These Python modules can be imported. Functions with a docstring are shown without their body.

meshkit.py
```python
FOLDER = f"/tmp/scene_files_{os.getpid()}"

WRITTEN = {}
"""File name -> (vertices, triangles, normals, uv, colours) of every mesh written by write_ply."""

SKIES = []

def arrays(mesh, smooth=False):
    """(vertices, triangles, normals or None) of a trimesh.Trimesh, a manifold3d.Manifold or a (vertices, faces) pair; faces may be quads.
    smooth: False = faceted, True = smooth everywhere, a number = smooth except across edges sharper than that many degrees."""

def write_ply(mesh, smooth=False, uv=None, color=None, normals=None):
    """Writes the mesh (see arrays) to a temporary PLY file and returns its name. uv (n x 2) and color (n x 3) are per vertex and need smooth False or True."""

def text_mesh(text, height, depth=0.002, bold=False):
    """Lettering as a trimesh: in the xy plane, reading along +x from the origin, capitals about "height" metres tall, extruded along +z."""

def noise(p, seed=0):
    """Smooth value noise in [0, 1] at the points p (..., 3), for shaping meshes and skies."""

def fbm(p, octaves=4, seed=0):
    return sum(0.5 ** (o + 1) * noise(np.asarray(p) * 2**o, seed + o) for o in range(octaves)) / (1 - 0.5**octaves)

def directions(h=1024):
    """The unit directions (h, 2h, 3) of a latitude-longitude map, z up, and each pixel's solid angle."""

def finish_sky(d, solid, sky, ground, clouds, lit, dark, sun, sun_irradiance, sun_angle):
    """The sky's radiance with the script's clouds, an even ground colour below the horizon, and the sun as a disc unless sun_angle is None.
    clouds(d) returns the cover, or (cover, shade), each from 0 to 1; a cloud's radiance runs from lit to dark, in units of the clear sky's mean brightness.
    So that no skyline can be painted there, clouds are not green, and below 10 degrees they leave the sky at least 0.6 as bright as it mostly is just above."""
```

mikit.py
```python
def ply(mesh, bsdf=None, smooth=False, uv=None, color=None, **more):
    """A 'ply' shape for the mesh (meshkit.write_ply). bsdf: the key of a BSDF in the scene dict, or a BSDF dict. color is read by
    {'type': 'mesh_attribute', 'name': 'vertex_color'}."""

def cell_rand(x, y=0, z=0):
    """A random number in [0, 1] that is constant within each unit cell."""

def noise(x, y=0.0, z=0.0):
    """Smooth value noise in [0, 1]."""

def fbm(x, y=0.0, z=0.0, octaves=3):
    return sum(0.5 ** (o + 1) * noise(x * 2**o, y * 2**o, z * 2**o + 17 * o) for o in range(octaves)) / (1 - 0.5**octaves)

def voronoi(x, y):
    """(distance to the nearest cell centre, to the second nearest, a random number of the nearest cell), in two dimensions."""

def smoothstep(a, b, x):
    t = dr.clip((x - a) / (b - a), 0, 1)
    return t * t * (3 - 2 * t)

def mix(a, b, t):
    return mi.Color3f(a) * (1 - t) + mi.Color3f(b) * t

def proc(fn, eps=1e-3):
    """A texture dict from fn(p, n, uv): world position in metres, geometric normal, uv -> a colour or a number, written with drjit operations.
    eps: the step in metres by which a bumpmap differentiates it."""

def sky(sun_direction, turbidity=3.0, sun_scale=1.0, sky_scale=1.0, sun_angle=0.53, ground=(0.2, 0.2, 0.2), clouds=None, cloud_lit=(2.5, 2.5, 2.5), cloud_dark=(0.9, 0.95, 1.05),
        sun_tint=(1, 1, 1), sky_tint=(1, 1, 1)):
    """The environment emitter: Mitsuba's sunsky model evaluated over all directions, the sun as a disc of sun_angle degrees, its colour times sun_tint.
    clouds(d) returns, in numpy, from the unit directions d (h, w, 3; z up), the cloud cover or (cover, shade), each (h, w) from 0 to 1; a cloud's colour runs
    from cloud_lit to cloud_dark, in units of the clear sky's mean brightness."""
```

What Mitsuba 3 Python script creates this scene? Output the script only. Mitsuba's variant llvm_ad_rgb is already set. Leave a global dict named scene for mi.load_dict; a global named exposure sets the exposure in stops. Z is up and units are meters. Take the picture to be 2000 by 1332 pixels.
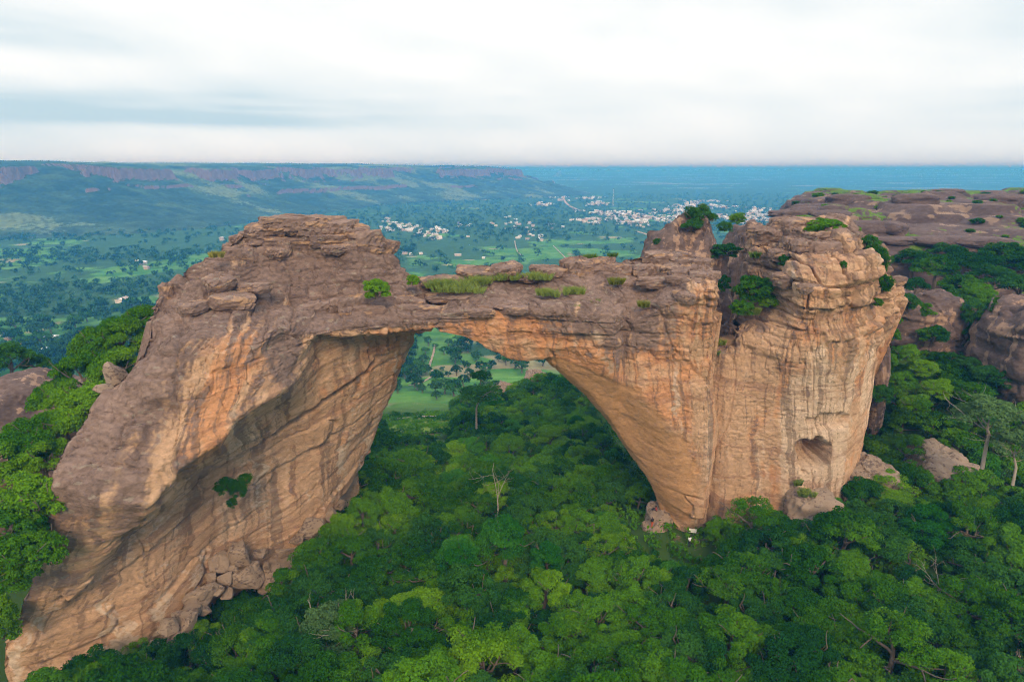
import math, numpy as np, trimesh, drjit as dr, mitsuba as mi, mikit, meshkit
from mikit import noise, fbm, smoothstep, mix, proc
T = mi.ScalarTransform4f
scene, labels = {}, {}

# ------------------------------------------------------------------ camera, sky, exposure
scene['camera'] = {'type': 'perspective', 'fov': 73.75, 'near_clip': 1.0, 'far_clip': 200000.0,
                   'to_world': T().look_at(origin=[0, 0, 60], target=[0, math.cos(math.radians(14.15)), 60 - math.sin(math.radians(14.15))], up=[0, 0, 1]),
                   'medium': {'type': 'ref', 'id': 'air'}}
exposure = 2.65


def sstep01(t):
    t = np.clip(t, 0, 1)
    return t * t * (3 - 2 * t)


def cloud_cover(d):
    """High thin overcast: white overhead, blue-grey bars of lower cloud near the skyline."""
    el = np.degrees(np.arcsin(np.clip(d[..., 2], -1, 1)))
    az = np.degrees(np.arctan2(d[..., 0], d[..., 1]))
    q = np.stack([az / 17.0, el / 4.2 + az * .012, az * 0 + 4], -1)
    broad = meshkit.fbm(q, 4, 3)
    bars = meshkit.fbm(np.stack([az / 20.0, el / 1.1, az * 0], -1), 4, 11)
    wisp = meshkit.fbm(np.stack([az / 7.0, el / 1.7 + az * .06, az * 0 + 9], -1), 5, 23)
    deck = np.exp(-((el - 4.6 - 0.02 * az) / 1.5) ** 2) * np.clip((14 - az) / 40, 0.0, 1)         # the long grey bar
    deck += 0.75 * np.exp(-((el - 8.6) / 1.0) ** 2) * np.clip((-24 - az) / 14, 0, 1)
    deck += 0.5 * np.exp(-((el - 3.6 - .07 * (az - 30)) / 1.6) ** 2) * np.clip((az - 26) / 12, 0, 1)
    shade = 0.10 + 0.36 * (broad - .45) + 1.7 * deck * (0.35 + 1.5 * (bars - .33)) + 0.52 * (wisp - .5) + 0.34 * sstep01((az - 20) / 16) * sstep01((el - 3) / 8)
    shade += 0.10 * np.exp(-(el / 2.2) ** 2)
    return np.ones_like(el), np.clip(shade, 0, 1)


scene['sky'] = mikit.sky((0.10, -0.84, 0.53), turbidity=3, sun_scale=0.30, sun_angle=20, sun_tint=(1.0, 0.93, 0.82), clouds=cloud_cover,
                         cloud_lit=(2.22, 2.23, 2.19), cloud_dark=(1.22, 1.58, 1.76), ground=(0.06, 0.08, 0.04))
# the air over the plain: far things fade to blue
scene['air'] = {'type': 'homogeneous', 'albedo': {'type': 'rgb', 'value': [0.19, 0.595, 0.97]}, 'sigma_t': {'type': 'rgb', 'value': [1.5e-4, 2.5e-4, 3.9e-4]}}
scene['haze'] = {'type': 'cube', 'to_world': T().translate([0, 0, 12]).scale([95000, 95000, 84]), 'bsdf': {'type': 'null'},
                 'interior': {'type': 'ref', 'id': 'air'}}
labels['haze'] = {'kind': 'stuff', 'label': 'blue haze lying over the plain and the far cliffs', 'category': 'haze'}

# ------------------------------------------------------------------ measured shapes, metres
ARCH = [
  [(-48, 90, 42), (-47, 86.2, 40), (-45.9, 80, 38), (-45.8, 73, 35.1), (-46.4, 67, 31.8), (-46.5, 63, 29), (-51.8, 63.5, 15.5), (-54.5, 64.5, 11.2), (-56.7, 65, 6.9), (-56.7, 65.5, -1.1), (-46.5, 96, -1.1), (-47.2, 96, 20.4)],
  [(-48.7, 96, 44.1), (-46.4, 91.6, 42.4), (-44, 84, 40.6), (-41.2, 74, 39.3), (-42.2, 67, 32.9), (-42.9, 62.5, 28), (-47.8, 65, 15.2), (-50.3, 65.5, 11.5), (-53, 66, 6.1), (-53, 66.5, -1.9), (-47, 102, -1.9), (-47.8, 102, 21.1)],
  [(-45.3, 98, 46.8), (-42.6, 93.4, 44.9), (-39.9, 85, 43), (-36.5, 75, 41.2), (-37.5, 68, 33.7), (-37.1, 63, 26.7), (-42.2, 69, 20.3), (-44.8, 69, 14.6), (-47.9, 68.5, 5.5), (-47.9, 69, -2.5), (-41.9, 104, -2.5), (-43.6, 104, 22.2)],
  [(-41.1, 100, 49.5), (-39, 95.6, 46.4), (-36.9, 88, 43.4), (-33.9, 77, 41.3), (-34.2, 71, 36.1), (-34.9, 67, 29.7), (-39.7, 74.5, 21.7), (-41.2, 74, 15.5), (-43.1, 72, 4.9), (-43.1, 72.5, -3.1), (-39.6, 106, -3.1), (-40.4, 106, 23.2)],
  [(-38.2, 103, 51.8), (-36.7, 99.2, 47.2), (-35.1, 93, 42.5), (-32, 79, 41.1), (-32, 74, 36.3), (-32.3, 70.5, 31.1), (-36.7, 79.5, 23.9), (-38.3, 80, 17.1), (-40.1, 80.5, 8.6), (-40.1, 81, 0.6), (-36.7, 109, 0.6), (-37.4, 109, 26.2)],
  [(-35, 104, 52.7), (-33.8, 100.8, 47.1), (-32.6, 96, 41.5), (-29.4, 81, 40.7), (-30.1, 77, 37.2), (-30.5, 74, 33.2), (-33.8, 84, 24.7), (-35, 85.5, 17.2), (-36, 86, 8.3), (-36, 86.5, 0.3), (-33.5, 110, 0.3), (-34.2, 110, 26.5)],
  [(-31.9, 105, 52.8), (-30.8, 101.8, 47), (-29.6, 97, 41.2), (-27.7, 85, 39.7), (-27.3, 83.5, 37.3), (-27.4, 82, 34.3), (-30.4, 88.5, 26.1), (-31, 89.5, 17.6), (-31.3, 89.5, 9.1), (-31.3, 90, 1.1), (-30.4, 111, 1.1), (-31.2, 111, 27)],
  [(-28.4, 105, 52.3), (-27.2, 101.8, 46.8), (-25.9, 97, 41.3), (-25.6, 87, 39.3), (-25.3, 87.2, 38.6), (-25.9, 91, 36.9), (-26.3, 92.5, 28.5), (-27.8, 93, 19.2), (-28.4, 94, 8.7), (-28.4, 94.5, 0.7), (-26.9, 111, 0.7), (-27.6, 111, 26.5)],
  [(-24.9, 105, 51.7), (-23.5, 101, 46.6), (-22.2, 97, 41.5), (-21.8, 88.5, 39.5), (-21.3, 88.8, 38.4), (-22.2, 94, 36.2), (-22.2, 96, 30.8), (-24.1, 97.5, 22.3), (-27.2, 99, 10), (-28.8, 102, 9), (-31.6, 105.9, 8), (-28.3, 108.5, 29.8)],
  [(-20, 105, 48.6), (-19.7, 101.5, 45), (-19.4, 98, 41.5), (-18, 90, 39.5), (-17.8, 90.3, 38.5), (-18.8, 96.5, 36.3), (-18.9, 99, 33.1), (-21.4, 102, 24), (-26.3, 105, 10.2), (-27.9, 108.2, 9.2), (-30.6, 112.4, 8.2), (-25.3, 111.7, 28.4)],
  [(-16.2, 105, 44.4), (-16.2, 102, 43), (-16.2, 99, 41.7), (-15, 91, 39.5), (-14.8, 91.3, 38.5), (-15.7, 98, 36.4), (-16.5, 101, 33.4), (-18, 104, 29.3), (-20.1, 107, 24.4), (-21.5, 110.2, 23.8), (-24, 114.5, 23.4), (-20.1, 112.7, 33.9)],
  [(-13.2, 106, 43.3), (-12.9, 103, 42), (-12.6, 100, 40.8), (-11.9, 91.5, 39.9), (-11.6, 91.5, 38.8), (-11.6, 93, 37.7), (-11.6, 96, 38.2), (-11.6, 99.5, 38.5), (-11.6, 103, 38.1), (-11.6, 104.5, 38.9), (-13.2, 106.5, 40.1), (-13.2, 107.2, 41.7)],
  [(-8.9, 107, 43.8), (-8.7, 104, 42.6), (-8.5, 101, 41.4), (-8.1, 92, 40.7), (-7.8, 92, 39.1), (-7.5, 92.5, 37.4), (-7.5, 95.5, 37.9), (-7.5, 99, 38.2), (-7.5, 102.5, 37.8), (-7.5, 104, 38.6), (-8.9, 107.5, 39.8), (-8.9, 108.2, 41.8)],
  [(-3.6, 107, 44.3), (-3.7, 103.5, 43.1), (-3.8, 100, 41.9), (-4.2, 92, 41.7), (-3.2, 92, 38.7), (-2.4, 92.5, 35.4), (-2.4, 95.5, 35.9), (-2.4, 99, 36.2), (-2.4, 102.5, 35.8), (-2.4, 104, 36.6), (-3.6, 107.5, 37.8), (-3.6, 108.2, 41)],
  [(2.4, 106, 43.3), (2.5, 102.5, 42.3), (2.6, 99, 41.3), (2.1, 92, 41.6), (2.5, 92, 38), (2.9, 93, 33.9), (2.9, 96, 34.4), (2.9, 99.5, 34.7), (2.9, 103, 34.3), (2.9, 104.5, 35.1), (2.4, 106.5, 36.3), (2.4, 107.2, 39.8)],
  [(6.8, 106, 44.9), (6.6, 102.5, 43.3), (6.4, 99, 41.7), (5.6, 91, 41.4), (6.3, 91, 37.5), (7, 92.5, 34.2), (6.5, 93.3, 33.3), (6, 94, 32.8), (5.6, 95, 32.4), (6.6, 97.8, 32.1), (8.5, 101.6, 32), (7.6, 106.8, 38.4)],
  [(10.9, 107, 45.8), (10.4, 103, 44.2), (9.8, 99, 42.5), (9, 90, 40.2), (9.4, 90, 36.3), (10.7, 91.5, 33.1), (10.2, 92.8, 31.4), (9.5, 94.3, 29.8), (8.8, 96, 29.3), (9.9, 98.9, 28.9), (11.9, 102.7, 28.7), (11.4, 107.9, 37.2)],
  [(15.7, 107, 45.3), (15, 103, 44.2), (14.4, 99, 43.2), (13.6, 89, 39.8), (14, 89, 35.9), (14.1, 91, 31.8), (14.3, 93, 28.3), (13.6, 95, 25.1), (12.8, 97, 25), (14, 99.9, 24.4), (16.2, 103.8, 24), (15.9, 108.4, 34.7)],
  [(17.7, 107, 46.1), (17, 103, 44.5), (16.2, 99, 42.9), (15.6, 92.6, 39.2), (15.7, 92.4, 34.9), (15.8, 92, 30.9), (15.9, 93.6, 26.9), (15.4, 95.6, 22.5), (14.9, 97.5, 22.4), (16.1, 100.4, 21.8), (18.4, 104.3, 21.3), (18.1, 108.7, 33.7)],
  [(19.9, 106, 46.9), (19.2, 102.5, 44.7), (18.4, 99, 42.5), (16.9, 91.8, 39.3), (17.3, 91.5, 34.4), (17.8, 91, 29.7), (18.2, 93.3, 23.5), (17.9, 95.6, 18.9), (17.3, 97.5, 18.7), (18.6, 100.4, 18), (21, 104.3, 17.3), (20.5, 108.2, 32.1)],
  [(23.6, 105, 47.8), (23, 102, 46.3), (22.4, 99, 44.8), (20.9, 91, 41.8), (21.4, 91.5, 34.4), (22.2, 90.3, 25.4), (21.8, 92.3, 19.5), (21.3, 94.2, 15.4), (20.6, 96, 14.3), (22, 98.9, 13.4), (24.5, 102.7, 12.6), (24.1, 106.9, 30.2)],
  [(26.6, 103, 47.5), (26.2, 100.5, 47), (25.8, 98, 46.4), (24.5, 89.5, 43.8), (24.8, 91, 34.6), (26, 91, 20.9), (25.2, 92, 14), (24.4, 94, 10), (23.9, 96, 8.5), (24.9, 98, 3.5), (26.9, 102, 4.5), (26.8, 105.5, 26)],
  [(28.5, 101, 46.9), (28, 98, 46.5), (27.6, 95, 46.1), (26.7, 89, 44.6), (27.2, 91, 35.3), (28.3, 91, 16.9), (27.6, 91.5, 10.9), (26.9, 92.5, 7.8), (25.8, 94, 6.6), (26.8, 96, 1.6), (28.8, 100, 2.6), (28.6, 103.5, 24.8)],
  [(29.9, 101, 45.8), (29.7, 99, 45.2), (29.5, 97, 44.7), (28.8, 93, 41.4), (29.2, 95, 31.9), (30.2, 95, 15), (29.5, 94, 7.8), (28.4, 94, 5.2), (27.3, 95, 4.7), (28.3, 97, -0.3), (30.3, 101, 0.7), (30.1, 104, 23.2)]]

TOWER = [
  [(36.6, 108, 47.4), (36.2, 106.5, 46.4), (35.8, 105, 45.4), (34.1, 101.5, 39.7), (29.8, 97, 36.4), (28.4, 94.6, 25.8), (29.6, 93.5, 12.8), (29.6, 94, 3.8), (37.1, 115, 3.8), (36.8, 114, 28.6)],
  [(37.4, 107, 50.3), (36.8, 104.2, 49.6), (36, 102, 47.4), (36.2, 99, 40.2), (32.3, 95, 36.5), (31.7, 92.8, 26.4), (32.5, 92, 13), (32.5, 92.5, 4), (37.9, 114, 4), (37.6, 113, 30.2)],
  [(40.1, 106, 51.9), (39.4, 102.8, 51.2), (38.5, 100, 49.1), (38, 95, 41.7), (35.8, 92, 35), (36, 92.5, 25.8), (37.1, 92, 11.9), (37.1, 92.5, 2.9), (40.6, 113, 2.9), (40.4, 112, 30.4)],
  [(43.5, 105, 52.5), (41.7, 100.9, 51.9), (39.5, 97, 49.8), (38.7, 90, 43.4), (39.2, 90, 35.6), (40, 91.5, 26.1), (40.8, 91, 12.4), (40.8, 91.5, 3.4), (44, 112, 3.4), (43.8, 111, 31)],
  [(47.4, 105, 52.5), (45.4, 100.5, 52.1), (43, 96, 50.3), (41.9, 89, 44.3), (42.4, 89.5, 35.7), (43.4, 91, 26.3), (44.4, 91, 13.6), (44.4, 91.5, 4.6), (47.9, 112, 4.6), (47.6, 111, 31.6)],
  [(51.9, 106, 51.9), (49.8, 101, 51.6), (47.3, 96, 49.9), (46.2, 90, 44.1), (46.4, 90.5, 35.4), (47.1, 92, 26.7), (48.2, 92, 14.4), (48.2, 92.5, 5.4), (50.3, 113, 5.4), (51.1, 112, 31.6)],
  [(55.9, 107, 48.8), (53.9, 102.4, 49), (51.5, 98, 47.9), (51, 94, 42.6), (51.4, 94.5, 34.4), (51.5, 95.5, 25.4), (51.5, 95, 14.1), (51.5, 95.5, 5.1), (54.2, 114, 5.1), (53.6, 113, 30)],
  [(61.6, 110, 42.6), (60.8, 107.2, 43.2), (59.9, 105, 42.5), (59.9, 103, 40.8), (57.3, 103, 32.1), (56.6, 103, 22.7), (56.5, 103, 11.7), (56.5, 103.5, 2.7), (58.6, 116, 2.7), (58.6, 115.5, 25.6)]]

CAP_SLABS = [(np.float64(-32.2), 106.8, np.float64(51.75), 7.0, 4.0, 1.91), (np.float64(-36.6), 105.8, np.float64(51.31), 5.1, 3.5, 1.65), (np.float64(-27.5), 106.8, np.float64(51.21), 5.1, 4, 1.67), (np.float64(-23.5), 105.8, np.float64(49.56), 4.3, 3.5, 1.89), (np.float64(-30.8), 104.3, np.float64(50.52), 3.2, 3, 1.63), (np.float64(-37.8), 104.3, np.float64(49.75), 4.1, 4, 1.51), (np.float64(-33.6), 103.3, np.float64(49.33), 5.0, 3, 1.15), (np.float64(-27.8), 104.3, np.float64(49.83), 3.6, 3, 1.16), (np.float64(-21.5), 105.3, np.float64(48.42), 2.9, 3.5, 1.65), (np.float64(-39.6), 102.8, np.float64(48.63), 3.4, 3, 1.15), (np.float64(-35.3), 102.3, np.float64(48.16), 3.9, 2.5, 1.03), (np.float64(-26.3), 102.8, np.float64(48.59), 3.2, 2.5, 0.92), (np.float64(-31.6), 104.8, np.float64(51.53), 4.3, 4, 1.17), (np.float64(-40.7), 103.8, np.float64(49.63), 2.1, 3, 1.16), (np.float64(-20.4), 105.8, np.float64(48.6), 2.0, 3, 1.3), (np.float64(-24.4), 106.8, np.float64(50.75), 3.7, 3, 1.07), (np.float64(-39.3), 99.8, np.float64(47.58), 2.7, 3, 2.23), (np.float64(-34.8), 107.8, np.float64(52.48), 3.7, 3, 0.96), (np.float64(-34.4), 102.1, np.float64(49.13), 1.7, 2.0, 1.14), (np.float64(-48.3), 95.8, np.float64(42.95), 1.8, 2.5, 2.35), (np.float64(-39.2), 90.8, np.float64(45.32), 2.8, 2.2, 1.22), (np.float64(-36.5), 87.8, np.float64(43.28), 3.3, 3, 1.37), (np.float64(-35.2), 91.8, np.float64(44.36), 2.5, 2.5, 1.02), (np.float64(-40.4), 84.8, np.float64(43.08), 2.3, 2.0, 0.95), (np.float64(-22.7), 96.8, np.float64(41.0), 5.6, 1.6, 2.16), (np.float64(-27.4), 95.3, np.float64(40.75), 4.2, 1.6, 1.49), (np.float64(-28.8), 92.3, np.float64(40.26), 2.5, 1.4, 1.03), (np.float64(-23.2), 93.3, np.float64(40.78), 1.9, 1.0, 0.94), (np.float64(-19.9), 93.6, np.float64(40.88), 2.6, 1.0, 0.94)]

SPAN_SLABS = [(np.float64(-11.9), 105, np.float64(43.08), 4.7, 3, 1.1), (np.float64(-1.2), 106.5, np.float64(44.72), 4.4, 3, 1.34), (np.float64(-5.6), 107, np.float64(44.21), 4.8, 3, 1.01), (np.float64(3.2), 105.5, np.float64(43.65), 3.6, 2.5, 0.89), (np.float64(6.0), 105.5, np.float64(44.68), 3.2, 3, 1.11), (np.float64(-14.9), 98, np.float64(41.21), 2.9, 2, 1.03), (np.float64(-9.1), 100, np.float64(41.69), 5.3, 3, 0.74), (np.float64(0.0), 92.5, np.float64(41.28), 4.2, 1.2, 0.78), (np.float64(-4.9), 92, np.float64(41.01), 2.8, 1.2, 0.68), (np.float64(4.9), 92, np.float64(41.08), 3.1, 1.5, 0.77), (np.float64(-13.1), 95, np.float64(40.77), 3.6, 1.5, 0.8)]

PILLAR_SLABS = [(np.float64(10.3), 106.3, np.float64(45.01), 3.2, 3, 2.37), (np.float64(13.9), 106.8, np.float64(45.46), 2.5, 3, 1.91), (np.float64(16.6), 105.8, np.float64(44.93), 2.7, 3, 1.42), (np.float64(20.9), 103.8, np.float64(45.24), 3.5, 3, 1.39), (np.float64(24.2), 104.8, np.float64(46.75), 4.2, 3, 1.64), (np.float64(24.8), 100.8, np.float64(45.65), 3.7, 3, 1.35), (np.float64(27.3), 101.8, np.float64(46.17), 2.7, 3, 1.59), (np.float64(27.2), 96.8, np.float64(45.24), 2.5, 2.5, 1.08), (np.float64(21.5), 98.8, np.float64(44.13), 4.0, 2, 1.1), (np.float64(24.9), 94.8, np.float64(44.65), 3.2, 2, 1.06), (np.float64(11.4), 94.3, np.float64(41.02), 3.2, 2, 0.84), (np.float64(13.3), 92.3, np.float64(40.13), 2.0, 2, 0.82), (np.float64(23.7), 91.3, np.float64(43.29), 2.4, 1.6, 0.92)]

TOWER_SLABS = [(np.float64(42.0), 104.8, np.float64(51.93), 3.5, 3, 1.4), (np.float64(38.7), 104.8, np.float64(50.45), 2.8, 3, 1.64), (np.float64(46.2), 104.8, np.float64(51.93), 3.2, 3, 1.4), (np.float64(40.4), 98.3, np.float64(49.59), 3.3, 2.5, 1.54), (np.float64(43.8), 96.8, np.float64(48.98), 2.9, 2.5, 2.16), (np.float64(46.7), 97.8, np.float64(49.79), 2.6, 3, 1.53), (np.float64(38.9), 98.8, np.float64(48.23), 2.3, 2, 1.1), (np.float64(50.7), 98.8, np.float64(47.76), 1.7, 3, 1.32), (np.float64(44.6), 100.8, np.float64(50.62), 4.1, 3, 1.13), (np.float64(60.3), 107.8, np.float64(42.58), 1.6, 3, 0.96), (np.float64(45.0), 92.3, np.float64(45.29), 2.5, 1.5, 0.93), (np.float64(40.1), 90.3, np.float64(44.6), 2.4, 1.4, 0.91), (np.float64(38.4), 94.8, np.float64(45.08), 2.2, 2, 1.27)]

ARCH_DENTS = [([np.float64(-34.7), 77, np.float64(22.5)], (2.5, 3, 2.6), 3.0), ([np.float64(-10.7), 93, np.float64(38.1)], (0.9, 3, 0.7), 1.6), ([np.float64(-19.4), 97, np.float64(33.7)], (2, 2, 2.5), 1.0)]
TOWER_DENTS = [([np.float64(42.9), 91, np.float64(20.4)], (2.9, 4, 2.6), 6.0), ([np.float64(45.7), 91, np.float64(25.1)], (4.2, 3, 1.6), 1.3), ([np.float64(30.9), 98, np.float64(37.3)], (1.6, 5, 3.5), 1.8)]

OUTCROPS = [
  ('rock_outcrop', (31.3, 126.0, 27.6), (9.1, 10, 22.6), 1, 2.8, 'outcrop_stone', 'brown rock dome rising behind the bridge with a dark tree on its top', 'rock outcrop'),
  ('rock_outcrop', (49.6, 142.0, 26.6), (7.5, 12, 21.6), 2, 2.6, 'outcrop_stone', 'brown rounded outcrop in the gap between the dome and the plateau', 'rock outcrop'),
  ('rock_outcrop', (33.5, 104.0, 21.9), (3.3, 5, 13.9), 3, 2.6, 'outcrop_stone', 'dark rock slope low in the gully between the arch foot and the pale tower', 'rock outcrop'),
  ('rock_outcrop', (89.2, 138.0, 25.2), (7.5, 9, 10.2), 4, 3.2, 'outcrop_stone', 'brown cliff with orange drips under the trees behind the tower', 'rock outcrop'),
  ('rock_outcrop', (90.4, 115.0, 28.3), (7.2, 9, 10.3), 5, 3.6, 'outcrop_stone', 'large rounded rock wall with pink streaks at the edge of the ravine', 'rock outcrop'),
  ('rock_outcrop', (78.5, 130.0, 30.2), (8.3, 8, 7.2), 8, 3.0, 'outcrop_stone', 'dark purple rock face close behind the tower wing', 'rock outcrop'),
  ('rock_outcrop', (-76.2, 100.0, 11.7), (12.0, 22, 16.7), 6, 2.4, 'outcrop_stone', 'broad brown rock slope behind the row of trees beside the buttress', 'rock outcrop'),
  ('rock_outcrop', (61.8, 112.0, 23.9), (1.5, 4, 8.9), 7, 2.8, 'outcrop_stone', 'small dark boulder like outcrop in the ravine right behind the tower', 'rock outcrop'),
  ('rock_ledge', (54.3, 97.0, 11.6), (4.4, 5, 5.6), 9, 2.8, 'boulder_stone', 'grey brown apron ledge at the foot of the pale tower', 'rock ledge'),
  ('rock_ledge', (68.1, 100.0, 12.5), (4.7, 6, 4.5), 10, 2.8, 'boulder_stone', 'furrowed grey rock slab beside a tree with bare pale limbs', 'rock ledge'),
  ('rock_ledge', (43.4, 89.0, 10.7), (3.9, 3, 4.7), 11, 3.4, 'boulder_stone', 'brown rock ledge with grass below the little cave', 'rock ledge'),
  ('rock_ledge', (23.8, 97.5, 5.2), (2.6, 3, 3.2), 12, 3.4, 'boulder_stone', 'upper flat grey rock ledge with two people sitting under the arch foot', 'rock ledge'),
  ('rock_ledge', (22.3, 94.5, 4.0), (2.3, 2.6, 3.0), 27, 3.6, 'boulder_stone', 'lower flat grey rock ledge where a person in orange trousers stands', 'rock ledge'),
  ('rock_ledge', (26.4, 93.0, 3.6), (2.5, 3, 2.6), 13, 3.0, 'boulder_stone', 'rocky path ledge below the white notice board', 'rock ledge'),
  ('rock_ledge', (8.3, 236.0, -20.4), (4.6, 5, 9.6), 15, 3.2, 'boulder_stone', 'topmost pale broken rock ledge on the wooded slope seen through the arch', 'rock ledge'),
  ('rock_ledge', (-2.7, 226.0, -23.0), (3.7, 4, 11.0), 25, 3.2, 'boulder_stone', 'lower pale rock ledge on the wooded slope seen through the arch', 'rock ledge'),
  ('rock_ledge', (-32.6, 85.0, 4.5), (2.3, 3.5, 2.5), 16, 3.0, 'boulder_stone', 'large pale grey rock at the foot of the buttress above the trees', 'rock ledge'),
  ('rock_ledge', (54.2, 67.0, 6.8), (2.3, 3, 1.2), 17, 2.8, 'boulder_stone', 'flat grey rocks showing between the trees near the lower corner', 'rock ledge'),
  ('rock_ledge', (58.5, 70.0, 8.3), (1.7, 4, 2.3), 18, 2.8, 'boulder_stone', 'rough brown rock above the flat grey rocks near the lower corner', 'rock ledge')]

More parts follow.
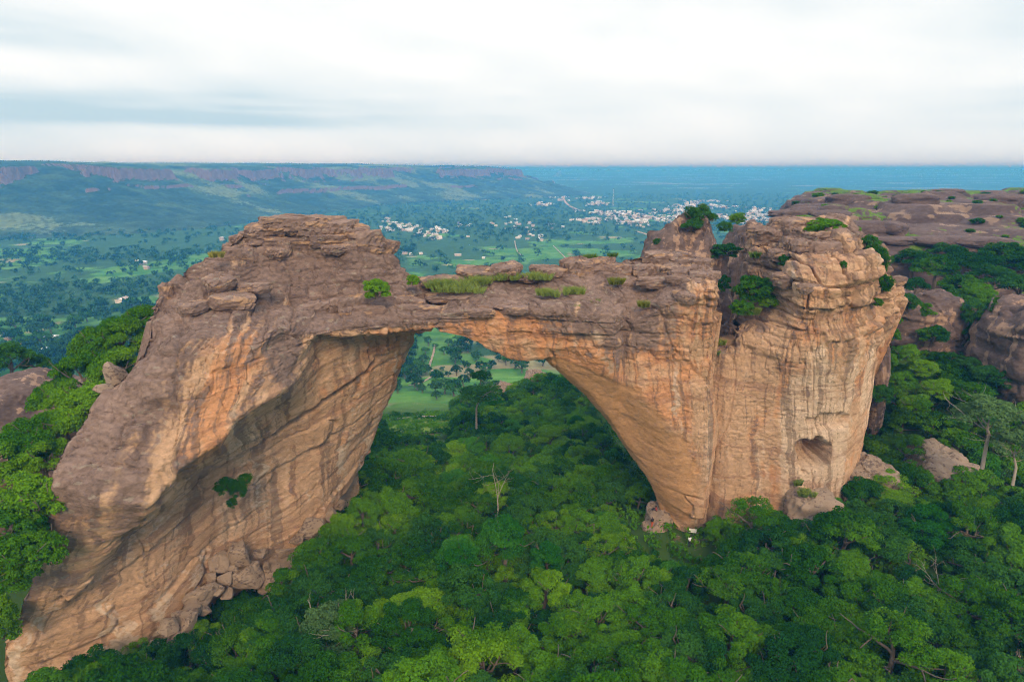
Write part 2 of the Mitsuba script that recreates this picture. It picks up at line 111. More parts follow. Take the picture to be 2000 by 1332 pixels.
BOULDERS = [
  ((np.float64(-36.6), 81.8, np.float64(9.8)), (1.68, 1.51, 1.72), 20, 'big orange brown boulder leaning on the wall at the buttress foot'),
  ((np.float64(-38.8), 80.8, np.float64(9.1)), (1.35, 1.22, 1.56), 21, 'brown boulder beside the big orange one at the buttress foot'),
  ((np.float64(-37.3), 78.8, np.float64(8.3)), (0.96, 0.86, 0.97), 22, 'small tan boulder below the two big ones'),
  ((np.float64(-34.6), 83.8, np.float64(8.8)), (1.02, 0.92, 0.59), 23, 'flat dark boulder right of the big orange one'),
  ((np.float64(-39.2), 75.8, np.float64(7.6)), (1.96, 1.77, 1.46), 24, 'long pale boulder low on the rubble slope'),
  ((np.float64(-37.9), 76.8, np.float64(8.0)), (1.05, 0.95, 0.67), 25, 'small flat boulder on top of the long pale one'),
  ((np.float64(-39.7), 71.8, np.float64(6.8)), (1.86, 1.68, 1.39), 26, 'broad brown boulder lowest on the rubble slope'),
  ((np.float64(-39.6), 73.8, np.float64(7.1)), (1.01, 0.91, 0.65), 27, 'little boulder between the long pale and the broad brown one'),
  ((np.float64(-35.6), 80.8, np.float64(7.2)), (2.21, 1.99, 1.7), 28, 'broad grey slab of rock under the big orange boulder'),
  ((np.float64(-40.2), 69.3, np.float64(8.0)), (1.06, 0.95, 0.97), 29, 'dark boulder at the bottom of the striped wall'),
  ((np.float64(-29.8), 90.8, np.float64(8.8)), (2.07, 1.86, 1.27), 30, 'rounded brown boulder at the wall end above the forest'),
  ((np.float64(-28.2), 94.8, np.float64(8.7)), (1.3, 1.17, 0.99), 31, 'small boulder at the wall end by the first trees'),
  ((np.float64(-50.7), 83.8, np.float64(34.2)), (1.53, 1.38, 2.05), 32, 'grey boulder perched beside the sloping edge of the buttress'),
  ((np.float64(-50.0), 79.8, np.float64(33.5)), (1.22, 1.09, 0.98), 33, 'grey boulder just below the perched one'),
  ((np.float64(-37.2), 80.8, np.float64(8.4)), (0.92, 0.83, 0.85), 34, 'small orange stone wedged in the rubble below the big orange boulder'),
  ((np.float64(-38.5), 74.8, np.float64(6.4)), (0.8, 0.72, 0.59), 35, 'pale stone on the lower rubble slope'),
  ((np.float64(-39.7), 69.8, np.float64(6.2)), (1.28, 1.15, 0.8), 36, 'wide flat stone lowest under the striped wall'),
  ((np.float64(-41.4), 67.8, np.float64(6.6)), (0.83, 0.75, 0.54), 37, 'little stone at the lowest end of the rubble'),
  ((np.float64(-33.6), 82.8, np.float64(6.7)), (1.13, 1.02, 1.01), 38, 'pale block leaning against the large pale rock'),
  ((np.float64(-31.7), 85.8, np.float64(8.0)), (1.31, 1.17, 0.9), 39, 'grey block above the large pale rock at the wall foot'),
  ((np.float64(-31.1), 88.8, np.float64(8.3)), (1.08, 0.97, 0.78), 40, 'small grey stone between the wall and the first trees'),
  ((np.float64(-32.3), 81.8, np.float64(5.8)), (1.49, 1.34, 1.15), 41, 'light block half hidden by the trees under the pale rock'),
  ((np.float64(-36.8), 77.8, np.float64(6.6)), (0.95, 0.85, 0.68), 42, 'stone in the middle of the rubble slope'),
  ((np.float64(-39.3), 78.8, np.float64(8.3)), (0.84, 0.76, 0.69), 43, 'rusty stone touching the striped wall above the rubble'),
  ((np.float64(-39.8), 75.8, np.float64(7.6)), (0.75, 0.68, 0.6), 44, 'small brown stone left in the rubble slope'),
  ((np.float64(-27.1), 96.8, np.float64(9.4)), (1.03, 0.93, 0.76), 45, 'small stone at the far end of the wall foot'),
  ((np.float64(24.4), 91.3, np.float64(6.4)), (0.69, 0.62, 0.64), 46, 'tan boulder on the rocky path under the arch foot'),
  ((np.float64(26.9), 89.8, np.float64(6.9)), (0.61, 0.55, 0.47), 47, 'small pale boulder near the notice board'),
  ((np.float64(22.3), 88.8, np.float64(6.2)), (0.81, 0.73, 0.62), 48, 'light boulder at the edge of the rocky path')]

# forest: x, y, ground z, crown radius, height, kind, turn
FOREST = [
  (-12.4,44.1,8.6,5.22,8.2,2,166), (-6.6,44.9,8.6,4.5,7.7,1,91), (8.1,49.2,8.4,4.92,9.5,1,287), (-0.6,46.4,8.6,4.43,8,1,334), (15.2,45.5,8.6,4.42,8.4,4,159), (-32.6,48.8,3.8,5.38,10.1,8,287),
  (-28.4,46.2,5.7,4.84,9.3,8,242), (-13.4,48.5,8,4.44,7.5,2,7), (-3.1,51.3,8.2,4.33,6.8,2,106), (-8.2,53.4,7.6,4.55,8.8,5,294), (-19.9,44.6,8.3,4.07,7.8,4,38), (3.9,47,8.4,3.75,6,5,348),
  (23.6,44.4,8.4,3.97,7.6,1,37), (10.1,45.1,8.7,3.53,6.6,2,25), (-3.2,59,7.3,4.5,7.8,1,197), (38.7,59.6,7.5,5.4,9.4,6,262), (29,44.9,8.8,4.03,6.7,6,148), (-39.8,58.4,3.2,5.34,8.7,8,237),
  (3.2,53.7,7.8,3.93,6.9,3,77), (10.9,53.2,7.7,3.93,6.8,4,113), (16,54,7.9,4.03,7.8,4,346), (12,48.3,8.5,3.54,5.5,2,159), (-42.2,52.2,3.7,4.76,9.3,0,101), (-21,50,7.7,3.76,7,1,199),
  (13.3,56.9,7.5,4.05,7.5,0,176), (-15.8,52.5,7.5,3.8,6.4,0,42), (-11.5,56.4,7.4,3.98,7.3,7,188), (-9.6,47.5,8.2,3.35,5.5,4,322), (7.3,54,7.6,3.75,7.1,7,68), (-25.5,65.9,6.3,4.86,8.3,1,101),
  (18.5,60.4,7.7,4.33,7.1,6,119), (3.6,57.8,7.3,3.96,6.3,5,358), (16.4,49.1,8.4,3.43,6.4,5,55), (20.2,45.9,8.4,3.32,6.1,1,200), (-17.9,56.8,7.3,3.91,6.7,8,67), (19.9,52.3,8.3,3.64,6.6,1,148),
  (41.2,50.5,8.3,4.24,7.8,4,162), (-7.5,57.4,7.4,3.73,7.1,6,329), (26.5,57.4,8.1,4.07,7.8,2,149), (23.3,62.3,7.6,4.27,8.1,4,202), (-5.4,70.3,6.1,4.5,8.6,7,26), (-21.4,61.7,7.5,4.15,6.7,2,92),
  (-11.7,64.8,7,4.09,7.4,4,108), (-17.4,48.3,7.8,3.19,5.2,7,131), (31.4,48,8.5,3.55,6.7,6,108), (-31.1,55.8,4.4,3.95,6.9,7,32), (30.3,54,8.3,3.78,6.8,1,189), (-1.5,66.6,6.3,4.06,6.4,4,74),
  (-27.1,56.4,5.8,3.78,7,6,187), (27.2,48.1,8.4,3.34,6.1,5,141), (-9.8,61.4,7.2,3.71,6.2,0,311), (37.3,75.8,7.4,5.01,7.9,3,131), (-29.4,51.7,4.9,3.47,6.7,0,102), (-17.1,64.5,7.2,3.89,7,4,142),
  (-24.1,74.3,6.1,4.49,7,4,101), (-12,52.6,7.6,3.05,5.9,6,9), (47,56.8,7.5,4.17,6.6,7,169), (42.9,65.3,6.7,4.41,8.1,4,191), (-5.4,48.1,8.4,2.73,5.1,6,76), (53.9,64.1,6.8,4.7,8.9,6,356),
  (8,58.9,7.3,3.33,6.4,5,107), (37.4,53.1,8.3,3.63,6.1,7,116), (6.5,65.6,7,3.67,5.8,1,23), (-22.5,54.2,7.2,3.25,5.3,8,218), (51.9,68.1,7,4.7,8.2,8,253), (-3.2,55,7.9,3.01,5.6,7,331),
  (-13.4,69,6.7,3.82,6.1,4,275), (35.3,46.2,8.5,3.16,6,5,97), (-5.9,66.2,6.5,3.61,5.6,2,298), (22.9,54.7,8.3,3.21,5.6,0,45), (42.1,57,7.6,3.83,7,6,69), (30.5,60.2,7.9,3.65,7,4,290),
  (14.7,65.7,7.3,3.64,6.3,7,262), (-25.3,53.2,6.7,3.17,5.1,3,133), (29.1,76.2,6.6,4.34,7.3,6,78), (0.4,62.9,6.6,3.35,5.8,8,13), (43.4,80.5,9.2,4.84,8.1,0,35), (-24.2,48.2,7.4,2.85,4.8,3,63),
  (12.8,62.3,7.4,3.35,5.5,4,189), (1.3,49.5,8.3,2.6,4.9,7,353), (-30.2,65.7,3.9,3.8,7.2,0,270), (-9.7,69.4,6.6,3.66,6.5,1,350), (27.5,67.5,7,3.77,6.7,1,137), (25.9,72.8,7,3.97,7.6,2,306),
  (21.2,57.9,8.1,3.16,5.5,8,118), (-29.5,72,3.6,3.98,6.3,8,295), (4.1,72.9,6.1,3.73,7,4,228), (9.7,67.1,7,3.43,6.4,6,122), (34.4,59.3,7.8,3.45,5.5,3,249), (-34.6,60.2,3.2,3.5,6.4,3,258),
  (18.4,68.9,7.2,3.57,6.8,0,218), (44,70.2,6.7,4.15,7.4,1,60), (18.5,65.6,7.4,3.41,6,1,16), (-34,65.3,2.9,3.68,6.1,2,206), (52,60.5,6.9,3.98,7.2,7,238), (13.9,69,7,3.49,6.3,5,202),
  (26.9,62.9,7.6,3.39,5.8,6,87), (33.2,85.7,7.6,4.54,8.3,3,271), (-44.7,61.6,2.9,3.75,7.3,8,211), (3.7,83,5.6,4.09,7.3,2,179), (0.3,70.1,6,3.45,6.3,8,132), (-12.1,86,4.7,4.27,7.8,7,356),
  (-29,60.8,4.8,3.27,5.5,5,99), (-9.9,76.3,6.1,3.74,7,0,194), (9.6,61.5,7.2,3.03,5.7,7,9), (-15.3,59.6,7.2,2.99,5.3,8,298), (-25.2,61.2,6.5,3.21,5.6,8,41), (33.2,77,7,4.04,6.5,4,344),
  (38.3,47.6,8.5,2.94,4.9,7,27), (-7.3,89.7,4.7,4.32,7.6,0,126), (-40.3,64.3,2.7,3.64,6.6,2,194), (-37,68,2.6,3.69,5.8,7,107), (13.6,50.6,8.2,2.5,4.3,5,205), (-5.5,74.6,6.1,3.56,6.3,3,51),
  (-32.7,68.5,2.8,3.61,5.6,6,98), (9.5,56.3,7.4,2.71,5.2,3,65), (-14.5,102.8,3.4,4.88,8.7,8,201), (-18.6,70.3,7,3.41,5.9,7,292), (34,54.5,8.3,3.01,5,7,109), (37,67,7,3.58,5.8,1,313),
  (-18.6,95.6,4.3,4.51,7.9,5,357), (15.3,75.3,6.6,3.56,6.6,6,142), (56.9,69.3,6.9,4.15,6.5,8,177), (-43.7,57.3,3.1,3.32,5.2,0,119), (-2.8,63.1,6.7,2.91,5,7,237), (-32.7,73.8,2.1,3.7,6.6,5,186),
  (-3.2,88.4,5.1,4.04,6.4,1,333), (35.2,49.7,8.3,2.77,4.8,4,55), (7.2,81.9,5.8,3.72,5.9,7,238), (39.6,70.9,6.9,3.67,5.7,4,255), (33.6,81,7.4,3.96,7,7,247), (-3.2,82.6,5.4,3.73,6.6,5,144),
  (-21,56.8,7.2,2.73,4.4,5,284), (-0.8,91.5,5,4.12,7.1,2,121), (33.6,65.5,7.4,3.31,5.2,1,237), (28.5,51.2,8.3,2.62,5,8,144), (55.7,92.5,10.7,4.83,6.7,0,145), (59.4,72.4,7.5,4.18,6.6,2,240),
  (-22.1,83.3,5.2,3.85,6.9,1,152), (33.3,68.9,7.3,3.4,5.8,3,105), (12.7,83.2,6,3.71,6.4,6,1), (-34.6,55,3.8,2.86,4.8,5,16), (-18,77.3,6,3.49,6,8,151), (-25.5,80.1,4.8,3.7,6.6,8,156),
  (-19,59.7,7.3,2.75,5.2,5,33), (47.7,80,9.3,4.07,6.4,2,130), (3.6,62.9,6.9,2.74,4.4,8,108), (21.3,48.3,8.3,2.3,4,1,147), (-37.3,52.4,3.7,2.78,5.3,7,33), (48.3,66.9,6.8,3.53,6.7,8,96),
  (13.8,78.9,6.3,3.43,5.4,5,192), (15.2,59.5,7.6,2.63,4.3,3,96), (48.1,63.6,7,3.4,5.5,0,151), (-19.8,73.9,6.6,3.26,5.2,0,129), (18.6,72,7.1,3.16,5,7,260), (9.9,71.3,6.5,3.06,4.8,4,92),
  (-20.7,65.4,7.2,2.91,5.1,0,220), (39.3,64.3,6.9,3.19,5.4,6,261), (-5.7,104.2,3.4,4.41,8.3,0,202), (0.8,56.6,7.6,2.39,4.1,5,111), (55.4,82.3,10,4.18,7,3,264), (24.4,49.1,8.4,2.3,3.7,7,95),
  (61.8,75.5,8.1,4.08,6.9,8,45), (6.6,91.4,5.3,3.83,6.2,1,118), (64.5,78.8,8.9,4.26,7,6,309), (-14.1,81.4,5.4,3.44,6,0,249), (7.1,70.5,6.5,2.95,5.4,8,36), (36.2,63.4,7.4,3.03,5.6,1,210),
  (-25.6,83.9,4.2,3.64,5.9,4,39), (-1.3,108.4,2.7,4.49,7.5,8,206), (32.3,50.9,8.3,2.48,4.6,4,317), (-8.9,95.5,4.2,3.94,6.1,8,162), (22.7,51.2,8.3,2.3,4.1,3,187), (-17.7,81.5,5.4,3.41,5.6,4,343),
  (22,74.8,6.8,3.18,5.6,7,97), (-7.2,84.8,5.1,3.47,5.9,4,167), (-26,50.2,6.6,2.3,4,8,45), (2.9,89.8,5,3.65,6.6,2,118), (57.2,76.5,8.7,3.88,6.6,7,332), (-17.3,90.2,4.6,3.72,6.5,4,242),
  (2.9,96.1,4.9,3.89,7,2,321), (10.1,89.7,5.9,3.65,6.3,1,135), (-18.8,53.9,7.3,2.3,4,3,278), (71.4,84.8,10.3,4.47,7.4,7,273), (47.6,70.4,6.9,3.41,6.4,6,311), (26.3,53.2,8.3,2.38,3.8,7,231),
  (84.6,105.8,15.2,5.4,7.7,4,296), (21.2,66.9,7.4,2.79,4.5,1,108), (8.6,113.5,1.7,4.53,7.5,7,265), (-2.5,101.3,4.3,4.03,7.1,4,177), (18.6,75.1,6.8,3.07,5.2,4,300), (-31.6,58.9,3.9,2.65,4.4,7,246),
  (10.7,77.6,6.1,3.1,5.9,8,116), (-0.9,77.2,5.5,3.05,5.3,5,190), (-18.8,121.1,-0.2,4.84,8.6,3,322), (16,106,3.4,4.22,6.7,2,175), (3.8,67.2,6.6,2.65,4.6,2,195), (-23.1,114.6,1.1,4.57,8.6,5,51),
  (16.8,118.4,0.9,4.66,8.3,3,29), (59.7,80.8,9.9,3.92,7.6,5,199), (2.3,78.7,5.5,3.04,5.2,7,106), (-37.4,71.1,2.4,3.1,4.8,4,150), (43.7,60.7,7,2.88,5.2,3,225), (68.3,94.3,10.9,4.48,6.2,0,107),
  (67.7,82.6,9.9,4.11,7.2,2,336), (-14.3,73.5,6.3,2.87,4.8,2,65), (17.2,114,1.7,4.39,7.2,3,151), (-9.9,111.2,2.4,4.24,6.7,3,172), (-9.2,73,6.2,2.79,4.6,5,284), (-5.4,97.9,4.3,3.71,7.2,6,18),
  (32.3,72,7.1,2.98,5.3,8,190), (-7.1,62.8,7,2.39,4,2,266), (-1.1,73.8,5.7,2.76,5.2,2,310), (-23,70,6.9,2.74,4.9,4,252), (5.9,108.9,2.6,4.03,6.4,2,178), (0.1,81.5,5.4,3,5.3,0,279),
  (37.9,80.4,8.3,3.26,5.1,8,136), (1.9,117,0.6,4.3,6.9,1,36), (17.1,110,2.6,4.07,7.4,1,23), (-36.8,62.9,2.9,2.65,4.5,4,102), (-22,77.5,6.1,2.93,4.8,7,150), (-17,73.6,6.4,2.74,4.8,1,261),
  (76.7,111.1,19.1,4.9,6.5,8,93), (7.4,63,7,2.3,4.1,6,324), (-7.6,100.5,4,3.64,6.4,5,204), (-16.2,126.7,-1.9,4.6,9,4,209), (-13.7,76.4,6,2.79,5.4,0,18), (10.6,103.6,4,3.75,6.3,6,66),
  (42.3,53.9,7.9,2.46,4.2,7,63), (-19,87.3,4.8,3.21,6,6,38), (59.4,111.7,11.2,4.55,6,5,68), (10.8,107.9,2.9,3.89,6.4,0,219), (-10.4,102.6,3.4,3.7,6.3,5,294), (37.2,84,8.6,3.29,5.4,8,123),
  (-17.3,67.7,7.2,2.49,4.2,6,108), (-8.6,118.8,0,4.25,8,8,197), (54.4,88.7,10.6,3.67,5.6,1,147), (9.9,85.4,5.9,3.01,5.2,7,260), (13.6,111.9,2.1,3.94,7.6,5,31), (13,131.9,-2,4.62,8,2,34),
  (15.7,72.3,6.9,2.58,4.5,6,136), (4.1,86.7,5.3,3.01,4.8,2,25), (27.2,79.1,6.5,2.9,5.3,8,17), (64.2,102.8,12.7,4.2,6.4,5,63), (63.9,83.6,10.1,3.65,6.3,1,219), (42.9,76.7,8.2,3.04,5.8,6,286),
  (30.4,82.6,6.9,3.04,5.2,3,33), (29.1,64.7,7.4,2.45,4.6,8,336), (46.4,60.5,7,2.63,4.5,6,281), (60.1,94.4,10.9,3.85,5.8,8,42), (-11.3,115.3,0.9,3.98,6.8,4,282), (-39.2,54.6,3.5,2.3,3.7,2,155),
  (9,146.7,-5.7,5.03,9.6,1,77), (6.5,103.9,3.8,3.56,6.8,3,95), (1.3,112,1.9,3.82,6.7,7,173), (13.9,125.6,-0.5,4.31,7.8,6,53), (-12.8,133.4,-3.6,4.56,8.6,4,292), (-1,138.2,-4.2,4.7,8.3,0,69),
  (78.3,103.4,14.6,4.4,5.9,1,76), (2.3,99.9,4.7,3.39,6.2,5,211), (-9.4,137.4,-4.3,4.66,9,3,116), (78.7,94.4,10.6,4.16,5.9,3,346), (40.3,78.2,8.1,2.97,4.8,1,290), (-36,57.8,3.4,2.3,3.9,0,200),
  (3.1,69.5,6.2,2.34,4.1,7,259), (-14.3,113.2,1.7,3.84,6.8,7,24), (-27.9,86.6,2.9,3.05,5.5,0,278), (67.1,86.5,10.6,3.67,5.7,6,207), (45.3,73.9,7.5,2.91,4.9,4,347), (11.4,120.3,0.2,4.04,6.5,6,177),
  (-43.7,68.9,2.4,2.72,4.3,5,1), (-23.3,92.3,4.4,3.18,5.3,4,40), (29.8,86.6,7,3.05,5.1,2,171), (-17.8,116.3,1,3.92,7.3,8,68), (-20.8,90.8,4.5,3.1,5.2,0,216), (13.8,89.7,6.3,3.02,5.4,6,320),
  (20.4,78,6.6,2.68,4.3,3,284), (9.2,95.5,5.2,3.18,5.1,5,291), (-16.9,132.4,-3.1,4.42,7,3,335), (51.1,91.2,10.8,3.46,5.5,8,70), (30.6,79.8,6.8,2.82,4.5,7,119), (-26.9,69.5,5.3,2.45,4.6,5,171),
  (-21.9,100.2,3.9,3.38,6,0,249), (-2.4,114.6,1.2,3.77,7.2,0,163), (-36.4,116.9,1.2,4,6,2,185), (-33.1,77.2,1.6,2.74,5.1,1,45), (37,87.5,8.9,3.1,4.8,0,275), (12,143.3,-4.8,4.69,7.3,3,43),
  (-8.4,107,3,3.5,5.6,7,180), (23.1,68.6,7.3,2.36,4.1,7,250), (-4.6,124.6,-1.2,4.06,7.3,3,300), (51.9,118,9.7,4.19,6.4,3,18), (-15.4,93.6,4.4,3.08,4.9,1,268), (-29.1,75.7,3.4,2.61,4.9,3,92),
  (7.7,78.8,5.9,2.55,4.7,7,161), (5.1,79.1,5.8,2.55,4.6,7,347), (-4.2,91.8,4.8,2.96,4.7,5,312), (2.5,105.6,3.5,3.39,5.8,4,99), (-45.9,55.3,3.4,2.3,3.7,3,274), (48.5,116.2,9.7,4.03,7.4,2,205),
  (-15.8,86.5,4.8,2.81,5,8,272), (69.2,117.6,21,4.36,5.8,1,37), (-11.9,99.4,3.8,3.2,5.6,5,357), (-45.3,64.7,2.8,2.52,3.9,8,319), (72,102.2,14.1,3.99,5.8,3,295), (49.3,73.7,7.7,2.83,5.5,0,353),
  (-14.3,88.7,4.5,2.87,5.6,4,142), (-43,111.6,3,3.81,6.7,8,147), (39.9,82.5,9.1,2.92,5.2,5,236), (5.5,122.7,-0.4,3.9,6.7,8,86), (60,105,11.6,3.82,5.5,1,66), (5.7,117.2,0.8,3.7,6.5,1,272),
  (12.3,72.1,6.6,2.3,3.8,1,78), (15,85.9,6.5,2.74,4.3,4,35), (-35.6,78.3,1.5,2.7,4.3,8,197), (-4.9,111.4,2.2,3.49,6.4,6,233), (-5.7,142.3,-5,4.43,8.3,1,29), (49.6,83.3,10.2,3.01,5.3,2,256),
  (65.6,90.7,10.6,3.46,4.7,8,303), (51,77.9,9,2.87,4.8,1,145), (-0.7,125.9,-1.4,3.88,6.6,1,287), (62.1,97.7,11.6,3.57,4.7,0,26), (56,118.5,9.8,4.03,5.6,4,274), (-11.9,79.2,5.8,2.46,3.8,6,245),
  (-5.1,131.5,-2.8,4.03,6.5,6,297), (5.2,150.1,-6.4,4.59,8.9,8,127), (6.1,75.1,6.1,2.3,4.3,2,345), (-5,77.8,5.9,2.37,4,7,206), (-28.4,143.1,-5.1,4.44,8.4,6,294), (11.1,74.8,6.3,2.3,4.2,1,283),
  (-18.8,101,3.8,3.12,6,6,298), (-3.9,119.6,-0,3.62,6.7,1,356), (60,84.6,10.4,3.12,5.9,5,308), (28.4,71,7,2.3,4,5,308), (5,113,1.6,3.4,5.3,3,268), (63.4,111.8,13.8,3.86,5.7,4,92),
  (35.2,71.8,7.1,2.39,4.3,1,329), (-25.7,127.6,-1.8,3.88,7,3,221), (54.1,72.5,7.6,2.7,4.7,1,5), (-30.5,134.8,-3.4,4.11,8,7,43), (-40.8,117.9,1.1,3.71,5.9,8,214), (-19.7,128.5,-2.1,3.85,6.9,1,231),
  (57.5,87.2,10.7,3.09,4.9,3,17), (-11.9,126.3,-2,3.75,7.1,4,253), (5.5,100.1,4.8,2.96,5.5,0,232), (-38.3,112.1,2.5,3.49,5.8,8,106), (0.7,85.4,5.4,2.5,4.8,0,33), (-35,70.3,2.5,2.3,4.2,7,160),
  (-36.2,122.8,-0.6,3.73,6.4,7,271), (-33.6,140.2,-4.5,4.21,7.8,2,264), (69.6,90.8,10.3,3.34,5,2,322), (-45.2,117.7,1.3,3.67,5.8,5,152), (11.2,100.2,4.8,2.94,5,3,183), (-41.3,67.3,2.6,2.3,3.7,6,100),
  (-26.4,89.5,3.6,2.71,4.9,2,179), (-23.9,120.1,0.1,3.56,6.5,5,277), (-22.6,106.9,2.8,3.17,5.4,5,89), (70.3,107.2,16.2,3.71,5.1,8,75), (-15,97.3,4.1,2.84,4.7,2,315), (10.3,127.5,-1.2,3.68,5.9,2,63),
  (-20.5,110.3,2,3.23,5.5,7,71), (-28.8,118.7,0.4,3.47,5.9,2,148), (-28.1,131,-2.6,3.8,6.1,7,50), (-25.6,77,5.2,2.3,4.2,4,300), (8.3,134.2,-3.1,3.81,6.1,8,320), (-6.8,81.2,5.6,2.3,3.8,1,318),
  (61.6,116.4,13.4,3.72,4.9,2,72), (9.1,124.2,-0.7,3.51,6.4,2,30), (60.9,158.9,7.8,4.77,7.3,6,359), (-14,118.8,0.1,3.35,5.2,6,11), (42.9,73.9,7.4,2.39,4.6,4,31), (88.9,105.1,14.6,3.85,5.1,7,254),
  (82.3,99.4,12,3.61,4.8,3,139), (-15.7,109.8,2.4,3.07,5.4,7,205), (71.6,95.8,11.5,3.31,4.6,0,256), (-9.1,82.7,5.2,2.3,3.8,7,135), (-33.5,119,0.4,3.42,6.4,4,69), (-22.9,129.8,-2.3,3.64,6.5,5,196),
  (-35.6,75.3,1.8,2.3,3.7,4,22), (-4.4,170.6,-10.3,4.71,7.9,8,263), (21.2,104.2,4.1,2.93,5.2,8,39), (-34.9,135.6,-3.6,3.85,6.8,2,270), (53,86,10.6,2.78,5.4,7,86), (8.6,137.7,-3.7,3.79,6,8,139),
  (54.5,135.1,7.6,3.99,5.8,6,344), (13.8,115.3,1.5,3.17,5.4,7,208), (8.6,157.6,-7.7,4.31,8.1,5,8), (-30,124.1,-0.8,3.48,5.7,7,169), (-17.4,141.7,-5,3.87,6.2,1,146), (-33.5,156.3,-7.8,4.33,6.9,4,180),
  (20.6,109.2,3.1,3.01,5.1,4,253), (13.9,93.9,5.7,2.57,4.1,3,96), (-16.8,136.3,-4,3.71,5.8,8,281), (73.8,99.1,12.8,3.33,4.7,3,288), (-1.8,143.4,-5.2,3.85,6.1,7,173), (-30.1,82.8,2,2.36,3.7,7,117),
  (-23.6,133.4,-3.4,3.62,6.1,1,86), (53.3,122.6,9.3,3.56,4.7,0,186), (81.3,113.3,20.2,3.72,5.4,0,167), (66.7,109.8,15.5,3.41,4.9,3,57), (3,130.4,-2.5,3.46,5.6,1,57), (77.9,107.2,16.7,3.51,4.9,3,186),
  (62.6,107,12.6,3.28,4.5,1,203), (67.7,113,17.5,3.47,5.2,2,202), (-6.4,114.1,1.4,3.01,5.8,0,92), (-1.3,104.6,3.6,2.75,5.2,5,265), (59.8,101.4,11.6,3.1,4.2,3,78), (-11.8,91.3,4.4,2.41,4.6,1,296),
  (-11.4,106.2,3.1,2.8,4.4,3,299), (58.5,98.2,11.2,2.99,4.5,6,38), (-18.7,107,2.8,2.84,5.3,8,115), (-34.9,160.4,-8.8,4.28,6.7,2,258), (48.6,86.6,10.8,2.58,4.5,7,4), (-32.5,130.7,-2.4,3.5,6.2,7,195),
  (8.9,167,-8.7,4.34,7.3,2,298), (12.3,92.1,5.8,2.41,4.5,4,315), (-31.7,80,1.7,2.23,3.9,8,59), (64.6,128,18.3,3.71,5.3,3,69), (5.5,88.7,5.1,2.3,4.3,1,204), (-27.9,115.2,1.2,3.06,5.2,8,325),
  (95.6,112.2,19.2,3.81,5.6,3,247), (5.2,154.6,-7.6,4,7.1,1,246), (-30.4,88.1,2,2.41,4.2,1,159), (50,121.5,9.4,3.39,5.3,7,142), (64.1,123.9,17,3.58,4.8,7,325), (74.1,89.5,10.2,2.98,4.6,6,326),
  (8.8,117.1,0.9,3.01,4.9,8,322), (60.9,140.8,11.7,3.93,5.8,0,54), (30.3,89.8,7,2.43,4.1,6,349), (58.2,145.4,8.3,4,6.1,4,178), (-13.2,169.5,-10.3,4.34,7.8,5,123), (-32.9,115.6,1.3,3.06,5.9,3,301),
  (4.4,138.6,-4.1,3.52,6.6,7,85), (-12,95.9,4.1,2.44,4.1,5,156), (23.9,78.4,6.7,2.07,3.6,3,111), (-11.6,151.3,-7.3,3.83,7.4,5,78), (-11.9,173.8,-11,4.36,8.1,7,88), (61.9,184.8,1.6,4.86,6.4,1,159),
  (-33.2,149.1,-6.2,3.8,6.8,7,19), (20.4,125.9,-0,3.17,5.6,0,200), (16.1,134,-2.1,3.35,5.8,4,177), (-45.7,107.3,3.9,2.89,5.6,2,149), (48.6,126.4,9,3.34,6.4,6,137), (3.2,93.2,5.1,2.3,4.2,0,319),
  (-23.4,139.2,-4.5,3.48,6.1,2,295), (-37.9,130.9,-2.6,3.36,5.5,6,127), (-39.6,74.2,2.3,2.07,3.3,3,264), (15.3,121.9,0.1,3.02,4.7,3,187), (-25.1,97.2,4.2,2.46,3.9,3,24), (82.2,109,17.3,3.34,5,2,146),
  (76,115.7,22.5,3.38,4.6,3,41), (56.6,126.9,9.1,3.39,4.7,2,157), (-28.1,149.1,-6.4,3.7,6.5,7,212), (-6.1,148.3,-6.3,3.62,5.8,2,55), (-1.7,94.9,4.8,2.3,3.9,5,277), (-24.8,103.1,3.6,2.57,4.1,3,50),
  (-44.1,121.1,0.2,3.11,4.9,2,338), (-7.5,151.6,-7.2,3.67,5.9,1,98), (-36.3,81.4,1.2,2.15,3.2,6,242), (-6.9,121.9,-0.6,2.94,5.3,1,303), (45.1,84.2,10.4,2.3,3.6,1,264), (17.6,167.4,-7.8,4.05,6.6,0,53),
  (-9.4,143.6,-5.6,3.46,6.7,7,132), (63.3,120.3,15.6,3.26,4.9,5,331), (59.9,90.1,10.6,2.6,3.6,7,165), (10.6,151.7,-6.6,3.64,6.5,7,99), (-20.3,125.1,-1,3.02,5,1,120), (-34.5,145.5,-5.3,3.57,6.4,5,146),
  (-8.8,128.8,-2.5,3.07,5.3,2,275), (-20.6,140.7,-4.8,3.37,5.8,8,111), (-3.5,182.6,-12.2,4.32,6.8,3,330), (-4.7,135.5,-3.7,3.2,5.8,3,285), (41.1,85.4,9.9,2.23,3.1,7,147), (-9.7,123.9,-1.2,2.92,5.6,0,2),
  (45.5,87.3,11,2.31,3.7,6,302), (16.4,128.9,-0.9,3.05,4.8,8,311), (-1.3,133.7,-3.6,3.14,6.1,2,30), (-38.3,79.4,1.7,2.06,3.2,8,160), (50.2,131.2,8.3,3.28,4.8,1,104), (61.1,130.6,13.1,3.36,5.2,0,60),
  (-0.1,168.3,-9.9,3.92,6.5,3,280), (53,158.8,4.1,3.89,6,7,314), (-16.9,145.5,-5.9,3.39,5.5,0,23), (19.6,146.6,-3.6,3.41,6.2,2,215), (19.8,116.3,1.8,2.71,5,0,103), (-13.9,123,-1,2.83,5.5,7,261),
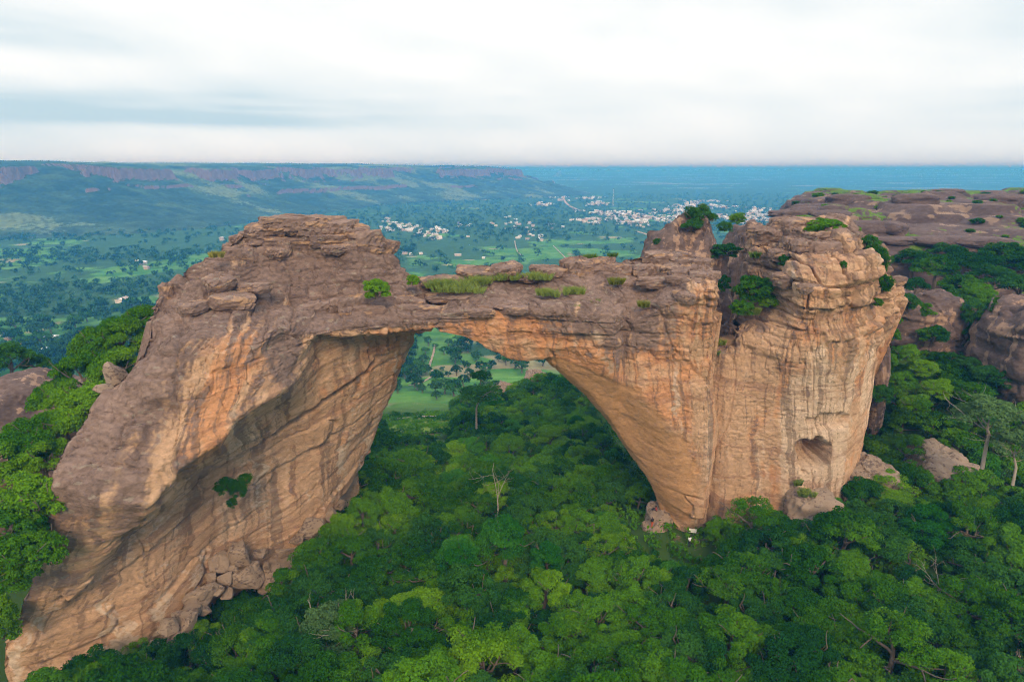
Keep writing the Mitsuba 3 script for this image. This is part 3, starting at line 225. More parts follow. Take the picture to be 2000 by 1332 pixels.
  (59.8,121.3,12.2,3.09,4.1,4,226), (67.6,123.6,21.6,3.22,4.3,6,207), (-14.3,143,-5.5,3.28,5.3,7,199), (64.4,115.2,15.6,3.01,4.4,1,159), (0.2,149.2,-6.5,3.37,5.6,4,255), (-15.8,106.6,2.8,2.43,4.7,6,247),
  (81.8,96.3,10.7,2.85,3.9,6,308), (63.8,145,15.4,3.57,5.3,7,19), (-31.6,126.9,-1.6,2.94,5.6,4,162), (-6.8,216.9,-17.8,4.86,8.9,6,221), (-12,162.9,-9.3,3.66,6.9,8,145), (19.9,163.2,-6.5,3.67,5.7,1,300),
  (11.2,135.9,-3,3.05,5.2,8,20), (-41.4,71.7,2.4,1.85,2.7,0,279), (78.5,99.9,12.8,2.84,3.7,8,158), (14.2,151.9,-5.9,3.4,6.1,6,182), (13.3,139,-3.4,3.1,5.1,2,88), (-24.6,123.8,-0.7,2.8,5.4,4,264),
  (74.5,93.1,10.6,2.63,4,6,62), (16.5,163.1,-7.3,3.61,6.8,3,284), (8.2,161.8,-8.5,3.56,6.9,4,137), (-6.5,197.6,-15,4.34,7.4,3,200), (-39.2,124.8,-1.2,2.87,4.8,3,334), (65.9,118.8,18.3,2.97,4.3,7,320),
  (62.2,91.9,10.7,2.42,3.1,0,275), (59.6,133.8,11,3.2,4.4,5,80), (19.9,158.2,-5.8,3.47,5.5,0,216), (19.9,81.5,6.7,1.82,2.5,0,61), (56.5,140.3,7.7,3.29,4.5,5,53), (21.8,113.1,2.6,2.49,3.9,3,110),
  (-5.4,107.8,2.8,2.33,4.1,0,320), (60.8,87.3,10.6,2.3,4.1,5,359), (-37.6,128.1,-2,2.88,5.5,0,203), (52.2,127.4,8.7,2.97,4,3,299), (-39.2,77.1,1.9,1.86,3.2,7,151), (60.6,150.6,9.7,3.49,5.5,8,318),
  (14.4,98.4,5,2.14,3.6,4,274), (19.9,142.5,-2.8,3.09,5.8,8,94), (74.3,106.6,16.6,2.79,4.4,2,350), (16,95.1,5.5,2.06,2.9,6,242), (17.2,155.3,-6,3.34,6.3,6,64), (-10.2,187.5,-13.4,4,7.1,0,54),
  (16.9,159.7,-6.9,3.41,6.1,3,250), (10.4,170.5,-8.9,3.62,6.6,6,131), (52.3,197.9,-8.7,4.32,6.1,1,152), (57.2,130.4,9.1,2.99,4.8,0,175), (60,125.7,12.1,2.92,4.4,7,34), (76.8,97.2,11.7,2.6,3.6,5,75),
  (-21.3,150.2,-6.5,3.17,6.1,0,326), (-25.8,107.7,2.7,2.31,3.6,8,351), (2,133.8,-3.4,2.79,5.1,6,118), (1,146.2,-5.7,3.05,5.4,8,131), (-37.1,151,-6.7,3.23,4.9,4,283), (-24.8,151.7,-6.8,3.18,5.7,2,242),
  (-38.3,142.1,-5.2,3.05,5.5,2,329), (-39.3,134.9,-3.5,2.91,4.6,0,31), (-6.7,185.3,-12.8,3.83,7.3,4,237), (21.1,132.6,-0.9,2.77,4.3,3,160), (-39.3,138.9,-4.5,2.98,5.2,4,246), (97.8,114.7,21.1,3.1,4.4,4,309),
  (10.2,206.4,-11,4.25,6.6,0,357), (-42.9,125.1,-1.1,2.72,4.6,5,226), (63.3,133.9,16.2,3.05,4.4,8,35), (-21.1,117.5,0.5,2.45,4.4,3,302), (-35.6,126.1,-1.5,2.69,5.2,1,99), (-10.3,196.2,-15.1,4.03,6.3,2,281),
  (5.6,180.8,-11,3.71,6.5,4,281), (2.7,189.4,-12.1,3.88,7,0,99), (-30.2,154,-7.4,3.21,5.7,3,263), (22.7,107.2,3.7,2.24,4.1,6,47), (73.1,116.5,22.7,2.8,3.7,5,126), (63.3,94.4,10.9,2.3,3.5,6,51),
  (6.3,193,-12.2,3.9,7,6,320), (9.3,190.2,-11.4,3.81,6.2,2,345), (58.3,178.4,-0.6,3.76,5.4,8,236), (19.2,174.3,-8.4,3.51,6.4,6,166), (52,177.3,-1.7,3.69,4.9,0,308), (5.6,128.4,-1.7,2.56,4,7,31),
  (55.1,163.5,2.4,3.44,4.9,6,289), (-7.9,164.2,-9.5,3.27,5.2,0,75), (73,111.5,19.3,2.65,4,5,205), (-3.1,155.9,-8.2,3.09,5.6,1,324), (-27,92.6,3.9,1.91,3.2,0,172), (22.6,81,6.7,1.66,2.7,1,33),
  (63.5,148.3,14.1,3.17,4.2,8,231), (-11.9,191,-14.2,3.76,6.1,8,312), (54.3,131.4,8,2.8,4.1,3,104), (15.1,184.8,-9.7,3.62,6.8,6,279), (-11.2,158.7,-8.8,3.11,5.1,3,14), (52.2,151.8,6.1,3.13,4.5,7,31),
  (9,183.6,-10.8,3.58,5.9,4,234), (16.9,137.5,-2.5,2.69,4.7,4,315), (-7.1,155.5,-8.2,3.03,4.7,3,75), (3.5,203.5,-13.5,3.95,6.7,6,309), (46.7,89.4,11.1,1.96,3.2,3,152), (-0.1,159.4,-8.4,3.1,4.9,2,163),
  (52,188.7,-5.7,3.8,5.4,4,66), (-11.2,183.5,-12.6,3.56,5.6,4,54), (52.4,173.6,-0.5,3.5,4.9,1,46), (2.2,121.4,-0.4,2.34,4.3,2,321), (-41.6,131.7,-2.9,2.66,4.1,6,38), (-33.8,82.2,1,1.71,2.8,4,165),
  (17.7,140.4,-2.9,2.72,4.7,0,235), (-7.1,173.7,-11,3.33,5.3,5,1), (60,167.4,4.7,3.4,5,7,326), (-0.1,184,-12,3.5,6.3,4,358), (16.7,83,6.7,1.61,2.2,8,123), (12.9,187.5,-10.6,3.57,6.3,5,142),
  (12.2,148.7,-5.8,2.83,4.6,1,146), (-11.8,120.9,-0.5,2.3,3.8,2,274), (-5.3,202.8,-15.7,3.83,7.4,3,252), (11.8,175.8,-9.4,3.32,5.7,7,63), (16.4,92.4,6,1.77,2.5,1,12), (-10.8,147.9,-6.6,2.79,4.6,7,147),
  (-3.1,147.5,-6.1,2.77,5,4,106), (17.5,195.1,-9.3,3.68,6.8,7,114), (11.9,158.5,-7.5,2.98,5.5,0,177), (18.6,121.2,0.5,2.3,4.3,4,16), (-45.6,127.7,-1.7,2.54,4.2,0,155), (50.7,161.6,3.8,3.17,4.8,6,95),
  (69.7,121.1,23,2.62,3.4,5,274), (1.1,178.5,-11.2,3.34,6,8,279), (63.5,165.4,10.1,3.31,4.9,4,112), (-4,159.5,-8.7,2.98,5.6,5,270), (-43.1,129.4,-2.3,2.54,3.9,0,85), (2.5,158.2,-8.2,2.93,5.7,2,13),
  (16.2,147.9,-4.8,2.75,4.5,7,30), (-13,234.4,-24.4,4.34,7.3,0,171), (-8.3,191.8,-14,3.53,6.7,4,10), (65.4,106.4,13.8,2.3,3.5,7,194), (-30.4,121.4,-0.2,2.3,3.6,5,287), (16.2,179.7,-9.4,3.3,5.8,4,299),
  (3.4,125.8,-1.3,2.3,4,1,355), (-5.2,166.8,-9.6,3.05,5.8,1,48), (-23.1,147.2,-5.9,2.7,4.5,0,9), (-15.1,176.9,-11.5,3.21,5.1,5,57), (16.3,172.4,-8.6,3.13,5.5,0,323), (-39.9,121.3,-0.1,2.3,3.9,1,317),
  (-25.5,155.6,-7.6,2.84,5.2,8,276), (23.3,110.8,3,2.04,3.4,3,241), (-9.9,167.9,-10,3.02,5.5,0,232), (52,165.5,2.1,3.12,4.9,0,63), (60.5,171.8,4.1,3.27,5,3,304), (16.4,205.9,-9.5,3.7,5.8,0,61),
  (3.8,175.6,-10.4,3.14,5.4,5,109), (53.9,228.3,-17.2,4.19,6,7,312), (-3.3,162.5,-9.1,2.9,5.3,5,197), (13,178.8,-9.7,3.2,6,0,166), (57.6,210.8,-11.5,3.9,6.2,6,112), (4.2,162.4,-8.8,2.89,5,7,37),
  (62.1,175.2,5.1,3.31,4.6,0,7), (2,152.6,-7.2,2.71,5.2,6,320), (-20.5,160,-8.5,2.86,4.2,8,11), (60.4,215.4,-9.6,3.96,6.3,5,259), (58.6,155.5,6.4,2.94,4.1,5,209), (21.7,128.4,-0.2,2.3,3.8,0,73),
  (6.6,131.3,-2.4,2.32,3.7,7,91), (22,120,1.4,2.14,3.6,7,5), (-13,212.3,-18.7,3.73,7,0,34), (58.2,200,-8.2,3.65,5.7,4,245), (-28.7,157.3,-8,2.8,4.8,5,82), (-13.7,159.7,-8.7,2.8,5.4,1,151),
  (86.4,100.2,12.2,2.3,3.5,2,88), (48.6,179.4,-1.9,3.23,5.9,8,230), (-34,128.1,-1.9,2.3,4.2,0,9), (17.9,191.3,-9.3,3.33,6.2,5,212), (62.4,169.3,7.4,3.13,4.2,0,227), (-7.2,181.5,-12.3,3.15,5.7,4,234),
  (48.7,159.5,4.8,2.88,5.6,7,281), (50.1,153.8,6.2,2.8,4.2,8,171), (-12.8,221.9,-21.2,3.84,6.4,3,208), (-37.7,156.5,-7.8,2.77,4.5,0,312), (-16.5,151.8,-7.2,2.63,4.2,4,222), (25.5,108.1,3.8,1.91,3.2,6,184),
  (80.5,117.4,22.9,2.44,3.1,0,113), (-37.2,169.8,-10.9,2.97,5.3,0,317), (6.4,173.3,-9.8,2.96,5.3,3,123), (0.7,196,-13.5,3.34,6.2,2,260), (9.7,180.4,-10.3,3.08,5.4,1,203), (55.2,156.6,4.2,2.82,4.2,0,236),
  (5.8,184.4,-11.4,3.13,5.6,5,358), (55.3,222.6,-16.2,3.89,5.5,6,331), (59.1,163.8,4.6,2.95,4.2,8,218), (-26.2,111,2.1,1.92,3,1,298), (-16.2,194.6,-15.1,3.29,6.3,5,203), (61.8,153.3,10.4,2.79,4.4,3,334),
  (-34.7,132.4,-2.9,2.31,4.4,8,83), (7.6,186.6,-11.4,3.14,5.8,1,82), (21.7,135,-1.2,2.3,4.2,4,290), (58.1,124.2,10.6,2.3,3.6,8,276), (-39.4,147.5,-6.2,2.56,4.4,3,161), (-36.7,138.7,-4.4,2.4,4.3,5,122),
  (-2.8,196.9,-14.4,3.29,5.7,0,305), (4.9,213.8,-13.1,3.57,6.4,5,245), (-14.6,154.2,-7.8,2.58,4.6,8,247), (-42.6,134.4,-3.5,2.34,3.4,2,67), (65.3,140.6,18.4,2.58,3.5,5,69), (48.5,207.8,-10.2,3.54,6.8,4,215),
  (-16.6,201,-16.7,3.34,5.6,0,84), (59.9,203.2,-7.2,3.51,4.7,4,163), (21.9,150.9,-3.7,2.53,3.7,6,341), (84.6,110.1,17.9,2.3,3.3,1,75), (49.4,221.2,-14.4,3.75,6.3,6,128), (-15.3,164.8,-9.5,2.73,4.6,5,290),
  (13.3,199.8,-10.3,3.31,6.3,0,0), (-27.4,160.2,-8.8,2.68,4.4,6,119), (92.4,108,16.2,2.34,3.3,8,326), (-18.9,226.7,-23.5,3.74,6.3,7,147), (-17.6,222.1,-22.2,3.65,7,6,202), (51.5,264.4,-28.1,4.41,6.9,7,248),
  (-0.1,191.5,-12.8,3.13,4.9,1,21), (-0.1,156.2,-7.9,2.55,4.9,3,100), (-35.1,163.9,-9.4,2.74,5.2,7,94), (-5.2,179.1,-11.8,2.92,5.2,8,341), (12.1,164.9,-8.2,2.69,5.2,3,88), (-9.5,199.8,-15.6,3.25,5.9,6,280),
  (84.8,113.8,20.2,2.3,3.7,0,9), (-8.5,225.2,-20.5,3.65,5.9,0,281), (7.8,142,-4.7,2.3,3.7,4,249), (57.5,151.9,6.4,2.62,4,8,141), (56.7,160.8,3.7,2.74,4.1,7,326), (54.9,183.1,-4,3.07,4.9,6,96),
  (-37.1,178.1,-13.1,2.91,4.9,2,42), (3.2,170.7,-9.8,2.73,5.1,7,291), (3.6,144.2,-5.2,2.3,4.1,3,241), (60.9,192.6,-2.8,3.22,4.3,5,130), (14.5,167,-8.2,2.67,4.3,1,125), (54.8,254.2,-24.5,4.14,6.6,4,280),
  (55.9,176.5,-1.6,2.94,4.4,6,33), (-15.2,191.6,-14.5,3.05,4.8,8,184), (58,195,-6.9,3.23,5.1,3,106), (58,184.6,-3.1,3.07,4.3,8,235), (48.8,211.1,-11.4,3.43,6,2,302), (57.6,137.4,8.6,2.36,3.5,2,100),
  (55.6,189,-6.4,3.11,4.4,4,42), (-8.1,265.1,-33.2,4.19,7.3,7,173), (52,211.7,-12.6,3.44,5.2,8,299), (49.4,164.6,2.7,2.71,4.3,6,239), (63.9,131.4,17.1,2.3,3.3,0,117), (2.1,164.4,-9.2,2.59,4.9,6,41),
  (-39.2,173,-11.9,2.79,4.7,6,51), (3.5,209.7,-13.4,3.29,5.4,5,353), (51.2,181.4,-3.2,2.96,4.1,4,72), (48.6,188.4,-5.1,3.04,5.6,2,52), (48.2,183.6,-3.4,2.97,5,0,183), (-37.5,175,-12.5,2.8,5.4,5,302),
  (-3.1,152.2,-7.2,2.37,4.1,0,95), (-41.7,146.9,-6.1,2.38,3.5,0,181), (61.1,195.9,-3.7,3.19,4.7,8,46), (54.8,152.3,5.4,2.52,3.8,1,36), (6.3,265.9,-29.8,4.13,7,8,28), (-7.5,205.8,-16.4,3.2,6.1,8,146),
  (8.8,198.4,-11.7,3.08,5.2,2,181), (15.8,101.5,4.5,1.59,2.4,6,89), (2.1,173.1,-10.1,2.68,5.1,6,176), (51.4,185.2,-4.5,2.97,4.7,8,110), (60.4,228.6,-12.9,3.65,4.9,6,238), (-8.6,160.8,-9,2.49,4.8,0,209),
  (-21.7,154.2,-7.1,2.4,4.3,7,47), (54.1,207.7,-11.9,3.31,5.3,4,236), (9.5,202.5,-11.5,3.12,5,3,137), (-1,165.2,-9.5,2.53,3.9,7,303), (13,202.9,-10.4,3.12,6.1,6,158), (-14,266.2,-34.7,4.08,6.6,5,337),
  (12.8,215,-10.7,3.3,5.2,7,257), (-1.8,175.5,-11,2.66,4.5,4,290), (5.2,166.6,-9,2.52,4.2,4,345), (63.8,138,16.4,2.3,3.6,4,114), (-38.1,183.5,-14.1,2.82,5,7,257), (-3.1,193.1,-13.6,2.9,4.6,2,317),
  (59.2,207.5,-9.1,3.24,4.6,7,285), (7,208.4,-12.2,3.13,6,8,237), (-15.4,181,-12.4,2.72,4.7,0,193), (-10.7,203,-16.4,3.04,5.1,0,25), (-45.7,131.5,-2.8,2.08,3.7,8,265), (61.6,265.8,-23.1,4.07,6.4,1,233),
  (57.6,231.3,-16.7,3.55,5.1,2,55), (50.5,229.9,-16.7,3.5,5.1,8,336), (56,262.7,-28.1,4,5.8,3,106), (12.4,197,-10.6,2.94,5.4,0,153), (12.4,173,-8.9,2.57,5,4,136), (20.2,186.9,-8.7,2.79,4.9,4,89),
  (21.8,153.8,-4.4,2.3,3.9,1,82), (-0.2,211,-14.6,3.12,5.5,7,236), (8.4,225.8,-13.5,3.33,5,4,319), (-15.1,173.2,-10.8,2.56,4.4,4,233), (9.6,222.3,-12.5,3.26,5.4,4,25), (-12.5,254.2,-30.1,3.72,5.8,8,149),
  (-38.6,165.9,-9.9,2.49,4.4,5,131), (7.4,260.1,-27.2,3.81,7.2,2,56), (-39.6,176.8,-13,2.65,4.2,3,296), (22.6,115.2,2.5,1.72,2.6,7,60), (2.4,193.3,-12.8,2.82,4.6,2,334), (21.8,168,-7.1,2.47,3.9,1,64),
  (-3.4,260.4,-30.2,3.8,6.6,5,243), (54.5,148.1,6.3,2.3,3.4,1,211), (58.3,235.4,-17.1,3.53,4.6,4,306), (-17.5,156.3,-7.9,2.28,3.8,5,170), (-15.9,185.8,-13.5,2.71,4.5,5,239), (-12.5,228.8,-22.7,3.32,6.3,6,59),
  (-20.2,256.6,-32.3,3.73,6.3,5,121), (84.2,118.3,23.3,2.1,2.5,2,331), (61.4,255.3,-19.3,3.8,5.3,7,6), (15.1,209,-9.8,3.02,5.5,3,244), (1.4,215.5,-14.5,3.1,5.8,4,3), (-17.7,247.3,-29.6,3.56,5.7,3,106),
  (-23.3,157,-7.8,2.28,3.9,8,264), (0.6,219.3,-15.3,3.14,5.6,6,55), (55.6,240.7,-20,3.52,4.7,2,238), (64.5,207.2,-1.2,3.09,4.6,5,17), (60.4,246.4,-17.8,3.6,5.6,5,234), (-40.6,153.9,-7.1,2.26,3.5,4,15),
  (49.4,235.2,-17.2,3.4,6.5,4,300), (50.6,226.6,-16.2,3.28,4.8,0,145), (-19.6,264.9,-35,3.75,6,1,129), (54.6,192.2,-7.5,2.81,4.4,5,291), (-35.2,153.7,-7.2,2.22,4.1,5,101), (8.5,175.7,-9.9,2.47,4.5,3,271),
  (-43.4,141.6,-5.3,2.07,3,1,314), (0.3,202.6,-14.4,2.83,4.5,0,71), (7.9,249.9,-22.3,3.48,5.3,5,268), (48.5,176.1,-0.8,2.53,4.4,5,82), (49.5,215.3,-12.8,3.06,5.6,5,333), (55,172.6,-0.4,2.5,3.9,5,225),
  (49.5,193.2,-6.6,2.74,5,2,227), (0.9,207,-14.2,2.84,5.4,0,189), (-33.1,165.8,-9.7,2.32,4.1,3,180), (49.6,195.9,-7.2,2.77,5.3,1,78), (-2.1,267.6,-32.6,3.66,6.1,7,139), (-13.5,238.4,-26.1,3.26,6.1,6,311),
  (-16.7,208.1,-18.4,2.84,5.4,3,80), (-27.2,163.5,-9.5,2.25,3.9,8,302), (-14.2,189.1,-14,2.57,4.6,7,312), (-39.5,158,-7.9,2.2,3.8,2,164), (-9.1,253.8,-29.1,3.43,6.3,8,136), (-1.5,233.8,-19.6,3.16,5.1,3,171),
  (2.4,251.4,-24.8,3.39,5.7,3,26), (21.2,177.9,-8.5,2.41,4.3,5,300), (57.9,182,-2.2,2.57,3.4,7,206), (65.1,156.2,14.7,2.27,3.1,5,96), (-0.3,200.1,-14.6,2.69,4.3,5,172), (-0.6,154.1,-7.5,2.07,3.9,0,165),
  (-15.8,255.5,-31.2,3.43,5.4,0,245), (53.3,234.7,-18.5,3.23,4.6,5,202), (18.1,182.2,-9.1,2.45,4.3,4,307), (-0.3,171.6,-10.2,2.29,4.2,1,287), (52.4,248.2,-21.9,3.38,5.1,3,339), (48.3,200.7,-8.1,2.75,4.6,5,318),
  (9.3,243.9,-19.6,3.25,5.8,5,100), (-5.1,211.7,-16.5,2.81,4.9,3,223), (-17.8,162.4,-9,2.17,3.8,5,295), (-6.5,208.4,-16.6,2.76,4.5,1,232), (-15,225.2,-22.4,2.99,4.8,4,346), (55.6,216.7,-14.7,2.96,4.2,7,110),
  (51.9,201.1,-9.4,2.75,3.9,3,254), (-23.3,162.6,-9.1,2.17,3.7,6,214), (-10.8,216.2,-19.1,2.86,5.4,1,63), (-18.5,214.6,-20.3,2.84,4.8,7,326), (51.5,205,-10.4,2.79,3.9,3,104), (66.4,133.8,20.8,1.97,2.6,0,271),
  (-4.7,233.1,-20.5,3.07,5.8,8,146), (4.2,218.4,-13.7,2.87,4.6,7,321), (19.2,201.3,-8.9,2.66,4.1,3,155), (-2.8,230.2,-19.1,3.02,5.3,4,120), (-42.8,144.3,-5.8,1.96,3.2,8,7), (-9.4,208.6,-17.2,2.71,4.2,3,320),
  (-9.1,244.5,-26.6,3.18,5,6,53), (-0.8,256.6,-28.2,3.33,5.8,3,138), (16.6,267.9,-29.1,3.47,5.6,2,240), (52.9,170.8,0.3,2.31,3.3,1,276), (-17.6,217.1,-21,2.81,5,6,13), (-16.6,167.5,-10.1,2.17,3.4,6,202),
  (48.6,224.3,-14.9,2.95,5.4,2,31), (57.7,250.4,-22.2,3.3,4.6,2,160), (-23.4,159.5,-8.5,2.07,3.8,5,94), (23.3,125.1,0.7,1.63,2.3,1,237), (22.1,171.1,-7.4,2.21,3.8,3,41), (57.3,170.1,1.3,2.3,3.6,4,142),
  (-1.3,240.7,-22,3.08,5.5,4,40), (67.1,129.7,22.1,1.86,2.6,7,10), (20.1,266.7,-28.4,3.41,5.8,2,176), (63.5,197.6,-0.4,2.65,4,8,61), (-12.4,259.3,-31.9,3.31,6.4,8,232), (5.5,244.3,-20.6,3.11,5.2,2,8),
  (11,227.9,-13,2.9,4.6,2,40), (13.5,219.8,-11.1,2.8,4.5,2,23), (-3.3,199.9,-15,2.54,4,1,73), (-1.6,252.7,-26.8,3.2,5.5,2,160), (-13.2,199.7,-16,2.54,3.9,5,287), (2.4,256.5,-27.1,3.25,6.1,1,26),
  (-17.7,235.7,-26.3,2.98,5.5,7,93), (0.4,265,-30.9,3.34,5.4,0,186), (53.7,214.7,-13.9,2.78,4.3,4,250), (-15.6,197.4,-15.8,2.49,4.2,5,58), (-38.7,160.5,-8.5,2.07,3.8,0,221), (13.9,182.1,-9.7,2.28,3.9,8,246),
  (-0,222.4,-16,2.76,4.3,5,229), (-15.2,203.8,-17.3,2.53,4.4,8,143), (-9.6,178.6,-12,2.21,3.7,6,225), (97.3,117.6,22.5,1.89,2.4,4,208), (-21.4,247,-29.8,3.05,5.5,4,276), (52.7,218.8,-14.8,2.77,4.2,8,56),
  (52.4,259.3,-26.1,3.25,4.6,0,280), (48.6,239.8,-17.8,3.01,5.8,5,133), (-28.5,166.7,-10,2.08,3.3,3,268), (-8.7,211.4,-17.5,2.6,4.3,0,270), (-7.4,232.8,-21.7,2.85,5.5,7,253), (-14.7,216.2,-20,2.66,4.4,2,106),
  (5.8,201.3,-12.7,2.45,4.2,4,206), (-7.2,238.6,-24,2.9,5.2,2,188), (65.1,161.1,13.4,2.11,2.9,3,311), (-23.5,166.3,-9.7,2.04,2.9,5,264), (11.9,250.1,-21.4,3.03,5.2,1,92), (5.7,189.1,-11.7,2.28,4.3,2,115),
  (20.3,259.8,-24.9,3.13,5.1,8,36), (-42,201.4,-18.3,2.47,3.9,6,108), (-34.2,169.1,-10.5,2.07,3.5,3,62), (-20.1,233.8,-26.1,2.81,4.6,8,309), (59,173.8,1.7,2.2,3.4,6,162), (-40.6,150.6,-6.5,1.86,3.4,7,97),
  (50.8,170.9,0.5,2.13,3.1,0,52), (-0.3,173.7,-10.5,2.07,3.7,8,135), (55.9,167.9,1.1,2.11,2.9,8,192), (-3.5,174,-10.8,2.07,4,8,252), (-45,138.6,-4.5,1.73,2.5,6,33), (-15.3,230.4,-23.9,2.74,4.9,4,235),
  (0.6,249,-24.4,2.95,5.5,4,137), (17.8,211.2,-9.4,2.5,4.2,8,75), (65.4,187.9,5.8,2.35,3.3,6,11), (-7.5,249.9,-27.8,2.95,4.8,6,108), (9.4,240.3,-18,2.83,5,8,249), (49.8,251.4,-22.3,3.01,5,8,209),
  (-41.4,185.5,-15,2.23,3.9,1,241), (55.4,204.6,-11.2,2.48,3.3,7,294), (61.7,241.3,-14.7,2.91,4.4,7,117), (100.4,117.6,22.8,1.81,2.3,3,348), (18.8,176.9,-8.8,2.07,3.9,7,326), (-16,250.1,-30.1,2.89,4.5,1,312),
  (1.8,231.3,-17.4,2.67,4.3,3,154), (-21,241.6,-28.4,2.8,4.9,1,181), (-42.1,191.3,-16.2,2.25,3.9,4,45), (-16.1,241.2,-27.7,2.78,4.5,1,332), (16.9,253.6,-21.9,2.92,4.9,8,258), (6.4,252.8,-24.1,2.9,4.8,3,138),
  (-3.6,187.9,-12.9,2.16,3.4,4,80), (12.1,238.5,-16.3,2.74,4.5,0,130), (-9.6,256.9,-30.3,2.94,5.6,3,291), (-13.1,180.4,-12.3,2.07,3.8,4,249), (-39.7,162.3,-8.8,1.9,3.3,3,171), (3.8,234.6,-17.7,2.66,4,1,193),
  (-40.6,169.7,-10.9,1.97,3.1,2,218), (-11.4,207.3,-17.3,2.34,4,4,260), (53.1,238.7,-19.1,2.76,4.4,7,264), (22.8,262.8,-26.4,2.97,5.2,5,27), (11.3,266.1,-28.9,2.99,4.7,0,258), (-10.7,250.3,-28.8,2.8,5.4,0,225),
  (22.8,138.7,-1.4,1.57,2.6,7,228), (48.3,256.6,-23.8,2.89,4.5,5,169), (16.1,262.7,-26.6,2.91,5.2,7,292), (55.4,197.4,-9.1,2.26,3.3,7,254), (-22.4,252.5,-31.4,2.8,4.6,1,8), (-4.9,242.7,-24.3,2.68,5,1,244),
  (-15.7,244.7,-28.4,2.7,4.3,2,332), (55.2,266.7,-30,2.99,4.3,4,117), (-7.6,220.1,-18.9,2.41,4.2,1,336), (-6.9,261.2,-31.3,2.86,5.2,0,346), (-1.4,189.5,-12.9,2.07,3.3,4,58), (-44.5,213.1,-21.1,2.38,3.6,3,153),
  (-13.6,246.7,-28.7,2.69,4.2,0,312), (4.7,229.4,-15.7,2.49,4.6,6,76), (65.4,147,17.3,1.75,2.5,6,82), (61.5,225.2,-10.3,2.53,3.8,0,186), (-34.3,175.3,-12.3,1.94,2.8,6,30), (10.4,231.7,-14.2,2.51,4.2,2,17),
  (52.5,244.1,-20.4,2.7,3.9,4,331), (14,257.9,-24.4,2.79,5.1,6,91), (14.6,242.2,-17.3,2.62,4.1,4,332), (1.6,262.2,-29.7,2.83,4.8,2,260), (65.1,180.4,8,2.07,2.9,5,192), (-4.2,221.2,-17.5,2.36,4,3,132),
  (16.6,218.9,-10.3,2.34,3.6,5,106), (-19.8,260.4,-33.6,2.78,4.3,7,99), (-13.8,243,-27.6,2.59,4.6,6,29), (0.4,244.4,-22.5,2.59,4.7,2,176), (3.8,238.8,-19.4,2.53,4.3,1,26), (9.1,195.6,-11.7,2.07,3.4,1,224),
  (6.4,255.4,-25.4,2.7,4.4,7,19), (58.7,240.5,-18.1,2.61,3.7,6,203), (54.6,231.5,-17.9,2.49,3.3,0,3), (61.8,261.9,-21.7,2.82,3.8,4,140), (16.2,246.2,-18.6,2.58,4,3,310), (61.8,189.2,-0.2,2.07,2.8,8,337),
  (50.1,254.3,-23.5,2.68,4,7,153), (-16.7,263.4,-34.2,2.73,4.8,8,285), (9.6,209.8,-11.4,2.16,3.4,8,246), (54.3,201.5,-10.2,2.15,3.3,1,84), (60.8,211.8,-8.1,2.26,3.1,3,36), (-1.9,217.7,-16.2,2.22,3.7,5,57),
  (0.8,237,-19.8,2.41,4.4,7,37), (57.7,204.9,-10.1,2.17,3.4,6,56), (59.8,219,-11.3,2.31,3.6,5,229), (17.3,250.9,-20.6,2.55,4.4,3,332), (-36.3,180.9,-13.5,1.87,3.1,1,212), (60.6,238,-15.4,2.49,3.2,2,310),
  (17.7,214.7,-9.7,2.17,3.5,2,98), (13.8,264.7,-27.8,2.67,4.9,1,336), (-37.8,187.1,-14.8,1.9,3.2,3,52), (58.7,243.4,-18.9,2.49,3.8,0,281), (-19.6,166.2,-9.6,1.66,2.8,4,339), (56.1,258.8,-26.2,2.62,4.1,6,328),
  (17.9,258.4,-24.3,2.54,3.9,2,217), (-31,167.3,-10,1.66,2.9,8,289), (-39.7,195.2,-16.9,1.95,3.2,5,281), (-16.7,211.5,-19.1,2.07,3.5,0,262), (58.3,267,-27.9,2.67,4.1,1,319), (4.9,248.4,-22.5,2.42,3.9,3,88),
  (9.4,215,-11.7,2.07,3.6,5,242), (-29.5,169.8,-10.6,1.65,2.6,4,188), (65.9,211.3,-0,2.1,2.9,6,228), (3.4,221.7,-14.8,2.07,3.6,4,346), (-26.1,167.2,-10,1.57,2.8,1,167), (-43,209,-20.1,1.98,3.2,1,325),
  (22.2,182.4,-8.5,1.7,3.1,7,349), (4.1,224.2,-14.9,2.07,3.7,5,192), (9.8,253.8,-23.6,2.32,4.1,4,245), (-18.4,267.5,-35.6,2.44,3.8,0,120), (-23.9,264.1,-35.1,2.39,4,4,163), (-23.5,261.8,-34.4,2.36,3.7,6,261),
  (20,254.4,-22,2.27,3.9,5,285), (20.3,251,-20.3,2.22,3.4,0,76), (20.3,198.6,-8.8,1.76,3,0,310), (14.1,234.9,-14.3,2.07,3.5,7,15), (-43.3,187.9,-15.6,1.68,2.6,2,131), (-10.1,238.3,-24.9,2.07,3.4,7,304),
  (-4.9,239.2,-23.2,2.07,4,6,39), (11.2,263,-27.5,2.27,3.6,4,268), (-42.8,176,-12.8,1.54,2.5,6,248), (65.6,171.6,11.4,1.56,2.2,0,175), (65.9,204.4,2,1.82,2.6,2,296), (-41.7,204.3,-19,1.76,2.6,5,233),
  (-5.1,247.7,-26.1,2.07,4,0,232), (15,224.3,-11.4,1.88,3.2,5,79), (-3.1,249.1,-25.8,2.07,3.3,6,166), (25.5,267.8,-29,2.24,4,5,139), (-38,190.1,-15.6,1.6,2.3,0,66), (-18.2,252.4,-30.9,2.07,3.6,4,162),
  (1.7,254.1,-26.3,2.07,3.4,4,69), (22.6,185.8,-8.6,1.52,2.5,0,41), (20.1,204.4,-8.9,1.66,2.7,7,100), (17.6,221.7,-10.7,1.79,2.7,4,264), (20.1,257.1,-23.4,2.07,4,7,135), (9.9,258,-25.5,2.07,3.5,3,172),
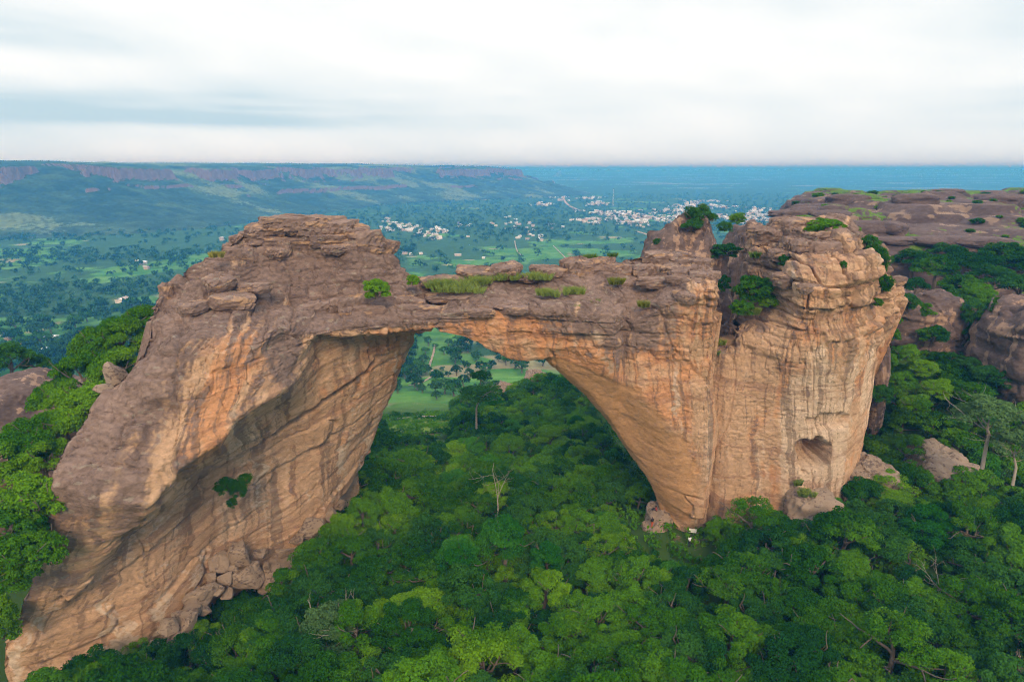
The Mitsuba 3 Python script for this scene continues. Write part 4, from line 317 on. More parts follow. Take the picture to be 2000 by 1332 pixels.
  (65.9,184.3,7.9,1.57,2.2,5,121), (19.3,217.2,-9.9,1.73,2.6,8,324), (21.6,193.3,-8.6,1.52,2.4,8,284), (61.6,258.5,-20.4,2.07,2.8,2,86), (-23.4,267,-35.8,2.07,3.5,5,255), (17.9,239.7,-15.7,1.81,2.5,5,271),
  (15.9,237.1,-14.9,1.75,2.9,1,319), (17.4,232.4,-13,1.66,2.3,1,239), (16.5,228,-12,1.59,2.6,5,5), (-23.9,258.1,-33.2,1.73,2.6,5,344), (18.8,237.4,-14.6,1.53,2.1,0,359), (18.2,242.6,-16.7,1.55,2.6,3,353),
  (24.7,260.5,-25.1,1.6,2.6,1,59)]

SPECIMENS = [
  ('slope_tree', -55.0, 99, 37.4, 3.35, 3.73, 1, 155, 'bright green tree topmost of the row along the sloping edge of the buttress', 'tree'),
  ('slope_tree', -56.0, 95, 36.0, 4.41, 4.56, 1, 130, 'bright green tree second from the top of the row along the buttress edge', 'tree'),
  ('slope_tree', -57.8, 93, 35.1, 4.12, 4.26, 4, 201, 'leafy tree third from the top of the row along the buttress edge', 'tree'),
  ('slope_tree', -54.2, 89, 33.3, 3.97, 3.76, 1, 237, 'tree leaning on the grey perched boulder beside the buttress edge', 'tree'),
  ('slope_tree', -57.7, 88, 32.5, 4.49, 4.07, 4, 101, 'wide tree in the middle of the row before the brown rock slope', 'tree'),
  ('slope_tree', -54.3, 83, 30.2, 4.48, 3.88, 1, 252, 'tree close against the buttress edge below the grey perched boulder', 'tree'),
  ('slope_tree', -59.2, 85, 30.2, 3.84, 3.63, 4, 208, 'light green tree reaching out over the brown rock slope', 'tree'),
  ('slope_tree', -55.4, 79, 28.3, 4.11, 3.73, 1, 5, 'yellowish green tree above the overhanging corner of the buttress', 'tree'),
  ('slope_tree', -58.2, 78, 28.1, 3.88, 3.38, 4, 218, 'pale green bushy tree low on the brown rock slope', 'tree'),
  ('slope_tree', -56.5, 72, 28.0, 4.54, 3.96, 1, 74, 'tree at the frame edge above the big dense tree', 'tree'),
  ('slope_tree', -53.3, 72, 27.7, 3.61, 3.32, 4, 173, 'small dense tree wedged beside the overhanging corner of the buttress', 'tree'),
  ('large_tree', -49.0, 63, 27.1, 4.05, 3.63, 10, 77, 'upper part of the large dense tree clump covering the lower edge of the buttress', 'tree'),
  ('large_tree', -49.3, 60, 25.1, 4.0, 3.5, 9, 155, 'big dense tree at the frame edge before the buttress', 'tree'),
  ('large_tree', -46.2, 59, 23.9, 2.97, 3.07, 10, 156, 'dense dark green tree hugging the lower buttress corner', 'tree'),
  ('large_tree', -48.3, 58, 21.8, 2.56, 1.97, 10, 120, 'lowest tree of the clump at the lower buttress corner', 'tree'),
  ('hill_tree', -80.9, 106, 30.4, 4.29, 3.47, 2, 16, 'dark tree on top of the brown rock slope by the frame edge', 'tree'),
  ('hill_tree', -79.7, 110, 28.2, 2.4, 2.4, 2, 303, 'smaller dark tree behind the brown rock slope', 'tree'),
  ('dome_tree', 34.1, 124, 51.5, 3.3, 3.12, 2, 330, 'tall dark tree standing on the brown rock dome', 'tree'),
  ('dome_tree', 31.7, 122, 50.2, 2.17, 1.63, 2, 136, 'low dark bush at the foot of the tall dark tree on the dome', 'tree'),
  ('shrub', 45.7, 140, 50.1, 1.87, 1.66, 10, 290, 'round bright bush between the dome tree and the plateau', 'shrub'),
  ('shrub', 41.7, 135, 48.9, 1.6, 1.5, 11, 123, 'dark bush right beside the tall dome tree', 'shrub'),
  ('shrub', 37.3, 119, 46.0, 2.85, 1.78, 11, 319, 'wide dark bush in the gap behind the arch foot', 'shrub'),
  ('shrub', 34.5, 110, 41.8, 1.5, 1.83, 11, 13, 'dark bush low in the gap behind the arch foot', 'shrub'),
  ('shrub', 25.8, 122, 47.4, 0.82, 0.82, 11, 151, 'small bush on the edge of the brown rock dome', 'shrub'),
  ('shrub', 35.1, 98, 42.8, 3.13, 2.68, 9, 21, 'large bush in the gully on the shoulder of the pale tower', 'shrub'),
  ('shrub', 37.0, 97, 41.3, 1.63, 1.18, 10, 103, 'bright green bush right of the large gully bush', 'shrub'),
  ('shrub', 32.9, 96, 40.6, 1.91, 1.47, 9, 359, 'low leafy bush under the large gully bush', 'shrub'),
  ('shrub', 45.9, 101, 51.6, 3.0, 1.65, 9, 306, 'spreading bush on the top of the pale tower', 'shrub'),
  ('shrub', 49.7, 102, 50.8, 2.12, 1.37, 9, 348, 'low bush right of the spreading one on the tower top', 'shrub'),
  ('shrub', 50.8, 98.5, 49.3, 2.21, 1.91, 11, 232, 'bush hanging over the shoulder of the tower', 'shrub'),
  ('shrub', 51.7, 96.5, 47.2, 1.89, 2.61, 11, 269, 'long bush trailing down behind the tower shoulder', 'shrub'),
  ('shrub', 53.2, 97, 43.9, 1.62, 1.91, 9, 83, 'pale green bush above the wing of the tower', 'shrub'),
  ('shrub', 51.5, 94.5, 41.7, 0.79, 0.87, 10, 78, 'little green bush under the tower shoulder', 'shrub'),
  ('shrub', 40.7, 104, 51.8, 0.77, 0.77, 9, 11, 'tiny bush at the front edge of the tower top', 'shrub'),
  ('shrub', 38.4, 96.5, 47.3, 0.94, 1.16, 11, 199, 'dark bush in a crack of the tower face', 'shrub'),
  ('shrub', 44.1, 90.5, 47.6, 0.54, 0.75, 10, 198, 'small green tuft growing from the tower face', 'shrub'),
  ('shrub', 47.4, 96.5, 49.6, 0.65, 0.79, 10, 316, 'bright bush on the rim of the tower head', 'shrub'),
  ('shrub', -18.7, 93, 43.8, 2.19, 2.05, 10, 238, 'round green bush standing on the bridge beside the buttress', 'shrub'),
  ('shrub', -14.5, 99, 44.1, 1.2, 1.2, 10, 203, 'small bright bush at the foot of the buttress cap slope', 'shrub'),
  ('shrub', -34.9, 76.5, 22.4, 1.56, 1.19, 9, 318, 'largest dark bush growing from the hollow in the overhanging striped wall', 'shrub'),
  ('shrub', -33.8, 77, 21.6, 1.26, 1.39, 11, 283, 'hanging dark bush in the middle of the hollow in the striped wall', 'shrub'),
  ('shrub', -33.2, 78, 22.6, 0.95, 0.89, 9, 112, 'upper small bush of the group in the hollow of the striped wall', 'shrub'),
  ('shrub', -34.6, 77, 19.9, 0.76, 0.76, 11, 62, 'lowest little bush below the hollow in the striped wall', 'shrub'),
  ('shrub', 64.8, 110, 23.9, 2.6, 2.25, 10, 325, 'fresh green bush beside the small ravine boulder', 'shrub'),
  ('thicket_tree', 87.3, 148, 40.6, 5.12, 3.11, 2, 202, 'dark tree first in the row below the bare plateau', 'tree'),
  ('thicket_tree', 96.9, 152, 41.2, 5.7, 3.42, 2, 193, 'dark tree in the middle of the row below the bare plateau', 'tree'),
  ('thicket_tree', 99.4, 146, 40.3, 5.49, 3.29, 2, 70, 'broad dark tree in the row below the bare plateau', 'tree'),
  ('thicket_tree', 108.0, 150, 41.4, 5.63, 3.6, 6, 45, 'dense dark tree in the row below the plateau near the frame edge', 'tree'),
  ('thicket_tree', 109.2, 145, 39.9, 4.37, 3.27, 2, 168, 'dark tree at the frame edge below the plateau', 'tree'),
  ('thicket_tree', 87.6, 140, 40.0, 4.64, 2.95, 6, 156, 'round dark tree in front of the first row below the plateau', 'tree'),
  ('thicket_tree', 96.7, 136, 38.5, 5.66, 3.5, 2, 203, 'wide spreading tree above the rounded rock wall', 'tree'),
  ('thicket_tree', 88.3, 133, 37.0, 4.64, 3.43, 6, 51, 'tree over the dark cleft beside the rounded rock wall', 'tree'),
  ('thicket_tree', 84.4, 131, 34.8, 4.4, 3.4, 2, 56, 'green tree on top of the dripping brown cliff', 'tree'),
  ('thicket_tree', 89.2, 128, 36.4, 3.31, 2.92, 6, 256, 'tree beside the dark cleft of the ravine', 'tree'),
  ('thicket_tree', 99.6, 132, 37.7, 4.0, 3.0, 2, 100, 'dark tree directly above the rounded rock wall', 'tree'),
  ('thicket_tree', 76.4, 124, 34.2, 2.85, 2.28, 4, 142, 'light tree left on the dripping brown cliff', 'tree'),
  ('thicket_tree', 75.5, 126, 38.7, 2.87, 2.29, 2, 307, 'dark tree above the purple rock face', 'tree'),
  ('thicket_tree', 91.6, 132, 28.4, 2.65, 5.09, 7, 16, 'dark foliage filling the cleft beside the rounded rock wall', 'tree'),
  ('thicket_tree', 64.6, 113, 35.2, 1.56, 1.74, 1, 318, 'green bush hanging behind the tower wing', 'tree'),
  ('spreading_tree', -8.3, 150, 9.2, 5.45, 3.55, 8, 42, 'flat topped dark tree with a bare trunk seen through the arch', 'tree'),
  ('spreading_tree', -8.2, 175, 6.1, 3.57, 2.74, 8, 195, 'small flat topped tree on the skyline of the wooded slope in the arch', 'tree'),
  ('limb_tree', 64.1, 86, 27.3, 5.35, 3.98, 5, 118, 'tree with long bare pale limbs showing through its thin crown', 'tree'),
  ('limb_tree', 65.5, 82, 24.7, 3.97, 2.78, 5, 177, 'thin crowned tree with pale limbs at the frame edge', 'tree'),
  ('vine_tree', -1.0, 80, 13.4, 3.67, 3.2, 3, 179, 'bright emerald creeper covered tree in the middle of the forest', 'tree'),
  ('vine_tree', -6.4, 76, 13.2, 3.19, 2.81, 3, 167, 'emerald creeper covered tree next to the brightest one in the forest', 'tree'),
  ('vine_tree', 4.6, 78, 11.6, 2.36, 2.49, 3, 212, 'creeper covered tree right beside the brightest one in the forest', 'tree'),
  ('vine_tree', 23.8, 80, 5.8, 2.73, 2.59, 3, 339, 'emerald creeper tree below the white notice board', 'tree'),
  ('grey_tree', -20.0, 64, 11.3, 3.88, 3.66, 5, 104, 'greyish green tree with pale bare branches near the lower edge', 'tree'),
  ('grey_tree', -26.7, 64, 10.7, 3.34, 2.89, 4, 327, 'light green tree beside the greyish one with bare branches', 'tree'),
  ('slope_tree', -51.7, 60, 15.5, 2.18, 3.21, 10, 34, 'dense bush at the frame edge under the big tree clump', 'tree'),
  ('slope_tree', -46.3, 57, 10.2, 2.83, 1.72, 9, 322, 'tree at the lower border under the foot of the buttress', 'tree'),
  ('slope_tree', -43.6, 59, 9.1, 2.61, 1.88, 10, 5, 'small tree at the lower border before the striped wall', 'tree'),
  ('slope_tree', -40.7, 62, 8.0, 2.51, 2.08, 10, 124, 'leafy tree directly before the foot of the striped wall', 'tree'),
  ('path_tree', 15.5, 86, 7.1, 2.89, 2.46, 0, 170, 'tree beside the rocky resting ledge', 'tree'),
  ('path_tree', 19.0, 84, 6.2, 2.56, 2.13, 4, 289, 'yellow green tree just below the standing person with orange trousers', 'tree'),
  ('path_tree', 21.6, 82, 5.7, 2.51, 2.37, 1, 132, 'bright tree below the rocky path', 'tree'),
  ('path_tree', 26.5, 80, 7.4, 2.71, 2.44, 0, 196, 'tree below the person in the white shirt', 'tree'),
  ('path_tree', 19.0, 97, 3.5, 1.46, 1.46, 2, 240, 'dark low tree behind the resting ledge', 'tree'),
  ('path_tree', 15.0, 92, 6.8, 2.45, 2.15, 1, 202, 'bright tree nearest the resting ledge under the arch', 'tree'),
  ('path_tree', 17.8, 89, 5.0, 1.65, 1.35, 9, 77, 'low bush at the corner of the lower resting ledge', 'tree'),
  ('path_tree', 21.2, 88.5, 4.5, 1.49, 1.12, 10, 66, 'low bright bush before the lower resting ledge', 'tree'),
  ('path_tree', 23.4, 87, 4.6, 1.32, 1.03, 9, 193, 'small bush beside the rocky path', 'tree'),
  ('path_tree', 19.1, 86, 4.4, 1.6, 1.31, 11, 127, 'dark bush under the resting ledges', 'tree'),
  ('path_tree', 28.2, 89, 6.1, 1.34, 1.64, 10, 157, 'bright bush right of the notice board', 'tree'),
  ('path_tree', 18.9, 90, 5.5, 1.81, 1.36, 0, 122, 'green bush at the front edge of the lower ledge', 'tree'),
  ('shrub', 43.7, 100.5, 51.2, 1.49, 0.9, 10, 34, 'bright small bush left of the spreading one on the tower top', 'shrub'),
  ('shrub', 48.8, 103.5, 51.8, 2.15, 1.23, 9, 156, 'bush behind the spreading one on the tower top', 'shrub'),
  ('shrub', 50.9, 96.5, 48.2, 1.59, 1.59, 9, 13, 'pale bush on the right edge of the tower head', 'shrub'),
  ('shrub', 50.9, 95.5, 45.4, 1.37, 1.73, 10, 246, 'bright bush halfway down the right edge of the tower head', 'shrub'),
  ('wall_tree', -26.4, 81, 9.6, 3.68, 3.27, 6, 140, 'full dark green tree standing before the large pale rock at the wall end', 'tree'),
  ('wall_tree', -24.1, 87, 9.5, 3.63, 3.34, 1, 269, 'bright tree rising before the far end of the striped wall', 'tree'),
  ('wall_tree', -28.9, 77, 7.9, 3.41, 2.75, 4, 13, 'light tree before the lower part of the large pale rock', 'tree'),
  ('wall_tree', -22.3, 92, 10.5, 2.89, 2.74, 6, 32, 'green tree closest to the far lower corner of the buttress', 'tree'),
  ('thicket_tree', 71.5, 122, 36.5, 2.42, 2.05, 11, 245, 'dark tree hanging over the purple rock face', 'tree'),
  ('thicket_tree', 84.2, 126, 30.8, 3.49, 2.91, 2, 192, 'dark tree between the purple face and the dripping cliff', 'tree'),
  ('thicket_tree', 84.5, 122, 34.6, 2.8, 3.18, 11, 73, 'dark tree in the mouth of the cleft', 'tree'),
  ('thicket_tree', 87.3, 119, 36.2, 3.09, 1.82, 6, 267, 'tree spilling over the top of the rounded rock wall', 'tree'),
  ('thicket_tree', 76.4, 120, 30.8, 2.78, 2.04, 9, 241, 'tree hanging before the dripping brown cliff', 'tree'),
  ('ravine_shrub', 67.0, 118, 31.3, 2.19, 1.82, 10, 251, 'fresh green shrub topmost on the ravine slope beside the tower', 'shrub'),
  ('ravine_shrub', 69.4, 116, 28.5, 2.7, 1.98, 10, 319, 'lush bright shrub in the upper ravine', 'shrub'),
  ('ravine_shrub', 64.9, 114, 27.7, 2.13, 1.78, 9, 284, 'green shrub close to the tower in the ravine', 'shrub'),
  ('ravine_shrub', 71.3, 114, 26.3, 3.03, 2.14, 10, 144, 'wide lush shrub in the middle of the ravine slope', 'shrub'),
  ('ravine_shrub', 79.0, 120, 26.0, 2.99, 2.06, 9, 155, 'green shrub under the dripping brown cliff', 'shrub'),
  ('ravine_shrub', 65.7, 110, 25.2, 2.76, 2.07, 9, 228, 'round shrub under the lush ravine shrubs', 'shrub'),
  ('ravine_shrub', 82.0, 118, 25.6, 3.13, 2.21, 11, 215, 'darker shrub at the foot of the cleft', 'shrub'),
  ('ravine_shrub', 70.6, 108, 24.5, 3.06, 2.21, 10, 310, 'bright shrub low in the ravine', 'shrub'),
  ('ravine_shrub', 82.5, 112, 25.5, 3.51, 2.11, 11, 54, 'dark shrub below the rounded rock wall', 'shrub'),
  ('ravine_shrub', 75.3, 106, 24.3, 3.18, 2.17, 9, 79, 'green shrub in front of the cleft foot', 'shrub'),
  ('ravine_shrub', 65.1, 104, 23.2, 2.8, 2.14, 10, 307, 'bright shrub nearest the pale limbed tree', 'shrub'),
  ('ravine_shrub', 60.2, 106, 24.3, 2.17, 2.01, 11, 163, 'shaded shrub against the tower in the ravine', 'shrub')]

TUFTS = [
  (np.float64(-10.6), 100, np.float64(43.4), 2.55, 'broad grass patch at the left end of the bridge top'),
  (np.float64(-7.7), 98, np.float64(43.0), 2.5, 'low grass patch in front of the broad one on the bridge'),
  (np.float64(-5.1), 101, np.float64(43.5), 2.73, 'tallest grass patch in the middle left of the bridge top'),
  (np.float64(-1.2), 103, np.float64(43.9), 1.55, 'small grass patch behind the middle of the bridge top'),
  (np.float64(3.7), 103, np.float64(44.1), 2.09, 'lush round grass clump at the back of the bridge top'),
  (np.float64(5.4), 98, np.float64(42.4), 1.76, 'flat grass clump left of the round one near the front of the bridge'),
  (np.float64(8.8), 98, np.float64(42.7), 1.62, 'round grass clump near the front of the bridge top'),
  (np.float64(12.3), 95, np.float64(41.4), 1.43, 'grass clump overhanging the right end of the bridge shelf'),
  (np.float64(8.8), 92.5, np.float64(41.2), 0.62, 'smallest grass tuft at the front rim of the bridge'),
  (np.float64(15.4), 98, np.float64(44.1), 1.18, 'yellowish dry bush like tuft in the joint of the bridge and the arch foot'),
  (np.float64(18.0), 93, np.float64(41.7), 0.98, 'yellow green tuft on the dark slab of the arch foot'),
  (np.float64(12.1), 107, np.float64(46.4), 1.2, 'grass tuft on the ledge crowning the bridge end'),
  (np.float64(15.7), 107, np.float64(46.7), 0.72, 'tiny grass tuft on the last ledge of the bridge end'),
  (np.float64(-40.1), 93, np.float64(48.6), 0.7, 'dry yellow tuft on the buttress shoulder'),
  (np.float64(29.4), 96, np.float64(35.5), 1.15, 'green grass in the steep cleft beside the arch foot'),
  (np.float64(28.4), 95, np.float64(34.2), 1.0, 'lower green grass in the steep cleft beside the arch foot'),
  (np.float64(36.0), 101, np.float64(47.5), 0.76, 'grass tuft on the left shoulder of the tower'),
  (np.float64(34.5), 96, np.float64(40.0), 1.3, 'grass fringe under the gully bushes'),
  (np.float64(28.7), 92, np.float64(18.4), 0.41, 'small green tuft low on the crack between arch foot and tower'),
  (np.float64(28.2), 92, np.float64(22.4), 0.35, 'tiny green tuft high on the crack between arch foot and tower'),
  (np.float64(41.5), 88, np.float64(15.6), 1.19, 'grass strip on the brown ledge below the little cave'),
  (np.float64(41.2), 90, np.float64(16.2), 0.61, 'small grass tuft at the back of the brown ledge')]

VILLAGE = [(-132,1395),(-214,1526),(-179,1365),(-244,1493),(-277,1581),(-167,1439),(-225,1430),(-239,1474),(-271,1487),(-169,1395),(-153,1455),(-151,1351),(-152,1297),(-167,1340),(-151,1403),(-154,1431),(-238,1533),(-210,1414),(-159,1479),(-186,1342),(-148,1329),(-237,1564),(-215,1453),(-274,1622),(-186,1392),(-188,1419),(-254,1597),(-269,1604),(-255,1560),(-192,1470),(-296,1659),(-214,1480),(-136,1270),(-271,1512),(-282,1636),(-275,1441),(-226,1512),(-282,1595),(-168,1530),(-258,1452),(-276,1649),(-247,1514),(-138,1409),(-165,1359),(-147,1256),(-139,1380),(-166,1307),(-224,1550),(-141,1423),(-251,1539),(-132,1256),(-262,1465),(-315,1685),(-256,1421),(-136,1299),(-248,1434),(-287,1511),(-318,1765),(-300,1672),(-213,1503),(-211,1540),(-236,1593),(-17,1824),(-83,1296),(-4,1636),(46,1524),(40,1611),(41,1647),(56,1318),(95,1585),(33,1341),(47,1553),(-46,1613),(-14,1598),(86,1485),(15,1299),(36,1406),(-97,1603),(6,1524),(-117,1535),(111,1507),(-36,1541),(28,1252),(6,1475),(32,1494),(47,1439),(40,1314),(-124,1620),(52,1223),(11,1656),(-6,1855),(-15,1478),(-117,1586),(10,1624),(9,1743),(-66,1591),(15,1584),(11,1269),(-100,1542),(54,1300),(86,1570),(48,1251),(145,1716),(186,2051),(223,1943),(181,1636),(150,1730),(189,2069),(168,1757),(177,1671),(232,2014),(223,1986),(-468,871),(-497,917),(-504,933),(-480,891),(-517,937),(-504,1252),(-538,1272),(-532,1258),(-522,1236),(-497,1235),(-511,1270),(-162,1029),(-151,1023),(-137,1029),(-80,1011),(-41,981),(-393,514),(-380,499),(-348,501),(-360,487),(-327,463),(-337,514),(-377,650),(-282,514)]
TOWN = [(323,2004),(250,1984),(490,1938),(314,1802),(555,2241),(355,1808),(724,2531),(442,1849),(632,2282),(423,1870),(546,1821),(533,2093),(301,1821),(262,1765),(414,1820),(698,2432),(254,2092),(423,1731),(732,1996),(365,1747),(435,1833),(206,1743),(479,1917),(497,1766),(467,1942),(243,2020),(303,1684),(531,2067),(607,2308),(347,1792),(288,1661),(552,1779),(585,2328),(608,2357),(653,1920),(634,2349),(630,2224),(646,2498),(187,1602),(475,1974),(350,1848),(645,1834),(327,1813),(509,2157),(550,1561),(431,1805),(662,2335),(453,2061),(278,2026),(639,1777),(317,1669),(298,1918),(700,1904),(266,1583),(652,1799),(673,1896),(515,1860),(201,1660),(638,1813),(632,1707),(322,2028),(409,1792),(201,1622),(560,1648),(454,1886),(228,1690),(369,1728),(747,2127),(326,1748),(780,2079),(272,1992),(207,1763),(264,1918),(579,1599),(521,2051),(528,1576),(352,1942),(522,2187),(620,2383),(667,1939),(261,1706),(482,2129),(691,2345),(574,1753),(605,2170),(280,1691),(583,2212),(420,1749),(505,2065),(560,1819),(469,2107),(569,1899),(235,1722),(572,1727),(291,1753),(279,1938),(546,2363),(618,1801),(504,1794),(437,2053),(605,2212),(258,2035),(172,1654),(305,1651),(302,1880),(348,2055),(632,2441),(177,1697),(363,1633),(550,2138),(271,1967),(193,1752),(438,1773),(575,2190),(439,2143),(401,1877),(326,1833),(602,1781),(732,1950),(289,2058),(649,2394),(537,2119),(724,2076),(621,2469),(355,1829),(634,1724),(260,1609),(331,1732),(667,2425),(694,1928),(268,1829),(382,1947),(406,1988),(622,1770),(338,1866),(627,1907),(242,1741),(621,1857),(553,2275),(316,1951),(379,1695),(396,1862),(285,1708),(301,2040),(528,1850),(376,1709),(502,2086),(275,1610),(718,2377),(466,1838),(476,2041),(256,1873),(307,1697),(370,1832),(599,1811),(616,2370),(321,1920),(510,2141),(605,1741),(726,2046),(666,1878),(525,2154),(406,1777),(364,1925),(333,1795),(633,1755),(535,1630),(304,1984),(310,2093),(717,2466),(697,2027),(304,1627),(615,1884),(595,2241),(615,1703),(194,2877),(319,2621),(191,3112),(97,2536),(363,3089),(305,2429),(363,3121),(108,2454),(126,2472),(200,3135),(336,2569),(314,3007),(113,2500),(332,2985),(203,2861),(115,2437),(302,2467),(196,2768),(323,2636),(325,2597),(126,2551),(332,2449),(138,2529),(94,2462),(190,2813),(284,2475),(107,2614),(352,3039),(294,2540),(113,2418),(228,3163),(307,2541),(246,3161),(299,2612),(295,3025),(340,2726),(108,2469),(318,3094),(372,3170),(120,2405),(761,2769),(623,2423),(573,2295),(790,2266),(656,2595),(777,2222),(560,2191),(572,2361),(800,2700),(782,2189),(727,2700),(803,2726),(678,2631),(745,2328),(797,2747),(717,2736),(670,2656),(790,2772),(714,2667),(691,2652),(720,2337),(630,2399),(581,2455),(711,2323),(742,2729),(693,2694),(764,2787),(686,2262),(690,2290),(701,2308)]

ROADS = [[(467.0, 8001.0), (360.0, 5863.0), (269.0, 3990.0), (226.0, 3074.0), (200.0, 2428.0), (212.0, 2128.0)], [(257.0, 1420.0), (264.0, 1352.0), (270.0, 1271.0)]]
PATHS = [[(-57.0, 487.0), (-55.0, 461.0), (-54.0, 429.0), (-48.0, 401.0), (-49.0, 373.0), (-52.0, 358.0), (-58.0, 348.0)], [(5.0, 1234.0), (8.0, 1076.0), (15.0, 1011.0)], [(69.0, 1149.0), (76.0, 1011.0), (80.0, 926.0)]]
MAST = (348.0, 2394.0)

# valley trees: x, y, crown radius
VALLEY = [(-70,448,4.4),(-60,414,5.2),(-60,388,5.2),(-71,387,4.1),(-47,457,4.1),(-37,430,4.8),(-34,399,4.4),(-24,439,3.0),(-61,482,4.4),(-46,481,3.7),(-4,430,4.4),(2,421,4.4),(-19,410,4.8),(-16,404,4.4),(-35,477,3.0),(-58,430,4.8),(-69,418,4.1),(-68,460,4.1),(-53,404,4.4),(-55,395,4.4),(-66,395,3.7),(-65,426,4.4),(-62,378,4.4),(-65,371,3.3),(-55,378,3.7),(-55,472,3.0),(-31,462,3.3),(-13,422,3.7),(-9,439,3.0),(-44,410,2.4),(-38,388,2.6),(-45,378,3.0),(-25,388,3.7),(8,426,3.0),(-60,457,3.7),(-33,318,5),(-38,322,4),(-28,312,5.5),(-48,330,4),(-52,345,5),(-22,305,4),(-44,318,3),(-30,335,4),(-40,345,3.5),(-18,300,4.5),(-12,318,5),(-60,330,5),(-64,350,6),(-35,300,3),(-8,330,4),(-56,318,3.5),(-26,350,4.5),(-42,362,5),(-15,350,5),(121,415,8.0),(-243,429,8.1),(-70,433,7.9),(-153,406,7.4),(-322,409,7.4),(-143,405,7.3),(-171,426,7.5),(-211,466,8.2),(-189,418,7.3),(102,431,7.5),(-222,432,7.5),(-211,415,7.1),(-236,427,7.3),(-338,475,8.1),(-154,404,6.8),(-96,434,7.3),(-193,411,6.9),(-179,433,7.2),(-200,447,7.4),(125,430,7.1),(96,442,7.2),(-243,516,8.4),(-347,469,7.6),(-289,446,7.2),(-311,454,7.3),(56,405,6.5),(55,430,6.9),(-113,449,7.2),(-38,438,7.0),(6,408,6.5),(-317,403,6.4),(-90,554,8.7),(-104,414,6.5),(-107,408,6.4),(146,429,6.7),(-227,442,6.9),(-160,410,6.4),(-219,446,6.9),(-289,414,6.4),(-270,441,6.8),(-251,419,6.4),(-181,414,6.3),(-353,455,6.9),(7,587,8.9),(-187,443,6.7),(-282,470,7.1),(-216,424,6.4),(-188,477,7.2),(-266,471,7.1),(-368,491,7.4),(-219,426,6.4),(86,416,6.2),(-205,412,6.1),(-113,422,6.2),(-33,471,6.9),(65,417,6.1),(-124,561,8.2),(159,466,6.8),(-169,447,6.5),(156,420,6.1),(-66,416,6.0),(86,404,5.8),(-207,453,6.5),(-138,468,6.7),(-353,538,7.7),(-263,463,6.6),(80,421,6.0),(-324,499,7.1),(-122,492,7.0),(-232,430,6.1),(59,480,6.8),(136,413,5.8),(-319,492,6.9),(163,600,8.4),(-110,401,5.6),(-348,437,6.1),(-243,430,6.0),(-396,531,7.4),(-231,417,5.8),(159,519,7.2),(-83,476,6.6),(28,469,6.5),(-182,551,7.6),(93,435,6.0),(-307,450,6.2),(-172,443,6.1),(-223,426,5.8),(-104,404,5.5),(175,507,6.9),(-164,412,5.6),(-370,516,7.0),(-205,443,6.0),(-105,400,5.4),(-145,482,6.5),(-128,438,5.9),(-315,462,6.2),(-218,500,6.7),(-256,412,5.5),(-29,622,8.3),(-345,443,5.9),(-260,443,5.9),(-115,527,7.0),(4,559,7.4),(-290,408,5.4),(-172,424,5.6),(114,424,5.6),(-388,500,6.6),(-155,455,6.0),(-194,501,6.6),(-140,449,5.9),(122,510,6.7),(-159,457,6.0),(-262,404,5.3),(-123,450,5.9),(137,550,7.2),(117,413,5.4),(31,421,5.5),(-138,475,6.2),(119,437,5.7),(-128,407,5.3),(-254,415,5.4),(-222,447,5.8),(-117,401,5.2),(102,411,5.3),(-305,481,6.2),(160,419,5.4),(20,427,5.5),(-212,427,5.5),(-310,559,7.2),(-202,420,5.4),(-384,545,7.0),(-148,429,5.5),(-171,437,5.6),(-143,492,6.3),(-307,446,5.7),(-254,432,5.5),(-267,456,5.8),(-343,473,6.0),(-219,505,6.4),(-308,529,6.7),(-252,443,5.6),(-282,420,5.3),(-225,436,5.5),(-187,468,5.9),(-372,492,6.2),(-403,517,6.5),(-174,541,6.8),(231,621,7.8),(-348,614,7.7),(138,439,5.5),(-161,527,6.6),(-107,535,6.7),(-317,625,7.8),(-305,569,7.1),(-124,499,6.2),(40,491,6.1),(-207,483,6.0),(-164,492,6.1),(-195,436,5.4),(-213,437,5.4),(164,503,6.2),(-263,495,6.1),(-197,414,5.1),(-134,479,5.9),(-133,447,5.5),(110,423,5.2),(-314,423,5.2),(-161,480,5.9),(-196,505,6.2),(-123,440,5.4),(-198,473,5.8),(-290,506,6.2),(-160,441,5.4),(-153,491,6.0),(136,483,5.9),(-210,534,6.5),(-148,403,4.9),(-104,568,6.9),(-285,461,5.6),(-205,560,6.8),(-141,412,5.0),(-115,594,7.2),(-191,471,5.7),(-447,579,7.0),(30,548,6.6),(117,457,5.5),(-127,450,5.4),(-302,492,5.9),(-132,460,5.5),(-97,410,4.9),(91,427,5.1),(-187,603,7.2),(-65,403,4.8),(-196,487,5.8),(97,529,6.3),(-298,538,6.4),(-237,454,5.4),(-331,429,5.1),(-162,455,5.4),(-198,481,5.7),(-252,490,5.8),(-271,490,5.8),(-154,406,4.8),(-191,516,6.1),(-319,584,6.9),(-91,517,6.1),(-208,551,6.5),(-246,424,5.0),(-358,562,6.6),(-40,460,5.4),(117,401,4.7),(-215,410,4.8),(80,410,4.8),(-80,581,6.8),(-140,470,5.5),(172,472,5.5),(-262,464,5.4),(-299,507,5.9),(-223,423,4.9),(125,441,5.1),(-270,493,5.7),(-115,408,4.7),(-257,478,5.5),(-94,548,6.3),(-143,409,4.7),(-305,453,5.2),(-326,542,6.2),(-232,411,4.7),(-213,481,5.5),(-259,420,4.8),(-165,430,4.9),(-171,474,5.4),(-236,553,6.3),(-207,422,4.8),(-240,449,5.1),(29,634,7.2),(-214,467,5.3),(-361,520,5.9),(-198,476,5.4),(-115,547,6.2),(-286,424,4.8),(-219,460,5.2),(-85,558,6.3),(160,417,4.7),(-331,444,5.0),(3,533,6.0)]

